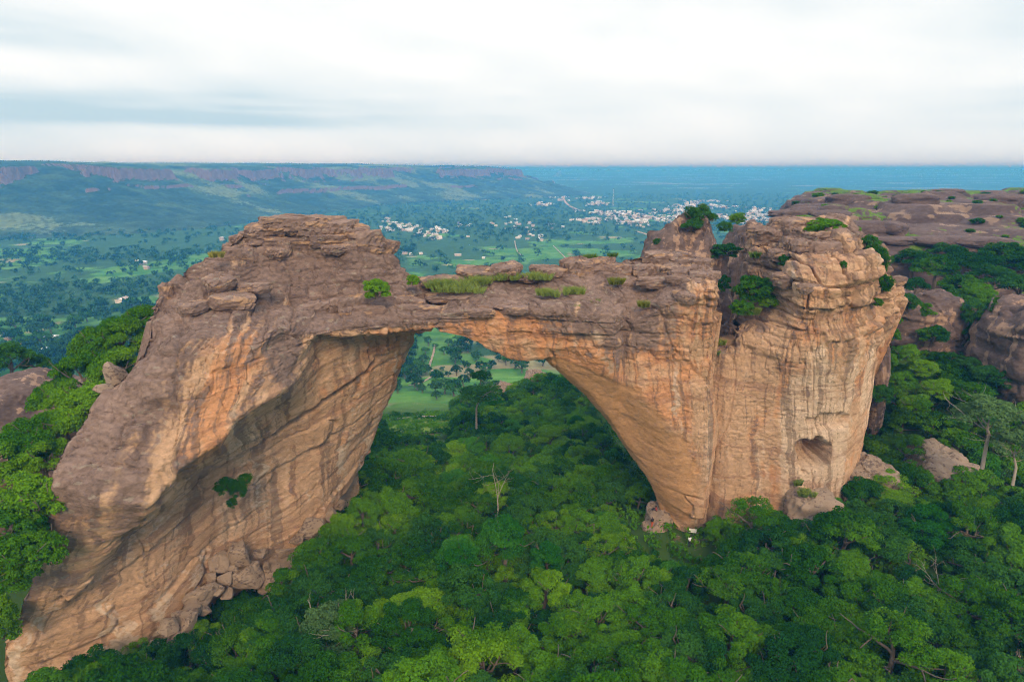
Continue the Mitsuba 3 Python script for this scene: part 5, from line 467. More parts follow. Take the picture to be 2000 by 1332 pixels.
PEOPLE = [(np.float64(21.4), 94.3, 200, 'stand', 'black_cloth', 'orange_cloth', 'person in a black top and orange trousers standing on the lower ledge'), (np.float64(22.5), 97.0, 75, 'sit', 'red_cloth', 'dark_cloth', 'person sitting with bent knees in the middle of the upper ledge'), (np.float64(23.6), 98.6, 215, 'sit', 'black_cloth', 'dark_cloth', 'dark clothed person sitting highest on the upper ledge'), (np.float64(25.6), 88.3, 10, 'stand', 'white_cloth', 'dark_cloth', 'person in a white shirt standing on the rocky path seen from behind')]
BOARD = (np.float64(26.8), 91.3)

# ------------------------------------------------------------------ helpers
def tag(key, label, cat, group=None, kind=None):
    labels[key] = {'label': label, 'category': cat}
    if group: labels[key]['group'] = group
    if kind: labels[key]['kind'] = kind


def structure(key, shape):
    scene[key] = shape
    labels[key] = {'kind': 'structure'}


used = {}


def numbered(name):
    k = used.get(name, 0); used[name] = k + 1
    return name if k == 0 else '%s_%03d' % (name, k)


def nz(p, s, seed=0, o=3):
    return meshkit.fbm(np.asarray(p) * s, o, seed)


def sstep(a, b, x):
    t = np.clip((x - a) / (b - a), 0, 1)
    return t * t * (3 - 2 * t)


def normals(v, f):
    n = np.zeros_like(v); c = np.cross(v[f[:, 1]] - v[f[:, 0]], v[f[:, 2]] - v[f[:, 0]])
    for k in range(3): np.add.at(n, f[:, k], c)
    return n / np.maximum(np.linalg.norm(n, axis=1, keepdims=True), 1e-9)


def strata(p, tilt=0.0, seed=0):
    """Outward offset of bedded sandstone: every bed stands proud or recessed by its own amount, broken along its length."""
    warp = 1.3 * (nz(p * [1, 1, .6], .07, seed + 5) - .5) + .5 * (nz(p, .25, seed + 8, 2) - .5)
    s = p[:, 2] - tilt * (p[:, 1] - 90) + warp * 2
    out = 0
    for th, amp, sd in ((1.7, .62, 1), (.75, .34, 2), (.36, .13, 3)):
        a = s / th + 50
        i = np.floor(a); t = sstep(.0, .22, a - i)
        lat = p * [.16 / th ** .5, .16 / th ** .5, 0]
        def val(j): return meshkit.noise(np.stack([lat[:, 0] + 7.31 * j, lat[:, 1] + 3.7 * j, j * 0 + .5], -1), seed + sd)
        h = val(i - 1) * (1 - t) + val(i) * t
        out = out + amp * (h - .5) * 2
    return out


def blocks(p, along, th, wide, seed, dip=0.0):
    """Joint-bounded blocks: each bed breaks into blocks of its own width that stand proud or back, with open joints between."""
    warp = 1.6 * (nz(p, .09, seed, 3) - .5) + .4 * (nz(p, .4, seed + 1, 2) - .5)
    s = (p[:, 2] - dip * p[:, 1] + warp) / th + 40; i = np.floor(s)
    rnd = lambda a, b, k: meshkit.noise(np.stack([a * 1.0 + .0, b * 1.0, a * 0 + k], -1), seed)
    a = along / wide * (.7 + .8 * rnd(i, i * 0, 3)) + 9 * rnd(i, i * 0, 5) + .5 * (nz(p, .3, seed + 3, 2) - .5); j = np.floor(a)
    fs, fa = s - i, a - j
    gap = np.minimum(np.minimum(fs, 1 - fs) * th, np.minimum(fa, 1 - fa) * wide * .8)
    return (rnd(i, j, 7) - .5) * 2 * sstep(0, .30, gap) - .55 * (1 - sstep(0, .22, gap)) * (rnd(i + 3, j, 9) > .35)


def cracks(p, scale, seed, width=.02):
    a = np.abs(nz(p * [1, 1, .35], scale, seed, 3) - .5)
    return 1 - sstep(0, width, a)


def grid_faces(a, b, closed):
    i, j = np.meshgrid(np.arange(a - 1), np.arange(b if closed else b - 1), indexing='ij')
    j2 = (j + 1) % b
    q = np.stack([i * b + j, i * b + j2, (i + 1) * b + j2, (i + 1) * b + j], -1).reshape(-1, 4)
    return np.vstack([q[:, [0, 1, 2]], q[:, [0, 2, 3]]])


def pchip(x, y, xs):
    from scipy.interpolate import PchipInterpolator
    return PchipInterpolator(x, y, axis=0)(xs)


def loft(table, nu, nv, power=.6):
    """A closed ring of points per station, joined along the stations: (grid nu x nv x 3, u of each column, v of each row)."""
    t = np.array(table, float)
    S, R = t.shape[:2]
    ring = np.concatenate([t, t[:, :1]], 1)
    du = np.linalg.norm(np.diff(t[:, :9], axis=0), axis=-1).mean(1); U = np.concatenate([[0], np.cumsum(du ** power)])
    dv = np.linalg.norm(np.diff(ring, axis=1), axis=-1).mean(0); dv[9:] *= .3; V = np.concatenate([[0], np.cumsum(dv ** power)])
    us, vs = np.linspace(0, U[-1], nu), np.linspace(0, V[-1], nv + 1)[:-1]
    g = pchip(U, ring, us)
    g = pchip(V, np.moveaxis(g, 1, 0), vs)
    return np.moveaxis(g, 0, 1), np.interp(us, U, np.arange(S)), np.interp(vs, V, np.arange(R + 1))


def capped(g):
    """Ends of a loft closed by a fan."""
    nu, nv = g.shape[:2]
    v = g.reshape(-1, 3); f = grid_faces(nu, nv, True)
    c0, c1 = g[0].mean(0), g[-1].mean(0); n = len(v)
    j = np.arange(nv); j2 = (j + 1) % nv
    f = np.vstack([f, np.stack([j2, j, j * 0 + n], 1), np.stack([(nu - 1) * nv + j, (nu - 1) * nv + j2, j * 0 + n + 1], 1)])
    return np.vstack([v, c0, c1]), f


def lookup(tab):
    """fn(uv) that reads a small stations x rows table of where the photograph shows a deposit on the rock; the dark table also holds painted crease shade."""
    a = np.array(tab, float); S, R = a.shape
    flat = mi.Float(a.ravel().astype(np.float32))
    def fn(uv):
        x = dr.clip(uv.x * (S - 1), 0, S - 1.001); y = dr.clip(uv.y * (R - 1), 0, R - 1.001)
        i, j = mi.UInt32(x), mi.UInt32(y); fx, fy = x - mi.Float(i), y - mi.Float(j)
        at = lambda p, q: dr.gather(mi.Float, flat, (i + p) * R + j + q)
        return dr.lerp(dr.lerp(at(0, 0), at(0, 1), fy), dr.lerp(at(1, 0), at(1, 1), fy), fx)
    return fn


# ------------------------------------------------------------------ rock materials
VARNISH = ((.138, .094, .081), (.275, .192, .163))
def varnish(p, g, fine):
    c = mix(VARNISH[0], VARNISH[1], dr.clip(g * 1.5 - .3 + (fine - .5) * .7, 0, 1))
    lichen = smoothstep(.66, .74, fbm(p.x * 1.1, p.y * 1.1, p.z * 1.7, 3))
    return mix(c, (.30, .255, .21), lichen * .55)


def rock_colour(p, uv, dark, orange, pale, streak_u, fresh=0.0, runs=0.0):
    """Bare sandstone (tan, orange, cream) with runs of dark desert varnish and dark and white drip lines down the faces."""
    g = fbm(p.x * .28, p.y * .28, p.z * .34, 4)
    fine = fbm(p.x * 2.1, p.y * 2.1, p.z * 3.0, 3)
    w = (fbm(p.x * .30, p.y * .30, p.z * .45, 3) - .5) * 2.2
    run = fbm((uv.x * streak_u + w * .8), uv.y * 9 + 3, 1.0, 4)
    run2 = fbm((uv.x * streak_u * 2.3 + w), uv.y * 7 + 11, 5.0, 3)
    bed = fbm(p.x * .05, p.y * .05, (p.z - .25 * p.y) * 1.3 + w, 3)
    tan = mix((.43, .268, .168), (.58, .385, .258), g)
    c = mix(tan, (.54, .270, .140), smoothstep(.35, .65, orange + (g - .5) * .9 + (run - .5) * .6))
    patch = fbm(uv.x * streak_u * .22 + 5, uv.y * 5 + w * .4, 8.0, 3)
    c = mix(c, mix((.55, .40, .29), (.67, .53, .41), fine), smoothstep(.40, .66, pale * .66 + (patch - .5) * 1.0 + (run2 - .5) * .25 + (fine - .5) * .25 + .02) * .85)
    c = mix(c, (.27, .135, .095), smoothstep(.55, .63, bed + (run - .5) * .25 + (fine - .5) * .12) * .42)
    c = mix(c, (.165, .11, .082), smoothstep(.565, .665, run2 * .5 + run * .35 + patch * .2 + (fine - .5) * .28 + runs * .035) * .62)
    c = mix(c, (.56, .46, .37), smoothstep(.56, .66, fbm(uv.x * streak_u * .8 + w * 1.6 + 4, uv.y * 6, 9.0, 4) * .6 + (1 - patch) * .3 + (fine - .5) * .2 + runs * .04) * (.5 + .2 * runs))
    c = mix(c, mix((.40, .215, .105), (.53, .31, .165), g * .6 + fine * .4), fresh * .85)      # the smooth younger stone under the arch has no runs on it
    m = (1 - fresh) * smoothstep(.40, .67, dark + (run - .5) * .70 + (g - .5) * .75 + (patch - .5) * .3 + (fine - .5) * .30)
    c = mix(c, varnish(p, g, fine), m)  # varnish tone, also used as painted shade along the buttress crease
    grit = fbm(p.x * 6.5, p.y * 6.5, p.z * 9.0, 2)
    return c * (.62 + .42 * fine + .34 * grit)


def two(b): return {'type': 'twosided', 'bsdf': b}
def rough(fn, r=.9): return {'type': 'principled', 'base_color': proc(fn), 'roughness': r, 'specular': .25}
def relief(fn, amount, inner, eps=.03): return {'type': 'bumpmap', 'arbitrary': proc(fn, eps=eps), 'scale': amount, 'bsdf': inner}


# dark varnish plus crease shade painted under the buttress lip, orange and cream stone: one row per station of ARCH / TOWER, columns crest, cap, shelf, brow, face, lip, crease, wall, foot
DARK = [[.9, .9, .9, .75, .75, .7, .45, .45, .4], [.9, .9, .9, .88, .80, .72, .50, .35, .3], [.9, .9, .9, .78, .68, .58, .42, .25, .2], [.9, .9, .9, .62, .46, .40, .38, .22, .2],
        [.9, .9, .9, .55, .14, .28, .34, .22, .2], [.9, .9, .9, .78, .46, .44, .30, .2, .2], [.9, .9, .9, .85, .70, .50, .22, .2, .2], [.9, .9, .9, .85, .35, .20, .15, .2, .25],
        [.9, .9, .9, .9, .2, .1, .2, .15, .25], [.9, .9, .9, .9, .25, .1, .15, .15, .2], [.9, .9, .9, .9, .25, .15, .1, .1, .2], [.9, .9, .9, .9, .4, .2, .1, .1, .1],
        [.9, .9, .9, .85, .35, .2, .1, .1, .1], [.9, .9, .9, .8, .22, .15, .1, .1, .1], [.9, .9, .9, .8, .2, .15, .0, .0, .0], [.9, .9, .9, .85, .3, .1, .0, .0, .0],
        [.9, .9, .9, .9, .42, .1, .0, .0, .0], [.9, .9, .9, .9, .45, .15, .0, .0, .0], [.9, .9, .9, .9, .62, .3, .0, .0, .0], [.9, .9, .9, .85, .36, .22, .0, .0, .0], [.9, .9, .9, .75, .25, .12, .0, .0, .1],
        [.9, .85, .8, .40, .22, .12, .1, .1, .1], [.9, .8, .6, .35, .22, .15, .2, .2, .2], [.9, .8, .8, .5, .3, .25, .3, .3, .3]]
ORANGE = [[0, 0, 0, .1, .1, .2, .1, .1, .1], [0, 0, 0, .2, .2, .3, .1, .1, .1], [0, 0, 0, .4, .3, .3, .1, .1, .1], [0, 0, 0, .6, .5, .5, .1, .15, .1], [0, 0, 0, .8, .85, .7, .2, .1, .1],
          [0, 0, 0, .6, .6, .4, .2, .2, .1], [0, 0, 0, .3, .3, .3, .3, .3, .1], [0, 0, 0, .3, .3, .3, .4, .2, .1], [0, 0, 0, .4, .4, .4, .4, .2, .1], [0, 0, 0, .5, .5, .5, .5, .3, .1],
          [0, 0, 0, .5, .5, .5, .5, .5, .3], [0, 0, 0, .5, .6, .6, .6, .6, .6], [0, 0, 0, .6, .6, .6, .6, .6, .6], [0, 0, 0, .6, .65, .6, .6, .6, .6], [0, 0, 0, .6, .65, .6, .6, .6, .6],
          [0, 0, 0, .6, .6, .7, .7, .7, .7], [0, 0, 0, .5, .6, .75, .7, .6, .6], [0, 0, 0, .5, .5, .7, .6, .5, .5], [0, 0, 0, .4, .5, .6, .6, .5, .5], [0, 0, 0, .4, .5, .5, .5, .5, .5], [0, 0, 0, .4, .5, .5, .5, .5, .4],
          [0, .3, .4, .5, .5, .5, .4, .4, .3], [0, .3, .5, .5, .5, .4, .3, .3, .2], [0, .3, .4, .4, .4, .3, .2, .2, .2]]
PALE = [[0, 0, 0, 0, 0, .1, .2, .2, .2]] * 2 + [[0, 0, 0, .2, .3, .2, .4, .5, .5]] * 3 + [[0, 0, 0, .2, .2, .3, .5, .6, .5]] * 5 + [[0, 0, 0, .1, .1, .1, .2, .2, .2]] * 6 + \
       [[0, 0, 0, .1, .1, .1, .1, .1, .1]] * 3 + [[0, 0, 0, .2, .45, .35, .1, .1, .2]] * 3 + [[0, 0, 0, .2, .4, .4, .3, .3, .3]] * 2
DARK_T = [[.8, .8, .8, .7, .6, .35, .3, .3], [.7, .7, .6, .5, .45, .3, .3, .3], [.6, .6, .62, .4, .35, .3, .25, .3], [.7, .62, .5, .36, .25, .15, .2, .3], [.7, .7, .55, .28, .18, .1, .15, .3],
          [.7, .7, .5, .28, .2, .1, .15, .3], [.7, .6, .5, .32, .2, .1, .15, .3], [.7, .5, .4, .3, .15, .1, .15, .3]]
ORANGE_T = [[0, 0, .2, .2, .2, .3, .3, .2], [0, 0, .3, .3, .3, .35, .4, .3], [0, 0, .3, .4, .3, .4, .4, .3], [0, 0, .3, .4, .4, .45, .3, .3], [0, 0, .3, .4, .4, .3, .35, .3], [0, 0, .3, .4, .4, .35, .35, .3],
            [0, 0, .3, .4, .45, .45, .4, .3], [0, 0, .3, .4, .5, .5, .45, .3]]
PALE_T = [[0, 0, 0, .1, .2, .3, .3, .3]] * 2 + [[0, 0, .1, .1, .3, .45, .5, .4], [0, 0, .1, .1, .5, .9, .75, .55], [0, 0, .1, .1, .6, 1.0, .85, .6], [0, 0, .1, .1, .6, 1.0, .85, .6], [0, 0, .1, .1, .5, .85, .75, .55], [0, 0, .1, .1, .3, .5, .5, .4]]
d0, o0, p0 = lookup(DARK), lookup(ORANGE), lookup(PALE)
d1, o1, p1 = lookup(DARK_T), lookup(ORANGE_T), lookup(PALE_T)
def grain(p, n, uv):
    a = dr.abs(fbm(p.x * .75, p.y * .75, p.z * 1.9, 3) - .5); b = dr.abs(fbm(p.x * .5 + 7, p.y * .5, p.z * .35, 3) - .5)
    return fbm(p.x * 1.7, p.y * 1.7, p.z * 3.2, 4) + .30 * smoothstep(0.0, .035, a) + .30 * smoothstep(0.0, .022, b)



def fresh_stone(p, uv):
    return smoothstep(13.2 / 23, 14.6 / 23, uv.x + (noise(p.x * .3, p.y * .3, p.z * .3) - .5) * .03) * (1 - smoothstep(21.0 / 23, 22.2 / 23, uv.x)) * smoothstep(4.95 / 8, 5.25 / 8, uv.y + (noise(p.x * .5, p.y * .5, p.z * .5) - .5) * .05)


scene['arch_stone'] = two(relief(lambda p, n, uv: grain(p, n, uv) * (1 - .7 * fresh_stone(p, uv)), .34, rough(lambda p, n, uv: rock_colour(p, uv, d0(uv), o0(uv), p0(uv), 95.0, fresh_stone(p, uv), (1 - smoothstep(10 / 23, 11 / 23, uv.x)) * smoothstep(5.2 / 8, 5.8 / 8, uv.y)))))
scene['tower_stone'] = two(relief(grain, .34, rough(lambda p, n, uv: rock_colour(p, uv, d1(uv), o1(uv), p1(uv), 34.0))))


def outcrop_colour(p, n, uv):
    g = fbm(p.x * .22, p.y * .22, p.z * .3, 4); fine = fbm(p.x * 1.9, p.y * 1.9, p.z * 2.6, 3)
    run = fbm(p.x * .9, p.y * .9, p.z * .10, 4)
    bare = smoothstep(.57, .66, run + (g - .5) * .5 + (fine - .5) * .2)
    return mix(mix((.085, .060, .058), (.195, .138, .125), dr.clip(g * 1.5 - .3 + (fine - .5) * .7, 0, 1)), mix((.36, .22, .15), (.46, .31, .22), fine), bare * .6) * (.8 + .4 * fine)


def cap_colour(p, n, uv):
    g = fbm(p.x * .30, p.y * .30, p.z * .4, 4); fine = fbm(p.x * 2.2, p.y * 2.2, p.z * 3, 3)
    bare = smoothstep(.60, .68, fbm(p.x * .5 + 9, p.y * .5, p.z * 1.6, 3) + (fine - .5) * .2)
    return mix(varnish(p, g, fine), (.40, .25, .15), bare * .7) * (.8 + .4 * fine)


def boulder_colour(p, n, uv):
    g = fbm(p.x * .5, p.y * .5, p.z * .6, 3); fine = fbm(p.x * 3, p.y * 3, p.z * 4, 3)
    return mix(mix((.23, .175, .145), (.39, .295, .225), g), (.14, .105, .09), smoothstep(.50, .66, fine * .6 + g * .4)) * (.8 + .4 * fine)


scene['outcrop_stone'] = two(rough(outcrop_colour))
scene['cap_stone'] = two(rough(cap_colour))
scene['boulder_stone'] = two(rough(boulder_colour))

# ------------------------------------------------------------------ the arch and the tower beside it
def carve(g, uc, vc, seed, flute, rows, dents=(), crease=None, calm=None, jointed=(), low=lambda t: 0 * t):
    """Bedding ledges, cracks, flutes and weathering on a lofted wall."""
    v, f = capped(g)
    n = normals(v, f)
    nu, nv = g.shape[:2]
    row = np.tile(vc, nu); st = np.repeat(uc, nv)
    row = np.append(row, [rows, rows]); st = np.append(st, [0, uc[-1]])
    ledge = np.interp(row, [0, 2, 3, 3.4, 4, 5, 5.4, 6, 8, 12], [1.15, 1.0, .9, .8, .50, .6, .34, .26, .26, .3])
    smooth = 1.0 if calm is None else 1 - .85 * calm(st) * sstep(4.7, 5.2, row)
    ledge = ledge * smooth * (1 - low(st) * sstep(3.9, 4.6, row))
    tilt = np.interp(row, [0, 3, 4, 6, 12], [0, 0, .12, .35, .35])
    h = ledge * strata(v, tilt, seed) * 1.25
    for th, wide, amp, dip, r0, r1 in jointed:
        h += amp * blocks(v, v[:, 0] + .35 * v[:, 1], th, wide, seed + int(th * 10), dip) * np.interp(row, [r0 - .6, r0, r1, r1 + .6], [0, 1, 1, 0]) * smooth
    h += 1.9 * (nz(v, .085, seed + 1, 3) - .5) * smooth * np.interp(row, [4.5, 5.5], [1, .55]) + .6 * (nz(v, .35, seed + 2, 3) - .5) * smooth + .22 * (nz(v, 1.1, seed + 3, 2) - .5)
    q = np.stack([st * flute, row * .8, row * 0], -1)
    h += .5 * (meshkit.fbm(q, 3, seed + 4) - .5) * sstep(3.3, 4.2, row) * (row < 8.4) * smooth
    h -= .22 * cracks(v, .6, seed + 14, .03) * (1 - sstep(4.2, 5, row))
    h -= .6 * cracks(v, .055, seed + 6, .010) * np.interp(row, [0, 3, 4, 9], [1, 1, .4, .3])
    for c, r, depth in dents:
        e = np.linalg.norm((v - np.array(c)) / np.array(r), axis=1) + .9 * (nz(v, .55, seed + 9, 3) - .5) + .22 * strata(v, .1, seed + 10)
        h -= depth * (1 - sstep(.62, 1.0, e))
    if crease is not None:
        h -= 3.4 * sstep(5.97, 6.02, row) * (1 - sstep(6.09, 6.17, row)) * crease(st) * (.45 + 1.1 * nz(v, .2, seed + 12, 2))
        h -= 1.2 * sstep(5.98, 6.04, row) * (1 - sstep(6.6, 8, row)) * crease(st)
        h += .5 * np.exp(-((row - 5.0) / .12) ** 2) * crease(st)
    v = v + n * h[:, None]
    uv = np.stack([st, row], -1)
    return v, f, uv


def stone_part(key, v, f, uv, keep, bsdf, S, R):
    f = f[keep]; idx, inv = np.unique(f, return_inverse=True)
    nrm = normals(v, ALLF)[idx]
    path = meshkit.write_ply((v[idx], inv.reshape(-1, 3)), False, uv[idx] / [S - 1, R - 1], None, normals=nrm)
    scene[key] = {'type': 'ply', 'filename': path, 'face_normals': False, 'bsdf': {'type': 'ref', 'id': bsdf}}


g, uc, vc = loft(ARCH, 570, 610)
v, f, uv = carve(g, uc, vc, 40, 2.6, 12, ARCH_DENTS, lambda t: sstep(.6, 1.5, t) * (1 - .6 * sstep(5, 7, t)) * (1 - sstep(8, 10, t)), lambda t: sstep(13.5, 15, t) * (1 - sstep(20.5, 22, t)),
                 ((1.9, 3.4, .42, 0, 0, 4), (3.6, 10.0, .42, .42, 6, 8)), lambda t: .75 * sstep(14, 16, t))
ALLF = f
mid = uv[f, 0].mean(1)
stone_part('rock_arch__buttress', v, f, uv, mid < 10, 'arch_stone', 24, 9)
stone_part('rock_arch__span', v, f, uv, (mid >= 10) & (mid < 16.2), 'arch_stone', 24, 9)
stone_part('rock_arch__pillar', v, f, uv, mid >= 16.2, 'arch_stone', 24, 9)
tag('rock_arch', 'huge natural sandstone arch with dark brown top and orange striped walls spanning the forest', 'rock arch')
labels['rock_arch__span'] = {'label': 'slender flat topped rock bridge with grass tufts on it'}
labels['rock_arch__buttress'] = {'label': 'massive leaning buttress with a layered cap and an overhanging striped wall'}
labels['rock_arch__pillar'] = {'label': 'narrow foot of the arch beside the pale rock tower'}

g, uc, vc = loft(TOWER, 330, 430)
vc8 = np.interp(vc, [0, 1, 2, 3, 4, 5, 6, 7, 8, 9, 10], [0, 1, 2, 3.2, 4, 5.6, 7, 8, 9, 10, 11])
v, f, uv = carve(g, uc, vc8, 71, 2.2, 11, TOWER_DENTS, None, None, ((3.4, 5.0, 1.15, .05, 0, 3.4), (1.5, 2.8, .50, .05, 0, 3.8)), lambda t: .84 + 0 * t)
uv[:, 1] = np.append(np.tile(vc, len(uc)), [9, 9])
ALLF = f
stone_part('rock_tower', v, f, uv, np.ones(len(f), bool), 'tower_stone', 8, 8)
tag('rock_tower', 'tall blocky sandstone tower with a pale cream face and bushes on top', 'rock tower')


def blob(c, r, seed, power=2.6, sub=5, amp=1.0, ledge=.8, rot=0, tilt=0.0):
    """A weathered outcrop: a squared-off mass with beds, cracks and hollows."""
    m = trimesh.creation.icosphere(sub)
    d = np.array(m.vertices); f = np.array(m.faces)
    k = (np.abs(d) ** power).sum(1) ** (-1 / power)
    v = d * k[:, None] * np.array(r)
    s = min(r) / 6.0
    v = v * (1 + amp * .35 * (meshkit.fbm(d * 1.7 + seed, 3, seed) - .5) + amp * .12 * (meshkit.fbm(d * 5 + seed, 3, seed + 1) - .5))[:, None]
    ca, sa = math.cos(rot), math.sin(rot)
    v = v @ np.array([[ca, sa, 0], [-sa, ca, 0], [0, 0, 1]]) + np.array(c)
    n = normals(v, f)
    h = ledge * strata(v, tilt, seed) * min(1, s) + .5 * s ** .5 * (nz(v, .6, seed, 3) - .5) - .5 * min(1, s) * cracks(v, .12, seed + 3)
    v = v + n * h[:, None]
    return v, f


def slab(rng, c, r, th, seed, yaw=None, tip=.05):
    """A broken plate of one bed: an angular outline with a notched rim, chamfered above and below."""
    k = rng.integers(9, 13)
    a = np.sort(rng.uniform(0, 2 * np.pi, k)); a = np.linspace(0, 2 * np.pi, k, endpoint=False) * .7 + a * .3
    rad = rng.uniform(.72, 1.08, k)
    a = np.interp(np.arange(k * 4) / 4, np.arange(k + 1), np.append(a, a[0] + 2 * np.pi)); rad = np.interp(np.arange(k * 4) / 4, np.arange(k + 1), np.append(rad, rad[0]))
    ring = np.stack([np.cos(a) * rad * r[0], np.sin(a) * rad * r[1]], 1)
    lev = [(-.9, .80), (-.5, .90), (-.42, .97), (-.05, 1.0), (.04, .95), (.12, .99), (.42, .97), (.5, .90), (.6, .5), (.64, .02)]
    v = np.vstack([np.column_stack([ring * s * (1 + .04 * rng.normal(size=(len(ring), 1))), np.full(len(ring), z * th) + .05 * th * rng.normal(size=len(ring))]) for z, s in lev])
    n = len(ring); f = grid_faces(len(lev), n, True)
    f = np.vstack([f, [[0, (i + 1) % n, i] for i in range(n)][1:-1]])
    yaw = rng.uniform(0, 6.28) if yaw is None else yaw
    R = trimesh.transformations.euler_matrix(rng.normal() * tip, rng.normal() * tip, yaw)[:3, :3]
    v = v @ R.T + np.array(c)
    v = v + .9 * th * (nz(v, .45, seed, 3) - .5)[:, None] * np.array([1, 1, .5])
    return v, f


def block_stone(c, r, seed):
    """A fallen block: flat broken faces with worn edges."""
    g = np.random.default_rng(seed * 7 + 1); d = g.normal(size=(15, 3)); d /= np.linalg.norm(d, axis=1, keepdims=True)
    d = np.sign(d) * np.abs(d) ** .7
    m = trimesh.convex.convex_hull(d * np.array(r) * 1.12)
    m = m.subdivide_to_size(max(r) * .22)
    m.merge_vertices(); m = trimesh.smoothing.filter_laplacian(m, lamb=.45, iterations=2)
    v, f = np.array(m.vertices), np.array(m.faces); n = normals(v, f); w = v + np.array(c)
    return w + n * (.16 * min(r) * (nz(w, 1.1, seed, 3) - .5) - .10 * min(r) * cracks(w, .5, seed, .05))[:, None], f


rng = np.random.default_rng(5)
for i, (x, y, z, rx, ry, th) in enumerate(CAP_SLABS):
    scene[numbered('rock_arch__buttress__slab')] = mikit.ply(slab(rng, (x, y, z), (rx, ry), th, i), 'cap_stone')
for i, (x, y, z, rx, ry, th) in enumerate(SPAN_SLABS):
    scene[numbered('rock_arch__span__slab')] = mikit.ply(slab(rng, (x, y, z), (rx, ry), th, 60 + i), 'cap_stone')
for i, (x, y, z, rx, ry, th) in enumerate(PILLAR_SLABS):
    scene[numbered('rock_arch__pillar__slab')] = mikit.ply(slab(rng, (x, y, z), (rx, ry), th, 160 + i), 'cap_stone')
for i, (x, y, z, rx, ry, th) in enumerate(TOWER_SLABS):
    scene[numbered('rock_tower__slab')] = mikit.ply(slab(rng, (x, y, z), (rx, ry), th, 90 + i), 'cap_stone')

for key, c, r, seed, power, stone, label, cat in OUTCROPS:
    k = numbered(key)
    scene[k] = mikit.ply(blob(c, r, seed, power, 4 if max(r) < 5 else 5, *((1.5, 1.7) if key == 'rock_ledge' else (1.0, 1.0))), stone, smooth=40)
    tag(k, label, cat)
for c, r, seed, label in BOULDERS:
    k = numbered('boulder')
    scene[k] = mikit.ply(block_stone(c, r, seed), 'boulder_stone', smooth=28)
    tag(k, label, 'boulder')


# ------------------------------------------------------------------ ground, plain, plateau, escarpment
def ground_z(x, y):
    z = np.interp(y, [-400, -100, 40, 70, 100, 140, 200, 300, 400, 450], [-60, -20, 9, 7, 5, -4, -17, -44, -62, -65])
    z = z - 4.0 * (1 - sstep(-34, -22, x)) * (1 - sstep(84, 100, y)) + 16 * np.exp(-((x + 88) / 22) ** 2 - ((y - 95) / 34) ** 2)
    z = z + 4.5 * sstep(26, 46, x) * sstep(66, 88, y) * (1 - sstep(300, 420, y)) + 27 * sstep(54, 76, x) * sstep(90, 136, y) * (1 - sstep(300, 420, y))
    z = z + 14 * np.exp(-((x - 22) / 26) ** 2 - ((y - 232) / 42) ** 2) + 9 * np.exp(-((x - 45) / 22) ** 2 - ((y - 150) / 40) ** 2)
    fade = 1 - sstep(300, 430, np.hypot(x, y))
    p = np.stack([x, y, x * 0], -1)
    z = z + fade * 3.0 * (meshkit.fbm(p * .045, 4, 2) - .5) + (1 - fade) * 1.2 * (meshkit.fbm(p * .006, 3, 3) - .5)
    far = sstep(380, 460, np.hypot(x, y))
    return z * (1 - far) + (-65 + .8 * (meshkit.fbm(p * .006, 3, 3) - .5)) * far


def ground_colour(p, n, uv):
    far = smoothstep(235.0, 330.0, dr.sqrt(p.x * p.x + p.y * p.y))
    f1 = fbm(p.x * .10, p.y * .10, 0.5, 3); f2 = fbm(p.x * .9, p.y * .9, 1.5, 3)
    near = mix(mix((.028, .060, .012), (.060, .130, .022), f1), (.15, .105, .065), smoothstep(.60, .68, f1 * .5 + f2 * .5))
    a = fbm(p.x * .0075, p.y * .0075, 2.5, 4); b = fbm(p.x * .05, p.y * .05, 7.5, 3); c = fbm(p.x * .0016 + 3, p.y * .0026, 4.5, 4)
    wood = smoothstep(750.0, 1500.0, p.y) * .17
    field = smoothstep(.46, .53, a - wood + (b - .5) * .14)
    grass = mix((.042, .160, .030), (.100, .230, .048), smoothstep(.3, .75, b))
    plain = mix(mix((.020, .070, .028), (.040, .110, .042), b), grass, field)
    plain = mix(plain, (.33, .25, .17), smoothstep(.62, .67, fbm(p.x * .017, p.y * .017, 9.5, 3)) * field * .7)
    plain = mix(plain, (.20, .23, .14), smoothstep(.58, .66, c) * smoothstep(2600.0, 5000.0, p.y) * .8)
    plain = plain * (.72 + .56 * fbm(p.x * .22, p.y * .22, 3.5, 3))
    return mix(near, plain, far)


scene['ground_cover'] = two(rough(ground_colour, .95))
r = [6.0]
while r[-1] < 90000: r.append(r[-1] * 1.016 + .15)
r = np.array(r)
th = np.radians(np.concatenate([np.linspace(-180, -56, 60)[:-1], np.linspace(-56, 56, 400), np.linspace(56, 180, 60)[1:]]))
rr, tt = np.meshgrid(r, th, indexing='ij')
gx, gy = rr * np.sin(tt), rr * np.cos(tt)
structure('ground', mikit.ply((np.stack([gx, gy, ground_z(gx, gy)], -1).reshape(-1, 3), grid_faces(len(r), len(th), False)[:, ::-1]), 'ground_cover', smooth=True))


_r = np.random.default_rng(12)
DOMES = [(float(y * _r.uniform(.36, .84)), float(y), float(_r.uniform(2.2, 6.5)), float(_r.uniform(.3, 2.6))) for y in _r.uniform(158, 330, 75)]


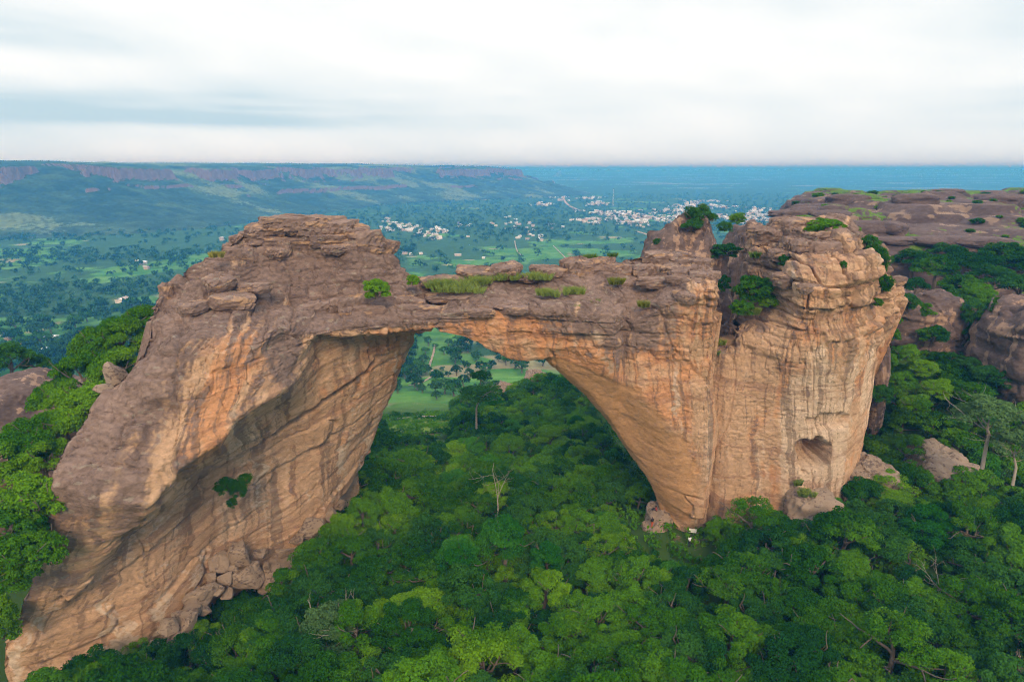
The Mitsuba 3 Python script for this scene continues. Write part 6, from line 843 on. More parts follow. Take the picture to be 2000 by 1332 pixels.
def plateau_z(x, y):
    p = np.stack([x, y, x * 0], -1)
    w = 16 * (meshkit.fbm(p * .03, 3, 8) - .5)
    edge = np.minimum((x - (-9 + .372 * y)) + w * .4, (y - 140) * .9 + w * .8)
    edge = np.minimum(edge, 420 - y)
    top = np.interp(y, [140, 160, 190, 230, 420], [39, 44, 49.0, 49.6, 47.5]) + 8.5 * (meshkit.fbm(p * [.030, .022, 1], 4, 12) - .5) + 2.6 * (meshkit.fbm(p * .09, 3, 14) - .5) - 3.0 * cracks(p, .035, 16, .02)
    top = top + 2.2 * np.exp(-((x - 78) / 9) ** 2 - ((y - 190) / 12) ** 2) + 1.8 * np.exp(-((x - 92) / 9) ** 2 - ((y - 188) / 9) ** 2)
    base = ground_z(x, y) - 3
    for cx, cy, cr, ch in DOMES: top = np.maximum(top, np.interp(cy, [140, 160, 190, 230, 420], [39, 44, 49.0, 49.6, 47.5]) + ch - cr * (1 - np.sqrt(np.clip(1 - ((x - cx) ** 2 + ((y - cy) * 1.2) ** 2) / (cr * 2.4) ** 2, 0, 1))) - 3 * (np.hypot(x - cx, (y - cy) * 1.2) > cr * 2.3))
    z = base + (top - base) * (1 - np.exp(-np.clip(edge, 0, None) / 7.0)) ** .8
    st = 2.3; s = z / st + .9 * (meshkit.fbm(p * .05, 3, 18) - .5); i = np.floor(s); 
    return z * .2 + .8 * st * (i + sstep(.2, .75, s - i))


def plateau_colour(p, n, uv):
    g = fbm(p.x * .12, p.y * .12, p.z * .3, 4); fine = fbm(p.x * 1.2, p.y * 1.2, p.z * 2, 3)
    c = mix((.070, .050, .052), (.140, .102, .098), dr.clip(g * 1.6 - .35 + (fine - .5) * .6, 0, 1))
    c = mix(c, (.36, .25, .18), smoothstep(.62, .70, fbm(p.x * .3, p.y * .3, p.z * .25, 3)) * .5)
    grass = smoothstep(.585, .625, fbm(p.x * .085, p.y * .05, 3.5, 5) + (fine - .5) * .26 + .11 * smoothstep(200.0, 280.0, p.y))
    return mix(c, mix((.045, .105, .018), (.11, .185, .03), fine), grass) * (.8 + .4 * fine)


scene['plateau_stone'] = two(rough(plateau_colour))
px_, py_ = np.meshgrid(np.linspace(40, 340, 380), np.concatenate([np.linspace(122, 240, 220), np.linspace(241, 430, 90)]), indexing='ij')
structure('rock_plateau', mikit.ply((np.stack([px_, py_, plateau_z(px_, py_)], -1).reshape(-1, 3), grid_faces(380, 310, False)), 'plateau_stone', smooth=True))


def scarp_line(n):
    pts = np.array([(-3300, 250), (-2400, 520), (-1500, 900), (-928, 1245), (-700, 1420), (-560, 1900), (-430, 2480), (-130, 2850), (300, 3280), (430, 3750), (150, 4500), (-900, 5400), (-2400, 6500)], float)
    d = np.concatenate([[0], np.cumsum(np.linalg.norm(np.diff(pts, axis=0), axis=1))])
    s = np.linspace(0, d[-1], n)
    q = pchip(d, pts, s)
    t = np.gradient(q, axis=0); t /= np.linalg.norm(t, axis=1, keepdims=True)
    k = np.ones(81) / 81
    t = np.stack([np.convolve(np.pad(t[:, i], 40, 'edge'), k, 'valid') for i in (0, 1)], 1); t /= np.linalg.norm(t, axis=1, keepdims=True)
    return q, np.stack([-t[:, 1], t[:, 0]], 1), s


q, nn, s = scarp_line(1350)
dd = np.concatenate([np.linspace(-40, 200, 22)[:-1], np.linspace(200, 300, 16)[:-1], np.linspace(300, 470, 34)[:-1], np.linspace(470, 900, 26)[:-1], np.linspace(900, 3000, 14)])
SS, DD = np.meshgrid(s, dd, indexing='ij')
bx = q[:, None, 0] + nn[:, None, 0] * DD; by = q[:, None, 1] + nn[:, None, 1] * DD
pp = np.stack([bx, by, bx * 0], -1)
spur = 150 * (meshkit.fbm(pp * .0021, 4, 31) - .5) + 50 * (meshkit.fbm(pp * .011, 3, 33) - .5) + 14 * (meshkit.fbm(pp * .05, 3, 34) - .5)
de = DD + spur * sstep(20, 260, DD)
low = sstep(.50, .58, meshkit.fbm(pp * .0026, 3, 41))        # where the lower bench has a cliff of its own
up = sstep(.515, .56, meshkit.fbm(pp * .0105, 4, 43))
za = np.interp(de, [-60, 0, 120, 222, 228, 260, 365, 372, 384, 470, 700, 1100, 3200], [-69, -65.5, -40, -16, -3, 0, 27, 34, 60, 68, 76, 82, 80])
zb = np.interp(de, [-60, 0, 120, 240, 365, 430, 520, 700, 1100, 3200], [-69, -65.5, -44, -14, 22, 44, 62, 74, 82, 80])
mixd = np.where(de < 320, low, up)
z = za * mixd + zb * (1 - mixd) + (9 * (meshkit.fbm(pp * .012, 4, 45) - .5) + 14 * (meshkit.fbm(pp * .0035, 3, 47) - .5)) * sstep(0, 200, DD)


def scarp_colour(p, n, uv):
    b = fbm(p.x * .035, p.y * .035, p.z * .05, 4); c = fbm(p.x * .006, p.y * .006, 3.5, 3); f = fbm(p.x * .16, p.y * .16, p.z * .1, 3)
    green = mix((.018, .048, .022), (.055, .105, .040), smoothstep(.35, .7, b * .5 + c * .5))
    green = mix(green, (.13, .18, .075), smoothstep(.56, .66, c + (f - .5) * .2))
    rock = mix((.125, .090, .082), (.235, .160, .138), f)
    steep = 1 - smoothstep(.60, .82, dr.abs(n.z) + (f - .5) * .25)       # bare rock where nothing can root
    return mix(green * (.55 + .9 * f), rock, steep)


scene['scarp_cover'] = two(rough(scarp_colour, .95))
structure('escarpment', mikit.ply((np.stack([bx, by, z], -1).reshape(-1, 3), grid_faces(len(s), len(dd), False)), 'scarp_cover'))
a = np.linspace(0, 2 * np.pi, 49)[:-1]; rad = np.linspace(0, 1, 14)
hv = np.stack([(rad[:, None] * np.cos(a) * 150 + 745), (rad[:, None] * np.sin(a) * 150 + 11000), np.interp(rad, [0, .12, .2, .5, 1], [34, 26, 10, -30, -68])[:, None] + 0 * a], -1)
hv = hv + 16 * (meshkit.fbm(hv * .012, 3, 51) - .5)[..., None] * [1, 1, .8]
structure('far_hill', mikit.ply((hv.reshape(-1, 3), grid_faces(14, 48, True)), 'scarp_cover'))

# ------------------------------------------------------------------ plants
def leaf_colour(dark, light, hue=.5):
    def fn(p, n, uv):
        tree = fbm(p.x * .11 + hue * 31, p.y * .11, 2.0, 2); fine = noise(p.x * 2.3, p.y * 2.3, p.z * 2.3)
        c = mix(dark, light, dr.clip((tree - .5) * 3.4 + .5 + (fine - .5) * .7, 0, 1))
        return c * (.75 + .5 * noise(p.x * 7, p.y * 7, p.z * 7))
    return fn


def leaf(key, dark, light, hue):
    scene[key] = {'type': 'principledthin', 'base_color': proc(leaf_colour(dark, light, hue)), 'roughness': .55, 'diff_trans': .6, 'eta': 1.3}


leaf('leaf_green', (0.02632, 0.1158, 0.008742), (0.1063, 0.2743, 0.01529), .1)
leaf('leaf_bright', (0.05265, 0.1768, 0.008742), (0.1618, 0.3414, 0.01529), .3)
leaf('leaf_deep', (0.0182, 0.09143, 0.01529), (0.05566, 0.1768, 0.02624), .6)
leaf('leaf_emerald', (.026, .150, .014), (.080, .270, .028), .8)
leaf('leaf_grey', (0.06073, 0.1403, 0.04589), (0.1265, 0.2377, 0.08196), .9)
leaf('leaf_valley', (.020, .080, .028), (.050, .150, .050), .2)
scene['bark'] = two(rough(lambda p, n, uv: mix((.085, .065, .05), (.20, .165, .135), fbm(p.x * 3, p.y * 3, p.z * 1.2, 3))))
scene['pale_bark'] = two(rough(lambda p, n, uv: mix((.24, .20, .165), (.42, .37, .31), fbm(p.x * 3, p.y * 3, p.z * 1.2, 3))))


def tube(pts, rad, sides=6):
    p = np.asarray(pts, float); t = np.gradient(p, axis=0); t /= np.linalg.norm(t, axis=1, keepdims=True) + 1e-9
    a = np.cross(t, np.where(np.abs(t[:, 2:]) < .9, [0, 0, 1.0], [1.0, 0, 0])); a /= np.linalg.norm(a, axis=1, keepdims=True) + 1e-9
    b = np.cross(t, a); w = np.arange(sides) * 2 * np.pi / sides
    v = p[:, None] + np.asarray(rad)[:, None, None] * (np.cos(w)[None, :, None] * a[:, None] + np.sin(w)[None, :, None] * b[:, None])
    return v.reshape(-1, 3), grid_faces(len(p), sides, True)


def join(parts):
    vs, fs, k = [], [], 0
    for v, f in parts: vs.append(v); fs.append(f + k); k += len(v)
    return np.vstack(vs), np.vstack(fs)


def limb(rng, p, d, L, r, depth, out, sides=6):
    n = 5; pts = [np.array(p)]; d = np.array(d, float)
    for i in range(n):
        d = d + rng.normal(size=3) * .16 + [0, 0, .04]; d /= np.linalg.norm(d)
        pts.append(pts[-1] + d * L / n)
    out.append(tube(pts, np.linspace(r, r * .5, n + 1), sides))
    if depth:
        for k in range(rng.integers(2, 4)):
            q = pts[rng.integers(2, n + 1)]
            e = d + rng.normal(size=3) * .65; e /= np.linalg.norm(e)
            limb(rng, q, e, L * rng.uniform(.5, .75), r * .5, depth - 1, out, max(4, sides - 1))


def cards(rng, centres, radii, per, size, squash=.75, lift=.45):
    """Leaf sprays: small folded rhombs spread over the outer shell of every clump."""
    n = len(centres) * per
    c = np.repeat(centres, per, 0); r = np.repeat(radii, per)
    d = rng.normal(size=(n, 3)); d /= np.linalg.norm(d, axis=1, keepdims=True)
    d[:, 2] = np.where(d[:, 2] < -.35, -d[:, 2], d[:, 2])
    p = c + d * (r * rng.uniform(.45, 1.08, n) ** .6)[:, None] * [1, 1, squash]
    nn = d + [0, 0, lift] + rng.normal(size=(n, 3)) * .75; nn /= np.linalg.norm(nn, axis=1, keepdims=True)
    t = np.cross(nn, rng.normal(size=(n, 3))); t /= np.linalg.norm(t, axis=1, keepdims=True)
    b = np.cross(nn, t)
    s = (size * rng.uniform(.6, 1.35, n))[:, None]
    v = np.stack([p - t * s, p + b * s * .55 - nn * s * .12, p + t * s - nn * s * .3, p - b * s * .55 - nn * s * .12], 1).reshape(-1, 3)
    k = np.arange(n)[:, None] * 4
    return v, np.vstack([k + [0, 1, 2], k + [0, 2, 3]])


def crown(seed, clumps, per, size, flat=.8, spread=.9, low=-.25, rc=(.14, .30)):
    """A crown of unit radius about the origin, as clumps on an uneven dome."""
    rng = np.random.default_rng(seed)
    d = rng.normal(size=(clumps * 4, 3)); d /= np.linalg.norm(d, axis=1, keepdims=True)
    d = d[d[:, 2] > low][:clumps]
    lump = .62 + .78 * (meshkit.fbm(d * 1.9 + seed, 2, seed))
    r = spread * lump * rng.uniform(.45, 1, len(d)) ** .45
    return cards(rng, d * r[:, None] * [1, 1, flat] * .82, rng.uniform(rc[0], rc[1], len(d)), per, size, .8)


def trunk(seed, height, r, limbs=4, pale=False, depth=1, L=.8, below=.8):
    """Trunk and limbs for a crown of unit radius about the origin; the foot is 'height' under it."""
    rng = np.random.default_rng(seed + 500); out = []
    top = np.array([rng.normal() * .06, rng.normal() * .06, -.30])
    out.append(tube([[0, 0, -height - below], [0, 0, -height], [rng.normal() * .05, rng.normal() * .05, -height * .6], top, top + [0, 0, .35]], [r * 1.5, r * 1.25, r, r * .8, r * .4], 7))
    for k in range(limbs):
        a = 6.28 * (k + rng.uniform(0, .6)) / limbs
        limb(rng, top + [0, 0, rng.uniform(-.25, .2)], [math.cos(a), math.sin(a), rng.uniform(.4, .9)], L, r * .55, depth, out, 5)
    return join(out)


# kind: (leaf, clumps, cards per clump, leaf size, flatness, bark, limbs, lowest clump, trunk height)
KINDS = [('leaf_green', 40, 210, .046, .85, 'bark', 4, -.35), ('leaf_bright', 44, 200, .045, .85, 'bark', 4, -.45), ('leaf_deep', 40, 200, .044, .75, 'bark', 4, -.35),
         ('leaf_emerald', 56, 190, .040, .95, 'bark', 3, -.75), ('leaf_bright', 34, 210, .046, .80, 'bark', 4, -.3), ('leaf_grey', 34, 160, .044, .85, 'pale_bark', 6, -.3),
         ('leaf_green', 54, 190, .045, .90, 'bark', 4, -.5), ('leaf_deep', 44, 170, .048, .95, 'bark', 3, -.7), ('leaf_deep', 36, 170, .044, .38, 'pale_bark', 5, -.2),
         ('leaf_green', 60, 120, .055, .90, None, 0, -.7), ('leaf_bright', 60, 120, .055, .90, None, 0, -.7), ('leaf_deep', 56, 120, .055, .90, None, 0, -.7),
         ('leaf_green', 30, 190, .040, .80, 'bark', 5, -.3), ('leaf_bright', 30, 170, .036, 1.15, 'bark', 5, -.6), ('leaf_deep', 34, 200, .040, .80, 'bark', 5, -.3)]
for k, (lf, nc, per, size, flat, bk, limbs, low) in enumerate(KINDS):
    big = k in (5, 8)
    for part in ('tree',):
        scene['kind_%d' % k] = {'type': 'shapegroup',
                                'trunk': mikit.ply(trunk(k, (.75 if k == 5 else 1.25) if bk else .45, .032 if big else .065, limbs if bk else 5, depth=2 if big else 1, L=.82 if big else .75, below=.8 if bk else .05), bk or 'bark', smooth=True),
                                'crown': mikit.ply(crown(100 + k, nc, int(per * 1.5), size * .80, flat, low=low), lf)}
        scene['far_kind_%d' % k] = {'type': 'shapegroup', 'trunk': mikit.ply(trunk(k, 1.25, .06, 3, depth=0), 'bark', smooth=True),
                                    'crown': mikit.ply(crown(100 + k, nc, per // 2, size * 1.12, flat, low=low), lf)}


def plant(name, kind, c, sx, sz, turn, label, cat, group=None):
    key = numbered(name)
    scene[key] = {'type': 'instance', 'group': {'type': 'ref', 'id': 'kind_%d' % kind},
                  'to_world': T().translate(list(map(float, c))).rotate([0, 0, 1], float(turn)).scale([float(sx), float(sx), float(sz)])}
    tag(key, label, cat, group)


for name, x, y, z, w, h, kind, turn, label, cat in SPECIMENS:
    plant(name, kind, (x, y, z), w * 1.05, h * 1.12, turn, label, cat)
LOOK = {0: 'mid green', 1: 'bright green', 2: 'dark green', 3: 'emerald creeper covered', 4: 'light green', 5: 'greyish green', 6: 'full crowned green', 7: 'deep green', 12: 'open branched green', 13: 'tall narrow bright green', 14: 'ragged dark green'}
def forest_label(x, y, kind):
    zone = 'behind the arch, seen through its opening' if y > 108 and x < 48 else 'in the ravine beyond the pale tower' if x > 50 and y > 90 else 'in front of the pale tower' if x > 24 else \
        'before the foot of the striped buttress wall' if x < -18 else 'in the hollow under the rock bridge' if y > 82 else 'at the lower border below the arch opening'
    text = '%s tree %s' % (LOOK[kind], zone)
    return text, 'tree', text.replace(' tree ', ' trees ')


n_in, rest = 0, []
for x, y, z, R, H, kind, turn in FOREST:
    kind = 0 if kind == 8 else (6 if kind == 5 and turn % 5 else kind)
    kind = (0, 1, 6)[turn % 3] if kind == 3 and turn % 4 else kind
    kind = (12, 13, 14)[turn % 3] if (turn // 3) % 3 == 0 and kind != 3 else kind
    tall = .74 + .36 * ((turn * 7) % 100) / 100
    if n_in < 300:
        n_in += 1
        plant('forest_tree', kind, (x, y, z + H - .8 * R), R, R * tall, turn, *forest_label(x, y, kind))
    else: rest.append((x, y, z + H - .8 * R, R, kind, turn))
for i, (x, y, z, R, kind, turn) in enumerate(rest):
    scene['woodland__%03d' % (i + 1)] = {'type': 'instance', 'group': {'type': 'ref', 'id': 'far_kind_%d' % kind}, 'to_world': T().translate([x, y, z]).rotate([0, 0, 1], float(turn)).scale([R, R, R * .92])}
if rest: tag('woodland', 'more distant green trees that close the forest into one canopy', 'woodland', kind='stuff')

# undergrowth that closes the forest floor between the trees
rng = np.random.default_rng(77)
ux, uy = rng.uniform(-80, 110, 11000), rng.uniform(44, 235, 11000)
ok = (np.abs(ux) < uy * .86) & ~((ux < -44) & (uy > 58)); ux, uy = ux[ok], uy[ok]
uz = ground_z(ux, uy)
keep = meshkit.fbm(np.stack([ux, uy, ux * 0], -1) * .06, 3, 9) > .22; ux, uy, uz = ux[keep], uy[keep], uz[keep]
scene['undergrowth'] = mikit.ply(cards(rng, np.stack([ux, uy, uz + .4], -1), rng.uniform(.6, 1.6, len(ux)), 22, .32, .8), 'leaf_green')
tag('undergrowth', 'low green shrubs and creepers covering the forest floor', 'undergrowth', kind='stuff')

scene['plateau_bare'] = two(rough(lambda p, n, uv: mix((.066, .048, .050), (.150, .108, .103), fbm(p.x * .5, p.y * .5, p.z * 1.1, 4)) * (.7 + .6 * fbm(p.x * 2, p.y * 2, p.z * 3, 2))))
# bushes and grass on the plateau
rng = np.random.default_rng(78)
bxs = []
while len(bxs) < 70:
    y = rng.uniform(152, 300); x = y * rng.uniform(.40, .80)
    if meshkit.fbm(np.array([[x * .05, y * .04, 0]]), 3, 15)[0] > .47: bxs.append((x, y))
for x, y in bxs:
    z = float(plateau_z(np.array([x]), np.array([y]))[0]); R = float(rng.uniform(.9, 2.4))
    plant('plateau_bush', int(rng.choice([9, 10, 10, 11])), (x, y, z + R * .25), R, R * .55, rng.uniform(0, 360), 'low green bush growing on the bare brown plateau', 'bush', 'bushes scattered over the plateau')


for i in range(46):
    y = float(rng.uniform(156, 285)); x = float(y * rng.uniform(.38, .84)); z = float(plateau_z(np.array([x]), np.array([y]))[0])
    if z < 38: continue
    k = numbered('plateau_rock'); r = (float(rng.uniform(2.5, 8.5)), float(rng.uniform(2, 6)), float(rng.uniform(.9, 2.4)))
    scene[k] = mikit.ply(blob((x, y, z - .2 * r[2]), r, 300 + i, 3.4, 3, 1.2, .9, float(rng.uniform(-.4, .4))), 'plateau_bare', smooth=40)
    tag(k, 'low purplish brown rock hump standing on the bare plateau', 'rock', 'rock humps of the plateau')


def tuft(rng, r, n):
    """A patch of tall grass: several tussocks of unequal height with bare rock between them."""
    k = max(2, int(3 + 5 * r)); cc = rng.normal(size=(k, 2)) * [r * .55, r * .34]; cr = r * rng.uniform(.14, .36, k); ch = rng.uniform(.45, 1.1, k)
    w = rng.choice(k, n, p=cr / cr.sum())
    a, q = rng.uniform(0, 6.28, n), np.sqrt(rng.uniform(0, 1, n))
    b = np.stack([cc[w, 0] + np.cos(a) * q * cr[w], cc[w, 1] + np.sin(a) * q * cr[w], -.3 * np.ones(n)], 1)
    h = rng.uniform(.4, 1.0, n) * ch[w] * (.5 + .28 * r)
    lean = np.stack([np.cos(a), np.sin(a), a * 0], 1) * (.2 + .55 * q)[:, None] + rng.normal(size=(n, 3)) * .22
    tip = b + np.stack([lean[:, 0] * h, lean[:, 1] * h, h + .35], 1)
    midp = b * .45 + tip * .55 + [0, 0, .08]
    s = np.stack([-np.sin(a + 1.3), np.cos(a + 1.3), a * 0], 1) * .045
    v = np.stack([b - s, b + s, midp + s * .8, midp - s * .8, tip], 1).reshape(-1, 3); i = np.arange(n)[:, None] * 5
    return v, np.vstack([i + [0, 1, 2], i + [0, 2, 3], i + [3, 2, 4]])


scene['grass_blade'] = {'type': 'principledthin', 'base_color': proc(leaf_colour((.10, .19, .03), (.25, .33, .08), .4)), 'roughness': .6, 'diff_trans': .6, 'eta': 1.3}
scene['dry_grass_blade'] = {'type': 'principledthin', 'base_color': proc(leaf_colour((.20, .23, .04), (.36, .35, .09), .5)), 'roughness': .6, 'diff_trans': .6, 'eta': 1.3}
for i, (x, y, z, r, label) in enumerate(TUFTS):
    k = numbered('grass_tuft'); v, f = tuft(np.random.default_rng(900 + i), r, int(260 + 700 * min(1, r / 2)))
    scene[k] = mikit.ply((v + [x, y, z], f), 'dry_grass_blade' if 'yellow' in label else 'grass_blade'); tag(k, label, 'grass')


def bare_tree(seed, h, r):
    rng = np.random.default_rng(seed); out = []
    out.append(tube([[0, 0, -3], [0, 0, 0], [.2, .1, h * .4], [.1, .3, h * .6]], [r * 1.3, r, r * .8, r * .6], 7))
    for k in range(3):
        a = 6.28 * (k + rng.uniform(0, .7)) / 3
        limb(rng, [.12, .2, h * rng.uniform(.5, .6)], [math.cos(a) * .45, math.sin(a) * .55, 1], h * rng.uniform(.35, .55), r * .5, 2, out, 5)
    return join(out)


for i, (x, y, z, h, label) in enumerate([(-2.3, 93, 6.5, 10.5, 'dead tree with bare pale branches rising from the middle of the forest'), (50.5, 71, 8, 6, 'leafless grey tree between the rocks near the lower corner')]):
    k = numbered('bare_tree'); v, f = bare_tree(60 + i, h, .12); scene[k] = mikit.ply((v + [x, y, z], f), 'pale_bark', smooth=True); tag(k, label, 'tree')

# ------------------------------------------------------------------ valley: trees, houses, roads
for k, (lf, seed) in enumerate((('leaf_valley', 1), ('leaf_deep', 2), ('leaf_valley', 3))):
    scene['valley_kind_%d' % k] = {'type': 'shapegroup', 'trunk': mikit.ply(trunk(40 + seed, 1.0, .07, 3, depth=0), 'bark', smooth=True), 'crown': mikit.ply(crown(200 + seed, 26, 26, .12, .75, low=-.3), lf)}
for i, (x, y, R) in enumerate(VALLEY):
    k = numbered('valley_tree'); z = float(ground_z(np.array([x]), np.array([y]))[0])
    scene[k] = {'type': 'instance', 'group': {'type': 'ref', 'id': 'valley_kind_%d' % (i % 3)}, 'to_world': T().translate([x, y, z + R * .85]).rotate([0, 0, 1], float(i * 77 % 360)).scale([R, R, R])}
    tag(k, 'round dark tree standing on the green valley floor beyond the arch', 'tree', 'trees scattered over the valley floor')
rng = np.random.default_rng(41)
vx, vy = [], []
hs = np.array(VILLAGE + TOWN, float)
while len(vx) < 8500:
    y = 420 * np.exp(rng.uniform(0, 2.15, 4000)); x = rng.uniform(-.82, .62, 4000) * y
    a = meshkit.fbm(np.stack([x, y, x * 0], -1) * .0045, 3, 61)
    wood = .13 + 2.6 * np.clip(a - .44, 0, 1) + .5 * sstep(1150, 1700, y) + .9 * np.exp(-((y - 1080 - .15 * x) / 90) ** 2) * (x < -150)
    m = rng.uniform(0, 1, 4000) < wood
    vx += list(x[m]); vy += list(y[m])
vx, vy = np.array(vx[:8500]), np.array(vy[:8500])
from scipy.spatial import cKDTree
road_pts = np.array([np.array(a) * (1 - t) + np.array(b) * t for L in ROADS + PATHS for a, b in zip(L, L[1:]) for t in np.linspace(0, 1, 40)])
m = (cKDTree(hs).query(np.stack([vx, vy], 1))[0] > 9) & (cKDTree(road_pts).query(np.stack([vx, vy], 1))[0] > 14)
vx, vy = vx[m], vy[m]
R = rng.uniform(3.2, 6.8, len(vx)); cv, cf = [], []
k = 5
off = rng.normal(size=(len(vx), k, 3)) * np.array([.42, .42, .22]) * R[:, None, None]
cen = (np.stack([vx, vy, ground_z(vx, vy) + R * .75], -1)[:, None] + off).reshape(-1, 3)
scene['valley_woodland'] = mikit.ply(cards(rng, cen, np.repeat(R * .58, k), 6, 1.7, .85), 'leaf_valley')
tag('valley_woodland', 'dark trees merging into woodland over the far valley floor', 'woodland', kind='stuff')

scene['pale_wall'] = two(rough(lambda p, n, uv: mix((.50, .42, .34), (.72, .67, .60), cell_tint(p))))
scene['roof_sheet'] = two({'type': 'principled', 'base_color': proc(lambda p, n, uv: mix(mix((.36, .22, .16), (.50, .44, .40), cell_tint(p) * 2), (.80, .80, .80), smoothstep(.3, .6, cell_tint(p)))), 'roughness': .45, 'specular': .5})
scene['mud_wall'] = two(rough(lambda p, n, uv: mix((.46, .25, .17), (.58, .36, .26), cell_tint(p))))
scene['thatch'] = two(rough(lambda p, n, uv: mix((.20, .16, .13), (.33, .28, .22), fbm(p.x * 2, p.y * 2, p.z * 2, 2))))
def cell_tint(p): return mikit.cell_rand(p.x / 17, p.y / 17)


def house(w, d, h, gable, eave=.5):
    b = trimesh.creation.box((w, d, h + 2)); b.apply_translation((0, 0, h / 2 - 1))
    for sx in (-.28, .25):                     # openings as recesses in the front wall
        hole = trimesh.creation.box((1.2, .5, 2.0)); hole.apply_translation((sx * w, -d / 2, 1.1)); b = b.difference(hole)
    e = eave
    prof = np.array([(-d / 2 - e, h + .02), (0, h + gable), (d / 2 + e, h + .02), (d / 2 + e, h - .14), (0, h + gable - .16), (-d / 2 - e, h - .14)])
    v = np.vstack([np.column_stack([np.full(6, x), prof]) for x in (-w / 2 - e, w / 2 + e)])
    f = [[i, (i + 1) % 6, (i + 1) % 6 + 6] for i in range(6)] + [[i, (i + 1) % 6 + 6, i + 6] for i in range(6)]
    f += [[0, 4, 1], [0, 5, 4], [1, 4, 2], [2, 4, 3], [6, 7, 10], [6, 10, 11], [7, 8, 10], [8, 9, 10]]
    return (np.array(b.vertices), np.array(b.faces)), (v, np.array(f))


for k, (w, d, h, gb) in enumerate([(11, 7, 3.2, 1.2), (8, 6.5, 3.0, .45), (15, 7.5, 3.6, 1.5), (9, 9, 4.4, .3)]):
    wl, rf = house(w, d, h, gb)
    scene['house_kind_%d' % k] = {'type': 'shapegroup', 'wall': mikit.ply(wl, 'pale_wall'), 'roof': mikit.ply(rf, 'roof_sheet')}
a = np.linspace(0, 2 * np.pi, 21)[:-1]
ringw = lambda r, z: np.stack([r * np.cos(a), r * np.sin(a), 0 * a + z], 1)
scene['house_kind_4'] = {'type': 'shapegroup', 'wall': mikit.ply((np.vstack([ringw(2.9, -1), ringw(2.8, 2.4), ringw(2.5, 2.4), ringw(2.5, 2.0)]), grid_faces(4, 20, True)), 'mud_wall'),
                         'roof': mikit.ply((np.vstack([ringw(3.6, 2.1), ringw(3.5, 2.3), ringw(1.8, 3.9), ringw(.05, 5.4)]), grid_faces(4, 20, True)), 'thatch')}
rng = np.random.default_rng(55)
for i, (x, y) in enumerate(VILLAGE):
    k = numbered('village_house'); z = float(ground_z(np.array([x]), np.array([y]))[0]); near = y < 640
    s = .6 + .4 * rng.random()
    scene[k] = {'type': 'instance', 'group': {'type': 'ref', 'id': 'house_kind_%d' % (4 if near and i % 2 else int(rng.integers(0, 4)))},
                'to_world': T().translate([x, y, z]).rotate([0, 0, 1], float(rng.choice([0, 90]) + rng.normal() * 14)).scale(s)}
    tag(k, 'small pale house in the village scattered through the valley trees', 'house', 'houses of the valley village')
for i, (x, y) in enumerate(TOWN):
    k = numbered('town_house'); z = float(ground_z(np.array([x]), np.array([y]))[0]); s = .8 + .55 * rng.random()
    scene[k] = {'type': 'instance', 'group': {'type': 'ref', 'id': 'house_kind_%d' % int(rng.integers(0, 4))},
                'to_world': T().translate([x, y, z]).rotate([0, 0, 1], float(rng.choice([0, 90]) + rng.normal() * 10)).scale(s)}
    tag(k, 'tiny whitish house in the crowded town along the far road', 'house', 'houses of the far town')

tp = np.array(TOWN, float); rng = np.random.default_rng(57)
for i in range(420):
    x, y = tp[rng.integers(0, len(tp))] + rng.normal(size=2) * [26, 34]; z = float(ground_z(np.array([x]), np.array([y]))[0])
    scene['town_blocks__%03d' % (i + 1)] = {'type': 'instance', 'group': {'type': 'ref', 'id': 'house_kind_%d' % int(rng.integers(0, 4))},
                                             'to_world': T().translate([x, y, z]).rotate([0, 0, 1], float(rng.choice([0, 90]) + rng.normal() * 10)).scale(float(rng.uniform(.6, .95)))}
tag('town_blocks', 'smallest houses and sheds crowding between the larger whitish town houses', 'houses', kind='stuff')


def ribbon(pts, w):
    p = np.array(pts, float); d = np.concatenate([[0], np.cumsum(np.linalg.norm(np.diff(p, axis=0), axis=1))])
    s = np.arange(0, d[-1], 6.0); q = pchip(d, p, s); t = np.gradient(q, axis=0); t /= np.linalg.norm(t, axis=1, keepdims=True)
    nrm = np.stack([-t[:, 1], t[:, 0]], 1)
    ww = w * (.8 + .4 * meshkit.noise(np.stack([s / 30, s * 0, s * 0], -1)))[:, None, None] * np.linspace(-.5, .5, 5)[None, :, None]
    xy = q[:, None] + nrm[:, None] * ww
    z = ground_z(xy[..., 0], xy[..., 1]) + .25
    return np.concatenate([xy, z[..., None]], -1).reshape(-1, 3), grid_faces(len(s), 5, False)[:, ::-1]


scene['laterite'] = two(rough(lambda p, n, uv: mix((.25, .19, .14), (.40, .32, .25), fbm(p.x * .2, p.y * .2, 1.0, 3))))
for L in ROADS: structure(numbered('road'), mikit.ply(ribbon(L, 9), 'laterite'))
for L in PATHS: structure(numbered('path'), mikit.ply(ribbon(L, 1.8), 'laterite'))

# lattice mast in the town
x, y = MAST; parts, H = [], 58
leg = lambda s, z: np.array([s[0] * (1.6 - 1.2 * z / H), s[1] * (1.6 - 1.2 * z / H), z])
cs = [(1, 1), (-1, 1), (-1, -1), (1, -1)]
for c in cs: parts.append(tube([leg(c, 0), leg(c, H)], [.16, .12], 4))
for i in range(14):
    z0, z1 = H * i / 14, H * (i + 1) / 14
    for c, e in zip(cs, cs[1:] + cs[:1]): parts += [tube([leg(c, z0), leg(e, z1)], [.08, .08], 4), tube([leg(c, z1), leg(e, z1)], [.08, .08], 4)]
scene['white_steel'] = two({'type': 'principled', 'base_color': {'type': 'rgb', 'value': [.75, .73, .70]}, 'roughness': .5})
v, f = join(parts); scene['radio_mast'] = mikit.ply((v + [x, y, -65], f), 'white_steel'); tag('radio_mast', 'slender pale lattice mast rising above the far town', 'mast')

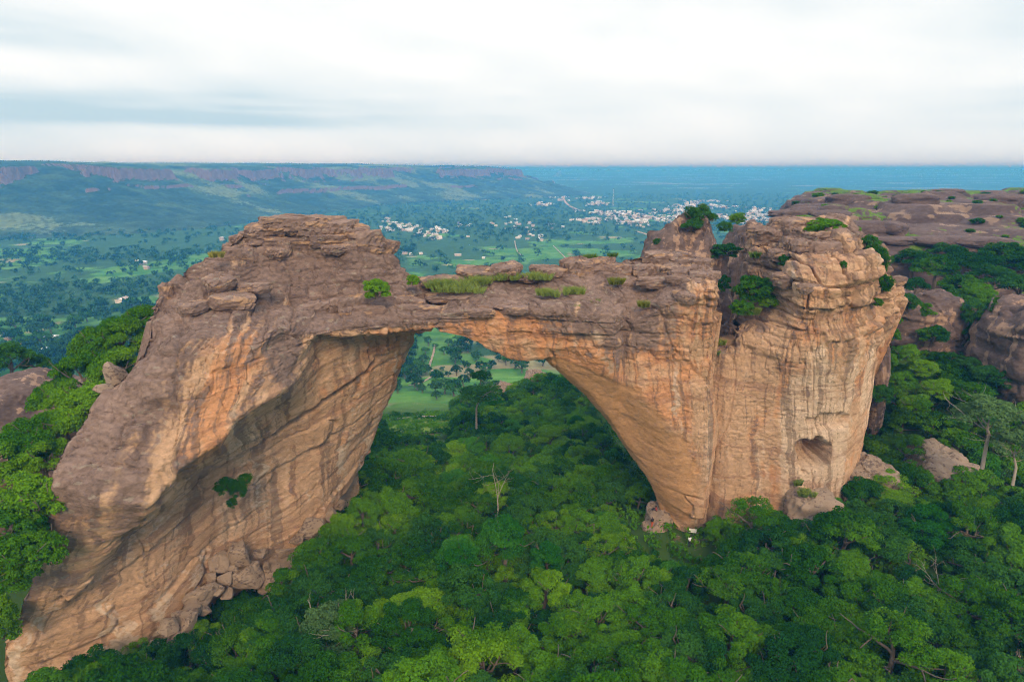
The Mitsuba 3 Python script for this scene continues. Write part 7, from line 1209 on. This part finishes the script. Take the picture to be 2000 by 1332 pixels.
# small meadow with a pool behind the arch
a = np.linspace(0, 2 * np.pi, 65)[:-1]; rr = np.linspace(0, 1, 12)
def patch(cx, cy, rx, ry, lift, seed, sink=0.0):
    w = .75 + .5 * meshkit.fbm(np.stack([np.cos(a) * 1.5, np.sin(a) * 1.5, a * 0 + seed], -1), 3, seed)
    x = cx + rr[:, None] * np.cos(a) * w * rx; y = cy + rr[:, None] * np.sin(a) * w * ry
    z = ground_z(x, y) + lift if not sink else np.full_like(x, float(ground_z(np.array([cx]), np.array([cy]))[0]) + lift)
    return np.stack([x, y, z], -1).reshape(-1, 3), grid_faces(12, 64, True)


scene['meadow_grass'] = two(rough(lambda p, n, uv: mix((.085, .165, .020), (.20, .27, .045), fbm(p.x * .7, p.y * .7, 2.0, 4)), .95))
structure('meadow', mikit.ply(patch(-24.5, 196, 13, 17, .35, 3), 'meadow_grass', smooth=True))
structure('meadow_001', mikit.ply(patch(26, 226, 17, 20, .35, 5), 'meadow_grass', smooth=True))
structure('bare_soil', mikit.ply(patch(-32, 216, 7, 7, .4, 8), 'laterite', smooth=True))

# ------------------------------------------------------------------ people and the notice board
import manifold3d as m3
def hull(a, b, ra, rb):
    s = lambda c, r: m3.Manifold.sphere(r, 12).translate(list(map(float, c)))
    return m3.Manifold.batch_hull([s(a, ra), s(b, rb)])


def smooth_mesh(parts, n=3):
    m = parts[0]
    for p in parts[1:]: m = m + p
    q = m.refine_to_length(.05).to_mesh()
    t = trimesh.Trimesh(q.vert_properties[:, :3], q.tri_verts)
    return trimesh.smoothing.filter_taubin(t, iterations=n)


def person(key, at, turn, pose, cloth, legs, label):
    """Joints posed in metres (x right, y ahead, z up), skin as one body, clothes and hair as its parts."""
    J = {k: np.array(v, float) for k, v in pose.items()}
    body = [hull(J['neck'] + [0, 0, .02], J['head'], .055, .085), hull(J['head'], J['head'] + [0, .012, .075], .088, .078), hull(J['head'] + [0, .085, .01], J['head'] + [0, .10, -.015], .014, .018)]
    body += [hull(J['head'] + [s * .085, 0, .0], J['head'] + [s * .092, -.01, .03], .016, .02) for s in (-1, 1)]
    body += [hull(J['hip'], J['chest'], .12, .13), hull(J['chest'], J['neck'], .11, .055)]
    shirt = [hull(J['hip'] + [0, 0, .06], J['chest'], .15, .165), hull(J['chest'], J['neck'] - [0, 0, .05], .14, .075)]
    pants = [hull(J['hip'], J['hip'] + [0, 0, .08], .155, .145)]
    for s, q in ((-1, 'l'), (1, 'r')):
        sh, el, wr, hp, kn, an, toe = (J[q + k] for k in ('_shoulder', '_elbow', '_wrist', '_hip', '_knee', '_ankle', '_toe'))
        d = (wr - el) / np.linalg.norm(wr - el); side = np.cross(d, [0, 1, .1]); side /= np.linalg.norm(side)
        palm = wr + d * .085
        body += [hull(J['chest'] + [0, 0, .08], sh, .09, .062), hull(sh, el, .056, .042), hull(el, wr, .042, .028), hull(wr, palm, .026, .036)]
        for f in range(4):
            r0 = palm + side * (.027 - .018 * f); k1 = r0 + d * (.045 - .004 * abs(f - 1)) ; k2 = k1 + (d + [0, .35, -.1]) * .035
            body += [hull(r0, k1, .0095, .009), hull(k1, k2, .009, .008)]
        th = wr + d * .03 + side * .03; body += [hull(th, th + side * .03 + d * .04, .011, .009)]
        body += [hull(hp, kn, .078, .056), hull(kn, an, .054, .036), hull(an, toe, .042, .03), hull(an, an + [0, -.03, -.05], .036, .03)]
        shirt += [hull(J['chest'] + [0, 0, .08], sh, .11, .082), hull(sh, sh * .45 + el * .55, .075, .065)]
        pants += [hull(J['hip'], hp, .13, .10), hull(hp, kn, .098, .075), hull(kn, an * .9 + kn * .1, .074, .060)]
    hair = [hull(J['head'] + [0, -.012, .045], J['head'] + [0, -.01, .085], .096, .086)]
    R = trimesh.transformations.rotation_matrix(math.radians(turn), [0, 0, 1])
    for part, lst, mat in (('body', body, 'skin'), ('shirt', shirt, cloth), ('trousers', pants, legs), ('hair', hair, 'black_hair')):
        t = smooth_mesh(lst); t.apply_transform(R); t.apply_translation(at)
        scene[key + '__' + part] = mikit.ply(t, mat, smooth=True)
    tag(key, label, 'person')


STAND = dict(head=(0, .02, 1.60), neck=(0, 0, 1.47), chest=(0, 0, 1.27), hip=(0, 0, .95), l_shoulder=(-.19, 0, 1.41), r_shoulder=(.19, 0, 1.41), l_elbow=(-.25, -.02, 1.13), r_elbow=(.24, .03, 1.13),
             l_wrist=(-.26, .06, .89), r_wrist=(.22, .16, .92), l_hip=(-.09, 0, .92), r_hip=(.09, 0, .92), l_knee=(-.11, .03, .49), r_knee=(.11, .06, .49), l_ankle=(-.12, -.02, .08), r_ankle=(.12, .02, .08), l_toe=(-.14, .14, .035), r_toe=(.15, .17, .035))
SIT = dict(head=(0, .05, .79), neck=(0, .02, .66), chest=(0, -.02, .46), hip=(0, -.06, .14), l_shoulder=(-.19, 0, .60), r_shoulder=(.19, 0, .60), l_elbow=(-.27, .10, .36), r_elbow=(.27, .12, .36), l_wrist=(-.18, .30, .42), r_wrist=(.17, .32, .42),
           l_hip=(-.09, -.03, .12), r_hip=(.09, -.03, .12), l_knee=(-.13, .34, .46), r_knee=(.14, .36, .46), l_ankle=(-.12, .50, .08), r_ankle=(.14, .66, .08), l_toe=(-.13, .64, .04), r_toe=(.15, .80, .05))
for key, c in (('skin', (.085, .045, .03)), ('black_hair', (.012, .011, .01)), ('black_cloth', (.02, .02, .024)), ('orange_cloth', (.55, .12, .06)), ('white_cloth', (.80, .79, .82)), ('dark_cloth', (.035, .035, .05)), ('red_cloth', (.33, .07, .06))):
    scene[key] = two({'type': 'principled', 'base_color': {'type': 'rgb', 'value': list(c)}, 'roughness': .8, 'specular': .2})


def footing(x, y, keys, r=.45):
    """Height of the rock under a person."""
    best = float(ground_z(np.array([x]), np.array([y]))[0])
    for k in keys:
        v = meshkit.WRITTEN[scene[k]['filename']][0]
        m = np.hypot(v[:, 0] - x, v[:, 1] - y) < r
        if m.any(): best = max(best, float(np.median(v[m, 2][v[m, 2] > v[m, 2].max() - .7])))
    return best


LEDGES = [k for k in scene if k.startswith(('rock_ledge', 'boulder')) and scene[k].get('type') == 'ply']
for x, y, turn, pose, cl, lg, label in PEOPLE:
    person(numbered('person'), (x, y, footing(x, y, LEDGES)), turn, STAND if pose == 'stand' else SIT, cl, lg, label)

x, y = BOARD; z = footing(x, y, LEDGES) - .1
b = trimesh.creation.box((1.15, .05, .62)); b.apply_transform(trimesh.transformations.rotation_matrix(.12, [0, 1, 0])); b.apply_translation((x, y, z + 1.25))
scene['notice_board__panel'] = mikit.ply(b, 'white_steel')
for sx in (-.42, .42): scene[numbered('notice_board__post')] = mikit.ply(tube([[x + sx, y + .06, z - .4], [x + sx, y + .06, z + 1.55]], [.035, .035], 8), 'bark')
tag('notice_board', 'white notice board on two posts under the foot of the arch', 'sign')
